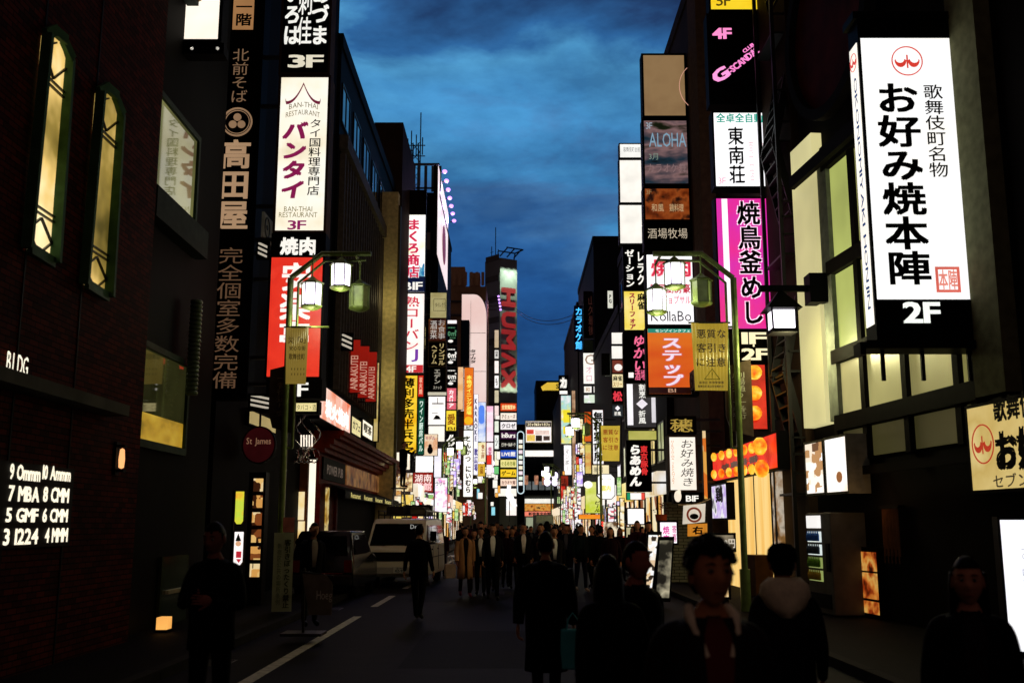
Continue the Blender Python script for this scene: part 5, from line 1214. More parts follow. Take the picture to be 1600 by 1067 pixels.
def lamp_post(x, y, sg, label, banner=True, on=(1, 1, 0), power=16, plate=True, group=None):
    """sg +1: the post stands on the far-x kerb and its arm reaches back over the road"""
    ro = root('street_lamp', (x, y, .12), label, 'street lamp', group)
    X = lambda d: x - sg * d
    MB().tube([(x, y, .12), (x, y, .9)], .1, 10).tube([(x, y, .9), (x, y, 6.6)], .062, 10).tube([(x, y, 6.6), (X(.62), y, 7.1), (X(1.6), y, 7.1)], .055, 8).build('pole', GREENIRON, ro)
    MB().tube([(X(.16), y, 3.2), (X(.16), y, 6.5), (X(.68), y, 6.95), (X(1.5), y, 6.97)], .028, 8).tube([(X(0), y, 5.6), (X(.8), y, 5.6)], .022, 6).tube([(X(0), y, 3.2), (X(.16), y, 3.2)], .025, 6).build('brace', GREENIRON, ro)
    spots = [(X(1.2), y - .15, 7.0), (X(1.44), y + .8, 6.68), (X(.66), y - .05, 6.68)] if sg > 0 else [(X(1.03), y - .15, 6.98), (X(.46), y - .12, 6.6), (X(1.28), y + .7, 6.74)]
    for i, c in enumerate(spots):
        f, g = MB(), MB(); hexlantern(f, g, c)
        f.tube([c, (c[0], c[1], 7.08)], .015, 6)
        if c[1] > y + .3: f.tube([(c[0], c[1], 7.08), (c[0], y, 7.09)], .03, 6)
        fr = f.build('lantern_frame', GREENIRON, ro); g.build('lantern_glass', LANTERN_ON if on[i] else LANTERN_OFF, fr)
        if on[i] and power:
            l = bpy.data.lights.new('lantern_light', 'POINT'); l.energy = power; l.color = (1, 1, .62); l.shadow_soft_size = .16
            o = bpy.data.objects.new('lantern_light', l); COL.objects.link(o); o.location = (c[0], c[1] - .05, c[2] - .95)
    return ro
lamp_post(4.44, 20, 1, 'green iron lantern post carrying the yellow warning banner and a brown street name plate')
lamp_post(-4.44, 20, -1, 'green iron lantern post in front of the bright red lit panel')
FAR = 'lantern posts farther down the street'
lamp_post(4.3, 50, 1, 'farther lantern post with a yellow warning banner, by the guide office sign', power=22, group=FAR)
lamp_post(-4.3, 64, -1, 'farther lantern post among the orange and white kana signs', power=22, group=FAR)
lamp_post(4.3, 92, 1, 'distant lantern post with a brown dotted banner', power=22, group=FAR)
lamp_post(-4.3, 108, -1, 'distant lantern post below the pink column signs', power=22, group=FAR)
for b, Y, l in (('745 718 772 740', 112, 'cluster of round white lamps beneath the pink column signs'), ('851 738 871 758', 135, 'cluster of violet lamps at the street end by the dark station block')):
    pl = front(Y); ro = root('lamp_cluster', pl.w(pl.rect(b)[0], 0), l, 'street lamp'); a0, a1, z0, z1 = pl.rect(b)
    for i in range(4):
        a, z = a0 + (a1 - a0) * (.2 + .6 * (i % 2)), z0 + (z1 - z0) * (.25 + .5 * (i // 2))
        MB().ball(pl.w(a, z), .42, .42, .5, 12, 8).build('lamp_globe', E('#f0e0ff', 2.4, 0), ro)
    MB().tube([pl.w((a0 + a1) / 2, .1), pl.w((a0 + a1) / 2, z0)], .09, 8).bar(pl.w(a0, z0 + .8), pl.w(a1, z0 + .8), .08).build('pole', GREENIRON, ro)
# warning banners on the posts
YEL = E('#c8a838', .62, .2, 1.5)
def warn(box, Y, lines, label, col='#2a1c08', face=None):
    pl = front(Y); a0, a1, z0, z1 = pl.rect(box)
    ro = root('warning_banner', pl.w((a0 + a1) / 2, z0), label, 'banner')
    w = a1 - a0; n = 10; mb = MB()
    P = lambda u, v: pl.w(a0 + w * u + w * .06 * (1 - v) * (1 - 2 * u), z0 + v * (z1 - z0), .025 * math.sin(u * 5 + v * 2))
    for i in range(n): mb.add([P(i / n, 0), P((i + 1) / n, 0), P((i + 1) / n, 1), P(i / n, 1)], [(0, 1, 2, 3)], 0, True)
    o = mb.build('cloth', face or YEL, ro); md = o.modifiers.new('thickness', 'SOLIDIFY'); md.thickness = .008
    MB().tube([pl.w(a0 - .05, z1 + .01), pl.w(a1 + .05, z1 + .01)], .018, 6).build('rod', STEEL, ro)
    letters(pl, ro, [(s, b, col, 'h', .02) for s, b in lines], .045)
    return ro, pl
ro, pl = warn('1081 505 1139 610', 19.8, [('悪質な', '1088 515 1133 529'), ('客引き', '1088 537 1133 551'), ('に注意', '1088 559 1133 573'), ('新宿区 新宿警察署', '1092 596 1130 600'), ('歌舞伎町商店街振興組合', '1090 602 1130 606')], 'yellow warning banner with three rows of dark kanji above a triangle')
mb = MB(); tri = [pl.az(1112, 577), pl.az(1124, 593), pl.az(1100, 593)]
for i in range(3): mb.bar(pl.w(*tri[i], .05), pl.w(*tri[(i + 1) % 3], .05), .02, .01)
mb.bar(pl.w(*pl.az(1112, 582), .05), pl.w(*pl.az(1112, 588), .05), .02, .01).bar(pl.w(*pl.az(1112, 589.5), .05), pl.w(*pl.az(1112, 591), .05), .02, .01).build('triangle_mark', D('#6a7a28'), ro)
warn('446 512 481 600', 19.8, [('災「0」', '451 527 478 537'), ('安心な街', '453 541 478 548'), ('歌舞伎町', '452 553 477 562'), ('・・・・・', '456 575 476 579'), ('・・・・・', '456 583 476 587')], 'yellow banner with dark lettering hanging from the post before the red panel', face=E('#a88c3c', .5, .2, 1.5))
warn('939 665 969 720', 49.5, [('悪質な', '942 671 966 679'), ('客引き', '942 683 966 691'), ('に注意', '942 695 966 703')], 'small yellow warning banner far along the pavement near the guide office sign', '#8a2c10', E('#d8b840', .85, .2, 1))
for (x, yy, tx, l) in ((4.62, 20, '劇場通り一番街', 'tapered brown street name plate with pale kanji beside the green lantern post'), (-4.62, 20, '一番街通り会', 'tapered dark brown street name plate beside the post before the red panel')):
    pl = Plane((x, 20.0, 0), (1, -.15 if x > 0 else .15, 0)); sg = 1 if x > 0 else -1
    ro = root('street_name_plate', (x, yy, 4.2), l, 'sign')
    a0, a1 = (-.42, .1) if sg > 0 else (-.15, .37)
    off = (pl.o).dot(pl.a)
    zt, zb = front(20).az(1140, 565)[1], front(20).az(1140, 672)[1]
    if sg < 0: zt, zb = front(20).az(440, 570)[1], front(20).az(440, 668)[1]
    MB().poly(pl, [(a0 + .08, zb), (a1, zb - .12), (a1, zt + .05), (a0, zt - .1), (a0, zb + .3)], -.05, .0).build('plate', D('#6a5a48' if sg > 0 else '#382a24', .5), ro)
    write_mb = MB(); write(write_mb, pl, tx, (a0 + .14, a1 - .12, zb + .22, zt - .2), 'v', .0, .008); write_mb.build('lettering', D('#d8d4c0' if sg > 0 else '#80705c', .5), ro)
# wall lantern on the pale house
wl = root('wall_lantern', (5.6, 19.5, 4.5), 'pitched-roof wall lantern glowing white on a black bracket over the pavement', 'lamp')
pl = front(19.8)
g = pl.rect('1203 487 1239 516'); ca = (g[0] + g[1]) / 2; zc0, zc1 = g[2], g[3]
f = MB()
f.add([pl.w(ca + sx * .34, zc1 + .02, sy * .34) for sx, sy in ((-1, -1), (1, -1), (1, 1), (-1, 1))] + [pl.w(ca, zc1 + .46, 0)], [(0, 1, 2, 3), (0, 1, 4), (1, 2, 4), (2, 3, 4), (3, 0, 4)])
for sx, sy in ((-1, -1), (1, -1), (1, 1), (-1, 1)): f.bar(pl.w(ca + sx * .225, zc0, sy * .225), pl.w(ca + sx * .24, zc1 + .02, sy * .24), .03)
f.obox(pl, ca - .25, ca + .25, zc0 - .07, zc0, -.25, .25)
z_ = pl.az(1250, 451)[1]; xw = 6.2
f.bar((pl.w(ca - .4, 0).x, 19.8, z_), (xw - .05, 19.8, z_), .1, .12).bar((pl.w(ca, 0).x, 19.8, z_), (pl.w(ca, 0).x, 19.8, zc1 + .4), .05)
z2 = pl.az(1263, 430)[1]; z3 = pl.az(1263, 475)[1]
f.box(xw - .35, xw + .1, 19.6, 20.0, z3, z2)
fr = f.build('bracket', BLACK, wl)
MB().obox(pl, ca - .21, ca + .21, zc0 + .002, zc1, -.21, .21).build('lantern_glass', E('#fbf4ff', 2.4, 0), wl)
l = bpy.data.lights.new('lantern_light', 'POINT'); l.energy = 160; l.color = (1, .93, .45); l.shadow_soft_size = .2
o = bpy.data.objects.new('lantern_light', l); COL.objects.link(o); o.location = pl.w(ca + .1, zc0 - .35, .1)

# iron escape stairs
fe = root('escape_stair', (6.0, 22.5, 0), 'black iron escape stair between the pink sign tower and the pale house', 'stairs')
IRON = D('#141212', .5, .4)
mb = MB(); x0, x1 = front(22.3).az(1207, 300)[0], front(22.3).az(1246, 300)[0]
for x in (x0, x1):
    for y in (21.7, 23.2): mb.box(x - .04, x + .04, y - .04, y + .04, .12, 19.5)
mb.build('post', IRON, fe)
k = 0
for i in range(7):
    z = 2.4 + i * 2.6; mb = MB()
    mb.box(x0, x1, 21.75, 23.15, z - .05, z)
    for q in (.4, .8, 1.15): mb.box(x0, x1, 21.66, 21.70, z + q - .02, z + q + .02)
    mb.build('landing', IRON, fe)
    mb = MB()
    for s_ in (21.9, 22.9): mb.bar((x0 if i % 2 else x1, s_, z), (x1 if i % 2 else x0, s_, z + 2.6), .05, .16)
    for t in range(9):
        q = (t + .5) / 9; xx = (x0 if i % 2 else x1) + ((x1 - x0) if i % 2 else (x0 - x1)) * q
        mb.box(xx - .1, xx + .1, 21.95, 22.85, z + 2.6 * q - .015, z + 2.6 * q + .015)
    mb.build('flight', IRON, fe)
S(24.6, '1206 232 1246 262', PIC(['#b8a040', '#d8c860', '#8a2818', '#c8b858'], 2.0, .45), 'dim yellow sign with red smears seen through the iron stairs', [('寿司', '1216 236 1238 260', '#8a1c10', 'h', .03)], d=.2, mount=False)
S(24.6, '1206 270 1248 312', PIC(['#a89038', '#c8b850', '#8a2818', '#b8a848'], 2.0, .4), 'second dim yellow sign behind the iron stairs, lower down', [('活魚', '1214 276 1242 306', '#8a1c10', 'v', .03)], d=.2, mount=False)
# string of red lamps beside the stairs
for i, (y0, y1) in enumerate(((500, 560), (570, 650))):
    pl = front(22.9); a0, a1, z0, z1 = pl.rect((1246, y0, 1252, y1)); ro = root('lamp_string', pl.w(a0, z0), ['upper string of tiny red lamps beside the iron stairs', 'lower string of tiny red lamps beside the iron stairs'][i], 'lamps')
    mb = MB()
    for q in range(7): mb.ball(pl.w(a0 + .03 * (q % 2), z0 + (z1 - z0) * (q + .5) / 7, -.1), .035, .035, .07, 8, 6)
    mb.build('lamp', E('#ff3820', 1.2, 0), ro); MB().tube([pl.w(a0, z1, -.1), pl.w(a0, z0, -.1)], .01, 5).build('wire', BLACK, ro)

# ---------------------------------------------------------------- pub and its neighbours
pub = root('pub', (-5.9, 39, .12), 'dark red wooden pub front with moulded cornice, green awning and black entrance', 'shopfront')
RED = D('#64140c', .55, 0, .35, 1.5, .1, stretch=(1, 1, 5)); PP = lside(5.99)
a_l, a_r = PP.az(489, 800)[0], PP.az(603, 800)[0]
mb = MB()
segs = [(a_l, a_l + 3.2), (a_r - 2.0, a_r)]
for s0, s1 in segs:
    mb.obox(PP, s0, s1, .14, 2.95, .001, .12)
    for q in (s0, s1 - .25): mb.obox(PP, q, q + .25, .14, 2.95, .1205, .2)
    mb.obox(PP, s0 + .26, s1 - .26, 1.15, 1.3, .1205, .17).obox(PP, s0 + .26, s1 - .26, .14, .4, .1205, .19)
mb.obox(PP, a_l, a_r, 2.951, 3.88, .001, .14)
mb.build('panelling', RED, pub)
mb = MB()
for i, (z0, z1, d1) in enumerate(((3.9, 4.03, .35), (4.031, 4.14, .5), (4.141, 4.3, .62), (4.301, 4.4, .8), (4.401, 4.55, .92))): mb.obox(PP, a_l - .3, a_r + .5, z0, z1, .002, d1)
mb.build('cornice', D('#7a2814', .5, 0, .3, 2), pub)
MB().obox(PP, a_l + 3.21, a_r - 2.01, .13, 2.94, .002, .02).build('entrance', D('#040304', .7), pub)
MB().add([PP.w(a_l + 1.0, 3.02, .2), PP.w(a_r - .3, 3.02, .2), PP.w(a_r - .3, 2.8, .8), PP.w(a_l + 1.0, 2.8, .8), PP.w(a_l + 1.0, 2.56, .8), PP.w(a_r - .3, 2.56, .8)], [(0, 1, 2, 3), (3, 2, 5, 4)]).build('awning', D('#0e1a14', .6), pub)
AWN = Plane(PP.w(0, 0, .81), PP.a)
for i in range(4):
    s0 = a_l + 2.0 + i * 3.0; t = MB(); write(t, AWN, 'Restaurant', (s0, s0 + 2.1, 2.6, 2.76), 'h', .03); t.build('lettering', lettermat('*#d8c870@.7'), pub)
for i, (s0, s1, txt, c) in enumerate(((a_l + .4, a_l + 4.6, 'POWER PUB', '*#5a4438@.5'), (a_l + 4.9, a_r - .4, '', ''))):
    MB().obox(PP, s0, s1, 3.12, 3.8, .142, .2).build('name_board', D('#0c0808', .6) if i == 0 else PIC(['#2a0c08', '#6a3418', '#a8743c', '#1c0806'], 1.6, .5), pub)
    if txt: t = MB(); write(t, PP, txt, (s0 + .6, s1 - .6, 3.3, 3.6), 'h', .02, .21); t.build('lettering', lettermat(c), pub)
MB().obox(PP, a_l + 1.3, a_l + 1.75, 1.5, 2.9, .125, .17).build('gilded_panel', PIC(['#3a1408', '#c89838', '#f0d890', '#4a1c0c'], 3, .7), pub)
# curling metal ornament over the corner
orn = root('ornament', (-5.0, 29, 4.3), 'cluster of curled shiny wire ornaments hanging over the corner of the pub', 'ornament')
mb = MB(); pl = front(29)
for i in range(6):
    ca, cz = pl.az(452 + i * 8, 690)
    mb.tube([pl.w(ca - .05 + .2 * math.sin(t * .9 + i), cz + .75 - 1.3 * t / 8, .14 * math.cos(t * 1.1 + i)) for t in range(9)], .022, 6)
    mb.tube([pl.w(ca + .17 * math.cos(t * .7), cz - .4 + .2 * math.sin(t * .7), .1) for t in range(9)], .02, 6)
mb.build('wire', D('#d8d4d0', .15, 1.0), orn)
mb = MB()
for i in range(5): mb.tube([pl.w(*pl.az(472 + i * 4.2, 680), .12), pl.w(*pl.az(472 + i * 4.2, 698), .12)], .02, 6)
mb.build('lit_tube', E('#fff0dc', 1.2, 0), orn)
# light strip and slim lit windows by the corner
ls = root('light_column', front(30.2).w(front(30.2).az(484, 900)[0], .13), 'tall white light column at the corner of the red pub', 'lamp')
a0, a1, z0, z1 = front(30.2).rect('479 718 489 905')
MB().obox(front(30.2), a0, a1, max(.14, z0), z1, -.2, 0).build('light_panel', E('#fff2d8', 1.2, .1), ls)
MB().obox(front(30.2), a0 - .04, a1 + .04, z1 + .001, z1 + .06, -.24, .02).build('cap', STEEL, ls)
sf = root('glazed_corner', front(29.6).w(front(29.6).az(470, 900)[0], .13), 'narrow amber glazed corner with three stacked panes next to the white light column', 'shopfront')
for y0, y1 in ((768, 812), (814, 862), (864, 884)):
    a0, a1, z0, z1 = front(29.6).rect((465, y0, 475, y1)); MB().obox(front(29.6), a0, a1, z0, z1, -.05, 0).build('pane', PIC(['#c88838', '#f8d890', '#fff0c8', '#e0a850'], 1.2, .95), sf)
a0, a1, z0, z1 = front(29.6).rect('462 715 478 905'); MB().obox(front(29.6), a0, a1, max(.13, z0), z1, -.25, -.055).build('frame', D('#6a3a1c', .5), sf)
# round red sign
rs = root('round_sign', front(23).w(*front(23).az(406, 724)), 'round dark red hanging sign with faint pale lettering', 'sign')
ca, cz = front(23).az(405, 695)
MB().disc(front(23), ca, cz, .36, .40, .04, 36, d0=-.04).build('disc', E('#400c10', .32, .3, 3), rs)  # no lamp: lamplight on the disc is put into a faint glow
MB().ring(front(23), ca, cz, .38, .42, .03, -.05, .05, 36).build('rim', DARK, rs)
letters(front(23), rs, [('St James', '386 684 424 697', '*#b88868@.5', 'h', .0)], .05)
MB().bar(front(23).w(ca, cz + .42), front(23).w(ca, cz + .8), .04).bar(front(23).w(ca, cz + .8), front(23).w(ca - 1.6, cz + .8), .05).build('bracket', IRON, rs)
S(lside(6.0), '388 646 432 672', '*#c8b070@.6', 'dim straw-coloured lit awning front above the round red sign', d=.3)
# lit menus and shelf by the entrance next to the person with a phone
def cap_menu(box, Y, face, label, extra=None):
    pl = front(Y); a0, a1, z0, z1 = pl.rect(box); c = (a1 - a0) * .25
    ro = root('menu_sign', pl.w((a0 + a1) / 2, z0), label, 'menu')
    MB().poly(pl, [(a0 + c, z0), (a1 - c, z0), (a1, z0 + c * 1.5), (a1, z1), (a0, z1), (a0, z0 + c * 1.5)], -.1, -.012).build('casing', BLACK, ro)
    MB().poly(pl, [(a0 + c + .01, z0 + .02), (a1 - c - .01, z0 + .02), (a1 - .02, z0 + c * 1.5), (a1 - .02, z1 - .02), (a0 + .02, z1 - .02), (a0 + .02, z0 + c * 1.5)], -.0115, 0).build('panel', face, ro)
    MB().box(a0 - .05, a0 - .01, Y + .02, Y + .1, .12, z1).build('post', IRON, ro)
    if extra: extra(pl, ro)
cap_menu('366 766 382 820', 20.6, PIC(['#f8a038', '#e8d838', '#c8e048', '#f0c040', '#a86818'], 2.5, .95), 'hanging orange and lime lit menu with a pointed foot, by the dark doorway')
cap_menu('364 829 381 884', 20.6, E('#fff6f4', 1.1), 'white lit menu with red prints below the orange and lime one', extra=lambda pl, ro: (
    MB().poly(pl, [pl.az(368, 845), pl.az(377, 845), pl.az(372.5, 833)], .001, .01).build('printed_cone', D('#1c3018'), ro), MB().disc(pl, *pl.az(372.5, 849), .055, .05, .012, 14, d0=.001).build('printed_round', E('#e8b088', .9), ro),
    MB().obox(pl, *pl.rect('369 861 377 871'), .001, .01).poly(pl, [pl.az(369, 873), pl.az(377, 873), pl.az(373, 879)], .001, .01).build('printed_patch', E('#c82838', .9), ro)))
sh = root('display_shelf', front(21.5).w(front(21.5).az(399, 900)[0], .12), 'tall lit display shelf of small goods beside the lit menus', 'shelf')
a0, a1, z0, z1 = front(21.5).rect('393 745 408 905')
MB().obox(front(21.5), a0 - .1, a1 + .05, .13, z1 + .1, -.35, -.02).build('cabinet', DARK, sh)
for i in range(6):
    q0 = z0 + (z1 - z0) * i / 6
    MB().obox(front(21.5), a0, a1, q0 + .05, q0 + (z1 - z0) / 6 - .03, -.018, -.004).build('goods', PIC(['#3a1c0c', '#e8a858', '#ffe0a8', '#884820', '#f8c878'], 6, .8, 'vor', sharp=True), sh)
    MB().obox(front(21.5), a0 - .02, a1 + .02, q0, q0 + .04, -.018, .03).build('shelf_board', D('#4a2c18'), sh)
# strapped notice board
nbp = Plane((-4.3, 19.4, 0), (1, .22, 0)); nb2 = root('notice_board', (-4.5, 19.4, .12), 'tall narrow pale notice board strapped to the foot of the lantern post', 'sign')
a0, a1 = nbp.az(426, 900)[0], nbp.az(457, 900)[0]; z1 = nbp.az(440, 832)[1]
MB().obox(nbp, a0, a1, .16, z1, -.05, 0).build('board', D('#aeb48e', .6, 0, .15, 3), nb2)
MB().obox(nbp, a0 + .15, a1, z1 + .01, z1 + .28, -.03, 0).build('top_plate', D('#c87868', .6), nb2)
letters(nbp, nb2, [('客引きぼったくり禁止', '443 842 453 950', '!#3c4428', 'v', .03), ('新宿区公共の場所条例', '432 848 439 945', '!#5a6244', 'v', .0)], .008)
# cloth banner stand
hs = root('cloth_banner', (-2.95, 15.6, .12), 'grey cloth banner stand with pale lettering at the road edge', 'banner'); hp = front(15.6)
a0, a1, z0, z1 = hp.rect('484 898 520 960'); mb = MB()
mb.add([hp.w(a0, z0, 0), hp.w(a1, z0, .05), hp.w(a1, z1 - .12, .03), hp.w(a1 - .1, z1, 0), hp.w(a0 - .12, z1 + .02, 0)], [(0, 1, 2, 3, 4)]); o = mb.build('cloth', D('#6a6054', .8), hs); md = o.modifiers.new('thickness', 'SOLIDIFY'); md.thickness = .01
letters(hp, hs, [('Hoeg', '496 922 520 940', '!#d8d0c0', 'h', .0)], .07)
MB().tube([hp.w(a0 - .1, .12, -.1), hp.w(a0 - .1, z1 + .1, -.05)], .02, 8).tube([hp.w(a0 - .15, z1 + .05, -.03), hp.w(a1, z1 - .02, 0)], .015, 6).box(a0 - .4, a0 + .2, 15.5, 16.0, .121, .16).build('stand', IRON, hs)

# ---------------------------------------------------------------- shopfronts of the other side
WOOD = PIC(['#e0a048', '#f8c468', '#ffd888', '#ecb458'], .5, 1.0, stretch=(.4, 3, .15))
WP = rside(6.0)
ws = root('timber_shopfront', (6, 25.5, .12), 'warm glowing timber shop entrance under the lantern board', 'shopfront')
aL, aR = WP.az(1143, 830)[0], WP.az(1213, 830)[0]
MB().obox(WP, aL, aR, .14, 2.95, .002, .08).build('lit_wall', WOOD, ws)  # timber glows by itself: the warm shop light is put into its colour
mb = MB()
for q in (aL - .15, aL + (aR - aL) * .33, aL + (aR - aL) * .66, aR): mb.obox(WP, q, q + (.15 if q in (aL - .15, aR) else .03), .14, 2.95, .081 if q not in (aL - .15, aR) else .002, .1)
mb.obox(WP, aL - .15, aR + .15, 2.951, 3.3, .002, .2).build('frame', TIMB, ws)
MB().obox(WP, aR - .9, aR - .05, .14, 1.05, .1, .5).build('counter', D('#4a2c14', .5), ws)
MB().obox(WP, aR + .16, aR + .75, .14, 2.9, .002, .1).build('side_window', PIC(['#20140c', '#a87840', '#e8d8c0', '#403020'], 2, .6), ws)
S(rside(5.4), '1112 755 1136 812', PIC(['#2c2430', '#f0e8ff', '#c8a8f0', '#ffffff', '#30243c'], 1.6, .9), 'purple-white picture panel beside the warm timber entrance', [('鶏', '1119 760 1130 785', '#1c1020', 'v', .05)], d=.2)
S(20.6, '1103 832 1150 862', PIC(['#2a2018', '#6a5a44', '#c8b898', '#302820'], 1.5, .6), 'dark price board with pale numerals above the warm food poster', [('3,000円', '1112 842 1148 856', '*#e8dcc8@.8', 'h', .04)], d=.1, mount=False, name='price_board')
S(20.5, '1098 862 1141 936', PIC(['#7a3818', '#f0a858', '#ffe0a8', '#f8c070', '#c84828', '#ffd8a0'], 2.2, .95), 'warm glowing food poster standing on the pavement under the price board', d=.2, mount=False, name='food_poster', cat='poster', extra=lambda pl, ro: MB().obox(pl, *pl.rect('1100 936.5 1140 975'), -.15, -.05).build('foot', IRON, ro))
S(27, '1029 813 1060 851', PIC(['#ffffff', '#fff0f8', '#f0f4ff'], 1, 1.2), 'small white lit sign with magenta brush kanji near the cloth flags', [('焼肉', '1036 821 1046 848', '#e0389c', 'v', .03), ('寄喜', '1050 820 1057 846', '#c83888', 'v', .02)], d=.25, mount=False, extra=lambda pl, ro: MB().box(pl.rect('1040 851 1048 852')[0], pl.rect('1040 851 1048 852')[1], 27.05, 27.2, .12, pl.rect('1029 813 1060 851')[2] - .01).build('post', IRON, ro))
def aboard(box, Y, label, face, tilt, texts=()):
    pl = front(Y); a0, a1, z0, z1 = pl.rect(box); ro = root('sandwich_board', pl.w((a0 + a1) / 2, .12), label, 'sign')
    sk = tilt * (z1 - .13)
    for d0, d1, nm in ((.0, .25, 'front_board'), (-.03, -.28, 'back_board')):
        vs = [pl.w(a + s, z, d) for dd in (0, -.03) for a, s, z, d in ((a0, 0, .13, d1 + dd), (a1, 0, .13, d1 + dd), (a1, sk, z1, d0 + dd), (a0, sk, z1, d0 + dd))]
        MB().add(vs, [(0, 1, 2, 3), (4, 5, 6, 7), (0, 1, 5, 4), (1, 2, 6, 5), (2, 3, 7, 6), (3, 0, 4, 7)]).build(nm, BLACK, ro)
    n = Vector((0, -1, .2)).normalized() * .012
    q = lambda u, v: pl.w(a0 + u * (a1 - a0) + v * sk, .13 + v * (z1 - .13), .25 * (1 - v)) + n
    MB().add([q(.1, .06), q(.9, .06), q(.9, .94), q(.1, .94)], [(0, 1, 2, 3)]).build('poster', face, ro)
    return ro
aboard('1018 838 1043 915', 22.5, 'black sandwich board with a slim cream poster beside the white magenta-lettered sign', PIC(['#0c0a0a', '#1a1614', '#e8dcb8', '#141010'], 1.4, .6), .12)
aboard('1003 830 1026 905', 25.5, 'white leaning menu board covered in small print at the pavement edge', PIC(['#fff4e4', '#f8ecd8', '#2c2018', '#ffffff', '#e8c8a0'], 9, .95, 'vor', sharp=True), .1)
bw = root('brick_pier', (5.2, 30, .12), 'short grey brick pier behind the cloth flags', 'pier')
a0, a1, z0, z1 = front(30).rect('1041 784 1072 815'); MB().box(a0, a1 + .6, 30, 30.4, .13, z1).build('pier', BRICK('#8a9080', '#767c70', '#20201c', .8, 'xz'), bw)
hp_ = root('hanging_plant', front(29).w(*front(29).az(1033, 812)), 'reddish hanging plant pot above the pavement stalls', 'plant')
ca, cz = front(29).az(1033, 805)
MB().lathe(front(29).w(ca, cz - .25), [(.1, 0), (.15, .1), (.17, .28)], 14).build('pot', D('#8a3c20', .7), hp_)
mb = MB(); rq = random.Random(5)
for i in range(60):
    t, ph, r_ = rq.random() * 6.28, rq.random() * 1.5, .18 + .14 * rq.random(); p = front(29).w(ca, cz + .05) + Vector((math.cos(t) * r_ * math.cos(ph), math.sin(t) * r_ * math.cos(ph), r_ * math.sin(ph)))
    q = Vector((rq.random() - .5, rq.random() - .5, rq.random() - .5)) * .1; mb.add([p, p + q, p + q.cross(Vector((.6, .3, 1))) * 1.2], [(0, 1, 2)])
mb.build('foliage', D('#5a2c1c', .7), hp_)
# small shops in a row, both sides
def shopfront(pl, s0, s1, h, lit, label, fascia=None, sub=2, texts=()):
    ro = root('storefront', pl.w((s0 + s1) / 2, .12, 0), label, 'shopfront')
    w = s1 - s0
    for i in range(sub):
        MB().obox(pl, s0 + w * i / sub + .06, s0 + w * (i + 1) / sub - .06, .5, h, .004, .05).build('shop_window', lit, ro)
    mb = MB()
    for i in range(sub + 1): mb.obox(pl, s0 + w * i / sub - .058, s0 + w * i / sub + .058, .13, h, .003, .12)
    mb.obox(pl, s0, s1, .13, .49, .003, .1).build('frame', TIMB, ro)
    if fascia: MB().obox(pl, s0, s1, h + .02, h + .9, .004, .35).build('fascia', fascia, ro)
    return ro
vA = PIC(['#fff0d0', '#f8c880', '#a85828', '#fff8e8', '#d89858', '#3c2010', '#ffe8b8'], 1.6, .95, 'vor', stretch=(1, 1.4, 1), sharp=True)
vB = PIC(['#fff8f4', '#e8f0e0', '#c84838', '#ffffff', '#3a4438', '#f0e088', '#f8e8f8'], 1.8, 1.0, 'vor', sharp=True)
vC = PIC(['#f8d890', '#e8a848', '#fff4d8', '#8a4418', '#f8e8c0'], 1.2, .9, 'vor', sharp=True)
LQ = lside(5.57); LQ2 = lside(5.37); RQ = rside(5.97); RQ2 = rside(5.87); RQ0 = rside(5.97)
shopfront(lside(5.98), 48.2, 50, 3.0, vC, 'narrow amber shopfront behind the ladder', E('#f8e0a8', .9))
shopfront(lside(5.1), 52, 57.6, 2.9, vA, 'bright shopfront behind the white van, full of posters', PIC(['#f8e8c8', '#ffffff', '#e8c888'], .5, 1.0), 3)
shopfront(LQ, 58.3, 65.5, 2.8, vB, 'white and red shopfront below the square red board', E('#fff0f4', 1.0), 3)
shopfront(lside(4.87), 66.5, 79, 3.0, vC, 'long amber shopfront under the slanted white billboard', PIC(['#d83828', '#f8e0d0', '#e87848'], .4, .9), 4)
shopfront(LQ2, 80.6, 92, 3.0, vB, 'pale shopfront beneath the long white kana sign', E('#f8f0e0', 1.0), 4)
shopfront(LQ2, 92.3, 103.8, 3.0, vA, 'cream lit shopfront just past the long white kana sign', E('#f0c860', .9), 4)
shopfront(RQ0, -55.8, -48, 2.9, vA, 'golden shopfront behind the yellow-green beer poster', PIC(['#f8d048', '#fff0a8', '#e8a028'], .5, .9), 4)
shopfront(RQ0, -47.8, -40, 2.9, vC, 'amber shopfront beside the red lantern strings', PIC(['#f8f0d8', '#d8b878', '#ffffff'], .5, .9), 4)
shopfront(RQ, -73.8, -56.8, 3.0, vB, 'long white shopfront past the guide office sign', E('#f8f0e8', 1.0), 5)
shopfront(rside(5.77), -91.5, -74.8, 3.0, vA, 'amber shopfront at the foot of the black gabled block', E('#f0d8a0', .9), 5)
shopfront(RQ2, -115.5, -92.8, 3.0, vB, 'distant pale shopfront below the pastel vertical sign', E('#ffe8e0', 1.0), 6)
shopfront(RQ, -148, -117, 3.0, vC, 'most distant shopfront on the low dark block', E('#f8e8c8', .9), 6)
wn = root('noodle_stall', (4.9, 44, .12), 'noodle stall front with a black lettered board and dotted red lamp strings', 'stall'); pl = front(44)
MB().obox(pl, *pl.rect('944 815 970 838'), -.3, 0).build('picture_panel', PIC(['#f0d8b0', '#fff0d0', '#503018', '#e8b878'], 2, .9), wn)
MB().obox(pl, *pl.rect('944 839 970 856'), -.3, 0).build('name_board', BLACK, wn)
letters(pl, wn, [('WORLD', '951 842 966 846', WH, 'h', .04), ('NOODLE', '951 848 966 853', WH, 'h', .05)], .01)
mb = MB()
for px in (941, 973):
    for q in range(14): mb.ball(pl.w(*pl.az(px, 816 + q * 4.6), .1), .05, .05, .05, 8, 6)
mb.build('red_lamp', E('#ff4030', 1.3, 0), wn)
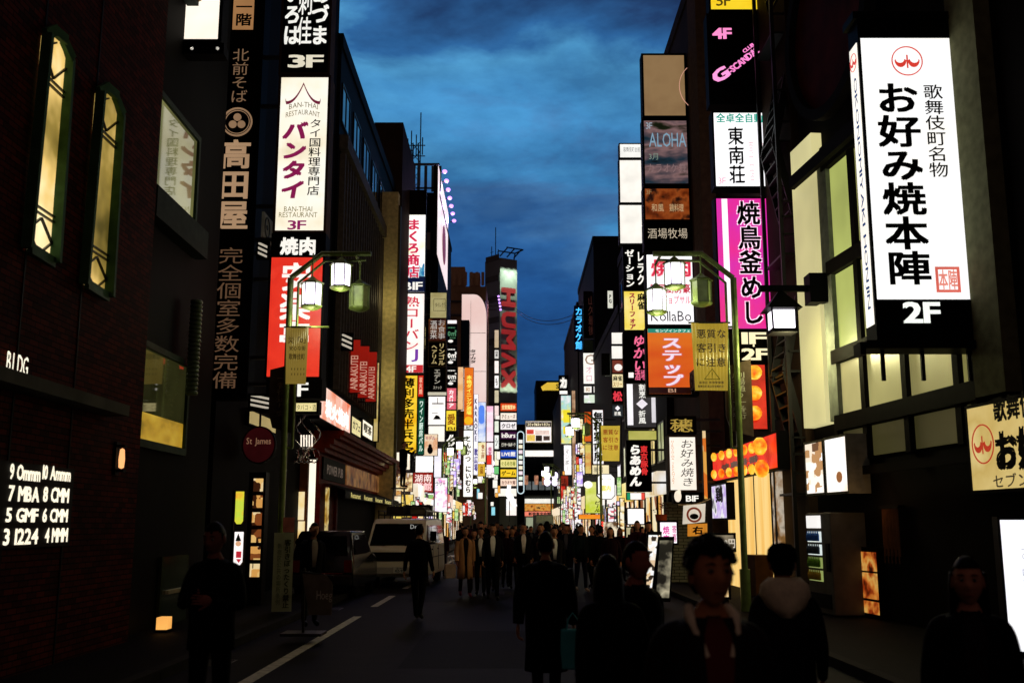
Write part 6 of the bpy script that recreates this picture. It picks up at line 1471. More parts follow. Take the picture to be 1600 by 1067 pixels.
a0, a1, _, _ = pl.rect('940 856 974 880'); MB().box(a0, a1, 44.05, 44.4, .13, pl.rect('944 839 970 856')[2] - .01).build('counter', DARK, wn)
S(40, '979 793 1008 820', '*#fff8f2@1.25', 'bare white lit board propped over two cream shutters', d=.15, mount=False)
S(40, '977 822 1006 841', PIC(['#c8b888', '#d8cca0', '#b0a070'], .6, .75), 'pair of dull cream shutters under the bare white board', d=.15, mount=False, extra=lambda pl, ro: MB().obox(pl, *pl.rect('990.5 823 992.5 840'), .001, .02).build('divider', BLACK, ro))

# vending machine, menus and floor sign on the near pavement
vm = root('vending_machine', RB.w(.8, .12, .7), 'drinks vending machine with lit rows of bottles against the pale house', 'vending machine')
a0, a1 = RB.az(1259, 900)[0], RB.az(1301, 900)[0]; VP = Plane(RB.w(0, 0, .72), RB.a)
a0, a1 = VP.az(1262, 900)[0], VP.az(1300, 900)[0]; zt = 1.95
MB().obox(VP, a0, a1, .14, zt, -.68, -.02).build('cabinet', D('#55504a', .4, 0, .2, 4), vm, bevel=.02)
zb0 = VP.az(1275, 907)[1]
for i in range(4):
    q0 = zt - .3 - (i + 1) * (zt - .3 - zb0) / 4; q1 = q0 + (zt - .3 - zb0) / 4 - .04
    MB().obox(VP, a0 + .06, a0 + (a1 - a0) * .62, q0, q1, -.0195, -.01).build('shelf_light', E('#e8f4f0', .85, .1) if i < 2 else E('#a8b868', .6, .2), vm)
    mb = MB()
    for j in range(7): mb.lathe(VP.w(a0 + .11 + j * ((a1 - a0) * .62 - .16) / 6.5, q0 + .02, .012), [(.026, 0), (.028, .11), (.012, .15), (.012, .18)], 8)
    mb.build('bottle', D(['#2858a0', '#303848', '#6a9828', '#b89020'][i], .2), vm)
MB().obox(VP, a0 + .05, a0 + (a1 - a0) * .62, zt - .28, zt - .05, -.0195, -.005).build('top_light', E('#f8f4f0', 1.0), vm)
MB().obox(VP, a1 - .22, a1 - .08, .9, 1.4, -.0195, .005).build('coin_panel', DARK, vm)
MB().obox(VP, a0 + .06, a1 - .1, .25, .5, -.0195, .004).build('delivery_slot', BLACK, vm)
om = root('menu_case', RB.w(RB.az(1355, 900)[0], .12), 'glowing orange menu case of grilled food photos by the house entrance', 'menu'); OPl = Plane(RB.w(0, 0, .16), RB.a)
a0, a1, z0, z1 = OPl.rect('1340 862 1372 1004'); z0 = max(.2, z0)
MB().obox(OPl, a0 - .2, a1 + .03, z0 - .05, z1 + .08, -.15, -.012).build('case', TIMB, om)
h = z1 - z0
for (u0, u1) in ((.0, .2), (.24, .66), (.69, 1.0)): MB().obox(OPl, a0, a1, z0 + u0 * h, z0 + u1 * h, -.0115, 0).build('picture', PIC(['#2c0c04', '#a83c10', '#f09038', '#f8c060', '#c85818', '#401408'], 2.4, .62), om)
cu = root('bead_curtain', RB.w(RB.az(1392, 830)[0], 1.6), 'dim brown strings of a bead curtain above the orange menu case', 'curtain'); a0, a1, z0, z1 = OPl.rect('1380 794 1406 880'); mb = MB()
for i in range(14):
    a = a0 + (a1 - a0) * (i + .5) / 14; mb.tube([OPl.w(a, z1, 0), OPl.w(a + .01 * (i % 3 - 1), (z0 + z1) / 2 + .1 * (i % 2), 0), OPl.w(a, z0 + .12 * (i % 3), 0)], .012, 5)
mb.build('strand', D('#7a4c2c', .3), cu); MB().obox(OPl, a0 - .05, a1 + .05, z1 + .001, z1 + .05, -.1, .03).build('rail', TIMB, cu)
l = bpy.data.lights.new('entrance_glow', 'POINT'); l.energy = 4; l.color = (1, .6, .25); l.shadow_soft_size = .1; o = bpy.data.objects.new('entrance_glow', l); COL.objects.link(o); o.location = OPl.w(a0, z1 + .25, .35)
fsn = root('floor_sign', (6.5, 13, .2), 'blazing white floor standing lightbox at the pavement, cropped by the picture edge', 'sign'); pl = Plane((6.5, 13, 0), (1, -.12, 0))
a0, a1 = pl.az(1572, 920)[0], pl.az(1572, 920)[0] + .62; z0, z1 = pl.az(1590, 1034)[1], pl.az(1585, 812)[1]; z0 = max(.2, z0)
MB().obox(pl, a0 - .03, a1 + .03, z0 - .04, z1 + .04, -.22, -.02).build('casing', BLACK, fsn); MB().obox(pl, a0, a1, z0, z1, -.0195, 0).build('panel', PIC(['#ffffff', '#fcfaff', '#e8ecf4', '#ffffff'], 1.2, 1.25), fsn)
letters(pl, fsn, [('お品書き', (a0 + .2, a0 + .36, z0 + .5, z1 - .3), '#c8ccd8', 'v', .0)], .006)
MB().obox(pl, a0, a1, .13, z0 - .041, -.2, -.03).build('foot', BLACK, fsn)

# ---------------------------------------------------------------- vehicles
TYRE = D('#0e0e0f', .8); RIM = D('#8a8c90', .35, .8)
def wheel(par, x, y, r=.32, w=.2):
    a = MB().lathe((x, y, r), [(r * .62, -w / 2), (r * .93, -w / 2), (r, -w * .3), (r, w * .3), (r * .93, w / 2), (r * .62, w / 2)], 24, axis='x')
    h = a.build('wheel', TYRE, par)
    b = MB().lathe((x, y, r), [(.05, -w * .42), (r * .6, -w * .38), (r * .6, w * .38), (.05, w * .42)], 20, axis='x'); b.build('rim', RIM, h)
def loft(mb, secs, close=True):
    """secs: list of equal-length outlines"""
    n = len(secs[0]); o = len(mb.v)
    mb.add([p for s in secs for p in s], [(i * n + k, i * n + (k + 1) % n, (i + 1) * n + (k + 1) % n, (i + 1) * n + k) for i in range(len(secs) - 1) for k in range(n)], 0, True)
    mb.add(secs[0], [tuple(range(n))]); mb.add(secs[-1], [tuple(range(n))])
def vehicle(name, label, loc, rz, w, prof, paint, cat, zf=1.0, tum=.12):
    """prof: side outline (y, z) front to back; lofted across with the upper body drawn in"""
    ro = root(name, loc, label, cat, rz=rz); WL[ro.name] = Vector((0, 0, 0))
    zmax = max(z for _, z in prof)
    mb = MB(); secs = []
    for u, ins in ((-1, .06), (-.97, .02), (-.9, 0), (0, -.015), (.9, 0), (.97, .02), (1, .06)):
        s = []
        for y, z in prof:
            t = max(0, (z - zf) / (zmax - zf)); cy = y + (ins if y < 0 else -ins) * .8; cz = z - (ins if z > .5 else -ins) * .6
            s.append(Vector((u * w / 2 * (1 - tum * t), cy, cz)))
        secs.append(s)
    loft(mb, secs); mb.build('body', paint, ro)
    return ro
def side_x(w, z, zf, zmax, tum): return w / 2 * (1 - tum * max(0, (z - zf) / (zmax - zf))) + .004
CREAM = D('#d6d0b4', .28, 0, .06, 3); 
vp = [(-2.32, .32), (-2.36, .55), (-2.34, .98), (-2.22, 1.10), (-1.72, 1.80), (-1.5, 1.9), (1.9, 1.93), (2.2, 1.85), (2.33, 1.2), (2.34, .4), (2.2, .28), (-2.2, .28)]
VW = 1.72
vang = R(-3)
van = vehicle('parked_van', 'pale old delivery van with a loaded roof rack, parked facing the camera', (-3.18, 31.9, .006), vang, VW, vp, CREAM, 'van')
WLV = van
def q4(par, pts, mat, name, th=.012):
    n = (Vector(pts[1]) - Vector(pts[0])).cross(Vector(pts[2]) - Vector(pts[0])).normalized()
    m = len(pts); vs = [Vector(p) + n * .006 for p in pts] + [Vector(p) - n * th for p in pts]
    return MB().add(vs, [tuple(range(m)), tuple(range(m, 2 * m))[::-1]] + [(i, (i + 1) % m, m + (i + 1) % m, m + i) for i in range(m)]).build(name, mat, par)
# windscreen follows the raked front
def ws_pt(u, v): # v 0 bottom .. 1 top
    y = -2.22 + .5 * v; z = 1.10 + .7 * v; return Vector((u * VW / 2 * (1 - .12 * (z - 1) / .93), y - .012, z + .008))
q4(van, [ws_pt(-.9, .06), ws_pt(.9, .06), ws_pt(.88, .93), ws_pt(-.88, .93)], D('#0a0b0d', .06, 0, .1, ior=1.6), 'windscreen')
mb = MB()
for u in (-.45, .3): mb.bar(ws_pt(u, .05) + Vector((0, -.03, .0)), ws_pt(u + .35, .16) + Vector((0, -.03, 0)), .02)
mb.build('wiper', BLACK, van)
q4(van, [(-.80, -2.375, .72), (.80, -2.375, .72), (.80, -2.365, .97), (-.80, -2.365, .97)], D('#15130f', .4), 'grille')
for s in (-1, 1):
    MB().lathe((s * .66, -2.37, .84), [(.0, -.03), (.1, -.025), (.11, .02)], 16, axis='y').build('headlight', D('#c8ccd0', .08, .6), van)
    q4(van, [(s * .78 - .09, -2.38, .5), (s * .78 + .09, -2.38, .5), (s * .78 + .09, -2.38, .6), (s * .78 - .09, -2.38, .6)], D('#b86018', .2), 'indicator')
    xw = lambda z: s * side_x(VW, z, 1.0, 1.93, .12)
    for y0, y1, nm in ((-1.62, -.72, 'door_window'), (-.62, .62, 'side_window'), (.72, 2.05, 'side_window')):
        zt = 1.72; off = .33 if nm == 'door_window' else 0
        q4(van, [(xw(1.16), y0, 1.16), (xw(1.16), y1, 1.16), (xw(zt), y1, zt), (xw(zt), y0 + off * .7, zt)], DGLASS, nm)
    mb = MB().tube([(s * .86, -1.75, 1.2), (s * 1.02, -1.9, 1.25), (s * 1.02, -1.9, 1.45)], .015, 6); mb.obox(Plane((s * 1.02, -1.9, 0), (1, 0, 0)), -.09, .09, 1.28, 1.55, -.03, .03)
    mb.build('mirror', BLACK, van)
    MB().box(s * .868 - .012, s * .868 + .012, -.95, -.8, 1.0, 1.04).box(s * .868 - .012, s * .868 + .012, .4, .55, 1.0, 1.04).build('door_handle', BLACK, van)
    for y in (-1.55, 1.4): wheel(van, s * .72, y, .31, .2)
    MB().box(s * .862 - .006, s * .862 + .006, -.69, -.67, .4, 1.12).box(s * .862 - .006, s * .862 + .006, .66, .68, .4, 1.12).box(s * .862 - .006, s * .862 + .006, -1.2, 2.1, .78, .80).build('door_seam', D('#4a483c', .5), van)
mb = MB().box(-.86, .86, -2.46, -2.28, .36, .56).box(-.84, .84, 2.3, 2.44, .36, .54); mb.build('bumper', D('#9c988a', .4, 0, .1), van, bevel=.03)
pp = Plane((0, -2.475, 0), (1, 0, 0))
q4(van, [(-.02, -2.475, .40), (.34, -2.475, .40), (.34, -2.475, .57), (-.02, -2.475, .57)], D('#c8c8b8', .5), 'number_plate')
t = MB(); write(t, pp, '42-92', (.02, .30, .42, .50), 'h', .03, .012); write(t, pp, '品川400', (.07, .25, .515, .555), 'h', .02, .012); t.build('lettering', D('#1c3a24'), van)
t = MB(); wsp = Plane((0, -1.79, 0), (1, 0, 0)); write(t, wsp, 'Delta', (.35, .72, 1.62, 1.74), 'h', .0, .09); t.build('lettering', lettermat('*#d8d8d0@.5'), van)
# roof rack
mb = MB()
for y in (-1.2, -.2, .8, 1.8):
    mb.bar((-.72, y, 2.02), (.72, y, 2.02), .04)
    for s in (-1, 1): mb.bar((s * .7, y, 1.9), (s * .7, y, 2.14), .035)
for s in (-1, 1): mb.bar((s * .7, -1.25, 2.14), (s * .7, 1.85, 2.14), .035)
mb.build('roof_rack', STEEL, van)
for i, (x, y, wx, wy, wz, c, nm, lb) in enumerate(((-.35, -.1, .5, .8, .22, '#2a2622', 'toolbox', 'low black toolbox strapped on the van roof rack'), (.35, .2, .45, 1.3, .14, '#5a5648', 'board_bundle', 'flat bundle of boards lying on the van roof rack'), (.1, 1.35, .9, .5, .3, '#24262a', 'crate', 'ribbed dark crate at the rear of the van roof rack'))):
    m4 = Matrix.Translation((-3.18, 31.9, .006)) @ Matrix.Rotation(vang, 4, 'Z')
    mb = MB().box(x - wx / 2, x + wx / 2, y - wy / 2, y + wy / 2, 2.045, 2.045 + wz)
    if nm != 'board_bundle':
        for k in range(4): mb.box(x - wx / 2 + wx * (k + .3) / 4, x - wx / 2 + wx * (k + .6) / 4, y - wy / 2 - .015, y + wy / 2 + .015, 2.06, 2.05 + wz + .02)
    else:
        for k in range(3): mb.box(x - wx / 2 + .02 * k, x + wx / 2 - .03 * k, y - wy / 2 - .05 * k, y + wy / 2 - .03, 2.0455 + wz + k * .03, 2.07 + wz + k * .03)
    mb.v = [m4 @ p for p in mb.v]; tag(mb.build(nm, D(c, .6), bevel=.01), lb, nm.replace('_', ' '))
# dark car with its tail towards us
cp = [(-1.72, .3), (-1.76, .62), (-1.72, .92), (-1.55, 1.5), (-1.4, 1.58), (.4, 1.58), (.9, 1.05), (1.6, .9), (1.74, .7), (1.74, .35), (1.6, .25), (-1.6, .25)]
car = vehicle('parked_car', 'small black car parked tail-on before the dark pub entrance', (-4.45, 26.6, .006), R(-2), 1.5, cp, D('#0c0c10', .18), 'car', .95, .16)
q4(car, [(-.6, -1.70, 1.0), (.6, -1.70, 1.0), (.54, -1.58, 1.46), (-.54, -1.58, 1.46)], DGLASS, 'rear_window')
for s in (-1, 1):
    q4(car, [(s * .62 - .09, -1.765, .62), (s * .62 + .09, -1.765, .62), (s * .62 + .09, -1.735, .9), (s * .62 - .09, -1.735, .9)], D('#5a0c0c', .1), 'tail_light')
    for y in (-1.1, 1.1): wheel(car, s * .66, y, .28, .17)
    xw = lambda z: s * side_x(1.5, z, .95, 1.58, .16)
    for y0, y1 in ((-1.35, -.3), (-.22, .55)): q4(car, [(xw(1.02), y0, 1.02), (xw(1.02), y1, 1.02), (xw(1.48), y1 - (.25 if y1 > 0 else 0), 1.48), (xw(1.48), y0 + .08, 1.48)], DGLASS, 'side_window')
MB().box(-.72, .72, -1.84, -1.68, .32, .56).build('bumper', D('#0e0e12', .3), car, bevel=.03)
MB().box(-.5, .5, -1.77, -1.755, .585, .60).build('red_strip', D('#8a1820', .3), car)
q4(car, [(-.17, -1.85, .38), (.17, -1.85, .38), (.17, -1.85, .53), (-.17, -1.85, .53)], D('#a8a890', .5), 'number_plate')
t = MB(); write(t, Plane((0, -1.855, 0), (1, 0, 0)), '10-01', (-.13, .13, .40, .47), 'h', .03, .006); t.build('lettering', D('#202020'), car)
# little truck at the end of the crowd
bp2 = [(-2.6, .4), (-2.64, 1.0), (-2.4, 1.75), (-2.2, 1.95), (-1.0, 1.98), (-.98, 2.9), (2.9, 2.9), (2.9, .45), (2.7, .35), (-2.5, .35)]
trk = vehicle('box_truck', 'pale box truck far off among the crowd at the street end', (3.6, 118, .006), R(4), 2.0, bp2, D('#8a947c', .4), 'truck', 1.0, .05)
q4(trk, [(-.85, -2.63, 1.08), (.85, -2.63, 1.08), (.8, -2.38, 1.82), (-.8, -2.38, 1.82)], D('#0c1418', .08), 'windscreen')
q4(trk, [(-.95, -1.0, 2.05), (.95, -1.0, 2.05), (.93, -1.0, 2.8), (-.93, -1.0, 2.8)], D('#a8b088', .5), 'box_front')
for s in (-1, 1):
    MB().lathe((s * .75, -2.66, .75), [(0, -.03), (.11, -.02), (.12, .03)], 14, axis='y').build('headlight', E('#f0f4ff', 1.2, 0), trk)
    for y in (-1.8, 1.8): wheel(trk, s * .82, y, .38, .24)
MB().box(-.98, .98, -2.76, -2.6, .42, .62).build('bumper', DARK, trk)

# step ladder
ld = root('step_ladder', (-4.25, 38.3, 0), 'tall grey stepladder standing open behind the white van', 'ladder')
lp = front(38); xl0, xl1 = lp.az(606, 800)[0], lp.az(637, 800)[0]; zt_ = lp.az(622, 762)[1]
mb = MB()
for x0_, x1_ in ((xl0 - .05, xl0 + .18), (xl1 + .05, xl1 - .18)):
    for y0_, y1_ in ((37.3, 38.2), (39.2, 38.4)): mb.bar((x0_, y0_, .0), (x1_, y1_, zt_ - .03), .07, .035)
mb.build('rail', D('#6a6c6c', .4, .6), ld)
mb = MB()
for i in range(10):
    u = (i + 1) / 11; mb.bar((xl0 - .05 + .23 * u, 37.3 + .9 * u, zt_ * u), (xl1 + .05 - .23 * u, 37.3 + .9 * u, zt_ * u), .07, .03)
mb.build('rung', D('#6a6c6c', .4, .6), ld)
MB().box(xl0 + .1, xl1 - .1, 38.0, 38.6, zt_ - .029, zt_ + .01).build('top_step', D('#4a4c4c', .5), ld)

# ================================================================ people
def skin_grow(joints, links):
    """joints: name -> (pos, rx, ry); one continuous skinned surface rooted at the pelvis"""
    names = list(joints); idx = {n: i for i, n in enumerate(names)}
    me = bpy.data.meshes.new('tmp'); me.from_pydata([joints[n][0] for n in names], [(idx[a], idx[b]) for a, b in links], [])
    ob = bpy.data.objects.new('tmp', me); COL.objects.link(ob)
    ob.modifiers.new('skin', 'SKIN').use_smooth_shade = True
    sv = me.skin_vertices[0].data if me.skin_vertices else None
    if sv is None:
        bm = bmesh.new(); bm.from_mesh(me); bm.verts.layers.skin.verify(); bm.to_mesh(me); bm.free(); sv = me.skin_vertices[0].data
    for n in names:
        sv[idx[n]].radius = (joints[n][1], joints[n][2]); sv[idx[n]].use_root = (n == names[0])
    sb = ob.modifiers.new('sub', 'SUBSURF'); sb.levels = 2; sb.render_levels = 2
    dg = bpy.context.evaluated_depsgraph_get(); ev = ob.evaluated_get(dg); m2 = bpy.data.meshes.new_from_object(ev)
    vs = [v.co.copy() for v in m2.vertices]; fs = [tuple(p.vertices) for p in m2.polygons]
    bpy.data.objects.remove(ob); bpy.data.meshes.remove(me); bpy.data.meshes.remove(m2)
    return vs, fs
def head_shape(seg=28, rings=22):
    vs = []; fs = []
    g = lambda x, z, cx, cz, sx, sz: math.exp(-((x - cx) / sx) ** 2 - ((z - cz) / sz) ** 2)
    for i in range(rings + 1):
        t = math.pi * i / rings
        for k in range(seg):
            a = 2 * math.pi * k / seg
            x, y, z = .076 * math.sin(t) * math.cos(a), .098 * math.sin(t) * math.sin(a), .122 * math.cos(t)
            if z < 0:
                q = (-z / .122); x *= 1 - .28 * q ** 1.6; y = y * (1 - .10 * q) if y < 0 else y * (1 - .45 * q)
                if y > 0: z *= .9
            if y < -.03:
                d = g(x, z, 0, -.018, .014, .024) * .026 + g(x, z, 0, -.03, .02, .012) * .008 - (g(x, z, .03, .012, .017, .012) + g(x, z, -.03, .012, .017, .012)) * .011
                d += (g(x, z, .03, .034, .025, .009) + g(x, z, -.03, .034, .025, .009)) * .005 + g(x, z, 0, -.066, .022, .008) * .006 + g(x, z, 0, -.105, .022, .014) * .006
                y -= d
            vs.append(Vector((x, y, z)))
    fs = [(i * seg + k, (i + 1) * seg + k, (i + 1) * seg + (k + 1) % seg, i * seg + (k + 1) % seg) for i in range(rings) for k in range(seg)]
    return vs, fs
HEAD = head_shape()
SKIN = D('#a8765a', .55, 0, .1, 12); HAIRC = D('#0d0a09', .45, 0, .3, 30)
def hand_mesh(mb, wrist, dirv, side, curl=.5, mi=3):
    """palm, four unequal fingers and a thumb off its side"""
    d = Vector(dirv).normalized(); n = Vector((side, 0, 0)); n = (n - d * n.dot(d)).normalized(); w = d.cross(n)      # n points away from the body: back of the hand
    c = Vector(wrist) + d * .045
    o = len(mb.v); mb.ball((0, 0, 0), 1, 1, 1, 10, 8, mi)
    for i in range(o, len(mb.v)):
        p = mb.v[i]; mb.v[i] = c + d * (p.z * .055) + w * (p.x * .042) + n * (p.y * .017)
    for j, (off, ln) in enumerate(((-.030, .072), (-.010, .082), (.010, .076), (.029, .058))):
        p = c + d * .042 + w * off; a = 0; pts = [p - d * .02, p]
        for s_ in (.42, .32, .26):
            a += curl * .9; p = p + (d * math.cos(a) - n * math.sin(a)) * ln * s_; pts.append(p)
        mb.tube(pts, [.009, .0095, .0088, .008, .006], 6, mi)
    p = c - d * .01 - w * .036; pts = [p + w * .012, p]
    for s_, a in ((.035, .5), (.028, .9)):
        p = p + (d * math.cos(a) * .8 - w * .55 - n * math.sin(a) * .6).normalized() * s_; pts.append(p)
    mb.tube(pts, [.011, .011, .009, .007], 6, mi)
def person(label, loc, rz=0, h=1.72, jacket='#121114', trousers='#0e0e11', shoes='#0a0909', shirt=None, stride=.0, arms=None, hair='short', head=(0, 0), lean=0.0, coat=None, hood=None, jk=None, group=None, skin=None, detail=False, collar=None, wide=1.0, open_=1.0, hairc=None, hat=None, tee=None):
    s = stride
    J = {}; 
    lv = lambda y, z: y - lean * max(0, z - .9)      # the upper body leans the way it faces
    P = lambda x, y, z: (x, lv(y, z), z)
    J['pelvis'] = (P(0, 0, .93), .135 * wide, .105 * wide)
    J['waist'] = (P(0, 0, 1.07), .125 * wide, .10 * wide)
    J['chest'] = (P(0, -.005, 1.26), .15 * wide, .115 * wide)
    J['upper'] = (P(0, .01, 1.385), .105 * wide, .085)
    J['neck'] = (P(0, .005, 1.475), .052, .052)
    J['nape'] = (P(0, -.012, 1.545), .05, .05)
    links = [('pelvis', 'waist'), ('waist', 'chest'), ('chest', 'upper'), ('upper', 'neck'), ('neck', 'nape')]
    hands = {}
    for sd, nm in ((-1, 'r'), (1, 'l')):
        sh = Vector((sd * .165 * wide, .012, 1.395))
        if arms and arms.get(nm): el, wr = [Vector(q) for q in arms[nm]]
        else:
            sw = sd * s * .55
            el = sh + Vector((sd * .055, .03 + sw * .5, -.275)); wr = el + Vector((sd * .012, -.06 + sw * .8, -.235))
        J['shoulder' + nm] = (P(*sh), .068, .068); J['elbow' + nm] = (P(*el), .05, .05); J['wrist' + nm] = (P(*wr), .036, .036)
        links += [('upper', 'shoulder' + nm), ('shoulder' + nm, 'elbow' + nm), ('elbow' + nm, 'wrist' + nm)]
        hands[nm] = (Vector(P(*wr)), Vector(P(*wr)) - Vector(P(*el)), sd)
        f = -sd * s      # one foot forward, the other back
        J['hip' + nm] = ((sd * .088, 0, .87), .088, .092)
        kn = (sd * .095, f * .45 - .04 * abs(s) * 4, .49)
        J['knee' + nm] = (kn, .062, .065)
        lift = .06 * (1 if f > 0 else 0) * min(1, abs(s) * 5)
        J['ankle' + nm] = ((sd * .095, f * 1.0 + .02, .085 + lift), .045, .045)
        J['toe' + nm] = ((sd * .105, f * 1.0 - .15, .045 + lift * .3), .042, .034)
        links += [('pelvis', 'hip' + nm), ('hip' + nm, 'knee' + nm), ('knee' + nm, 'ankle' + nm), ('ankle' + nm, 'toe' + nm)]
    vs, fs = skin_grow(J, links)
    segs = [(Vector(J[a][0]), Vector(J[b][0]), 3 if b == 'nape' or (a == 'neck') else 2 if b[:3] == 'toe' else 1 if b[:4] in ('knee', 'ankl') else 0) for a, b in links]
    def cls(c):
        best = (9, 0)
        for a, b, t in segs:
            ab = b - a; u = max(0, min(1, (c - a).dot(ab) / ab.length_squared)); d = (c - a - ab * u).length
            if d < best[0]: best = (d, t)
        return best[1] if not (best[1] == 0 and c.z < .86 and abs(c.x) < .2 and not any((c - hnd[0]).length < .3 for hnd in hands.values())) else 1
    mb = MB(); mb.add(vs, [], 0)
    for f in fs:
        c = sum((vs[i] for i in f), Vector()) / len(f)
        mb.f.append(list(f)); mb.m.append(cls(c)); mb.sm.append(True)
    hc = Vector(P(0, -.03, 1.625)); hm = Matrix.Translation(hc) @ Matrix.Rotation(head[0], 4, 'Z') @ Matrix.Rotation(head[1], 4, 'X')
    hv, hf = HEAD; mb.add([hm @ p for p in hv], hf, 3, True)
    for sd in (-1, 1):
        o = len(mb.v); mb.ball((sd * .078, .008, -.004), .012, .022, .034, 8, 6, 3)
        if detail: mb.ball((sd * .030, -.083, .012), .0125, .0125, .0105, 10, 8, 4); mb.ball((sd * .030, -.0915, .012), .006, .006, .006, 8, 6, 5)
        for i in range(o, len(mb.v)): mb.v[i] = hm @ mb.v[i]
    if detail:
        o = len(mb.v)
        for sd in (-1, 1): mb.tube([(sd * .016, -.098, .036), (sd * .032, -.097, .041), (sd * .05, -.084, .035)], [.003, .0045, .002], 6, 5)
        mb.tube([(-.026, -.093, -.067), (0, -.103, -.064), (.026, -.093, -.067)], [.003, .006, .003], 6, 6)
        for i in range(o, len(mb.v)): mb.v[i] = hm @ mb.v[i]
    for nm, (w, d, sd) in hands.items(): hand_mesh(mb, w, d, sd, .55)
    jm = D(jacket, .75, 0, .2, 8); body = mb.build('person', [jm, D(trousers, .75, 0, .2, 8), D(shoes, .4), skin or SKIN, D('#6e5e54', .3), HAIRC, D('#7a4038', .5)], origin=(0, 0, 0))
    WL[body.name] = Vector((0, 0, 0))
    tag(body, label, 'person', group)
    # hair
    if hair:
        hb = MB(); rq = random.Random(hash(label) % 999 if False else len(label))
        keep = {}
        long_ = hair == 'long'
        q = []
        for i, p in enumerate(hv):
            fr = p.y < -.02
            line = .058 if fr else (-.02 if p.y < .03 else -.075)
            if hair in ('curly', 'short'): line = .052 + .01 * math.sin(i * 1.7) if p.y < -.035 else (.0 if p.y < .02 else -.06)
            if p.z > line: keep[i] = len(q); k_ = 1.07 if hair != 'curly' else 1.15 + .07 * math.sin(i * 12.9) * math.cos(i * 4.1); n_ = Vector((p.x * k_, p.y * k_ + .003, p.z * (k_ + .03))); q.append(n_)
        ff = [tuple(keep[i] for i in f) for f in hf if all(i in keep for i in f)]
        hb.add([hm @ p for p in q], ff, 0, True)
        if hair == 'curly':
            for i in range(70):
                t, ph = rq.random() * 6.28, rq.random() * 1.45
                p = Vector((.088 * math.cos(t) * math.cos(ph), .108 * math.sin(t) * math.cos(ph) + .008, .03 + .115 * math.sin(ph)))
                if p.y < -.05 and p.z < .075: continue
                hb.ball(hm @ p, .02, .02, .018, 7, 5)
        if long_:
            n = 14
            prof = [(.088, .1, .05), (.098, .112, -.03), (.102, .108, -.12), (.10, .10, -.2), (.08, .08, -.27)]
            o = len(hb.v); vv = []
            for rx, ry, z in prof:
                for k in range(n + 1):
                    t = R(-15) + R(210) * k / n; vv.append(hm @ Vector((rx * math.cos(t), ry * math.sin(t) * .95 + .01, z)))
            hb.add(vv, [(i * (n + 1) + k, i * (n + 1) + k + 1, (i + 1) * (n + 1) + k + 1, (i + 1) * (n + 1) + k) for i in range(len(prof) - 1) for k in range(n)], 0, True)
        o = hb.build('hair', D(hairc, .45, 0, .3, 30) if hairc else HAIRC, body)
        md = o.modifiers.new('thickness', 'SOLIDIFY'); md.thickness = .008
    prof = [(.185, .142, .80), (.178, .138, 1.0), (.186, .145, 1.2), (.196, .142, 1.32), (.165, .118, 1.41), (.09, .082, 1.47)]
    prof = [(a * wide, b * wide, z) for a, b, z in prof]
    def wrap(name, prof_, mat, half, inv=False, off=0.0, th=.012, n=22):
        """cloth round the trunk: all but the opening in front (or, inv, just that opening)"""
        vv = []
        for i, (rx, ry, z) in enumerate(prof_):
            hw = half(z)
            for k in range(n + 1):
                t = (-math.pi / 2 + hw + (2 * math.pi - 2 * hw) * k / n) if not inv else (-math.pi / 2 - hw + 2 * hw * k / n)
                vv.append(Vector(P((rx + off) * math.cos(t), (ry + off) * math.sin(t), z)))
        o = MB().add(vv, [(i * (n + 1) + k, i * (n + 1) + k + 1, (i + 1) * (n + 1) + k + 1, (i + 1) * (n + 1) + k) for i in range(len(prof_) - 1) for k in range(n)], 0, True).build(name, mat, body)
        md = o.modifiers.new('thickness', 'SOLIDIFY'); md.thickness = th
        return o
    gap = lambda z: (.17 + .20 * open_ * max(0, (z - .95) / .5)) if (shirt or tee) else .03
    if coat:
        cprof = [(.205, .185, .46), (.195, .17, .7)] + prof[1:]
        wrap('coat', cprof, D(coat, .7, 0, .15, 6), gap)
        for nm, (w, d, sd) in hands.items():
            sh = Vector(J['shoulder' + nm][0]); el = Vector(J['elbow' + nm][0]); MB().tube([sh, el, Vector(w) - d.normalized() * .01], [.082, .066, .052], 12).build('sleeve', D(coat, .7, 0, .15, 6), body)
    else: wrap('jacket', prof, jm, gap)
    if shirt: wrap('shirt', prof[1:] if shirt != 'none' else prof, shirt if not isinstance(shirt, str) else D(shirt, .7, 0, .08, 8), lambda z: gap(z) + .12, True, -.008)
    if collar:
        for sd in (-1, 1):
            pts = [P(sd * .075, .03, 1.50), P(sd * .088, -.035, 1.47), P(sd * .075, -.095, 1.41), P(sd * .045, -.135, 1.33)]
            MB().tube([Vector(p) for p in pts], [.018, .022, .02, .010], 8).build('collar', D(collar, .8), body)
    if hood:
        o = MB(); n = 18; vv = []
        for i in range(9):
            u = i / 8; t0 = math.pi * 2 * u
        pr = [(.10, .06, 1.55), (.155, .115, 1.50), (.165, .135, 1.43), (.13, .15, 1.36), (.06, .15, 1.30)]
        for rx, ry, z in pr:
            for k in range(n + 1):
                t = R(-10) + R(200) * k / n; vv.append(Vector(P(rx * math.cos(t), ry * math.sin(t) + .04, z)))
        ob_ = o.add(vv, [(i * (n + 1) + k, i * (n + 1) + k + 1, (i + 1) * (n + 1) + k + 1, (i + 1) * (n + 1) + k) for i in range(len(pr) - 1) for k in range(n)], 0, True).build('hood', D(hood, .85, 0, .15, 20, .3), body)
        md = ob_.modifiers.new('thickness', 'SOLIDIFY'); md.thickness = .03
    if hat: MB().lathe(Vector(hc) + Vector((0, .008, .02)), [(.094, 0), (.1, .03), (.092, .08), (.06, .115), (.0, .125)], 18, ry=1.15).build('hat', D(hat, .9), body)
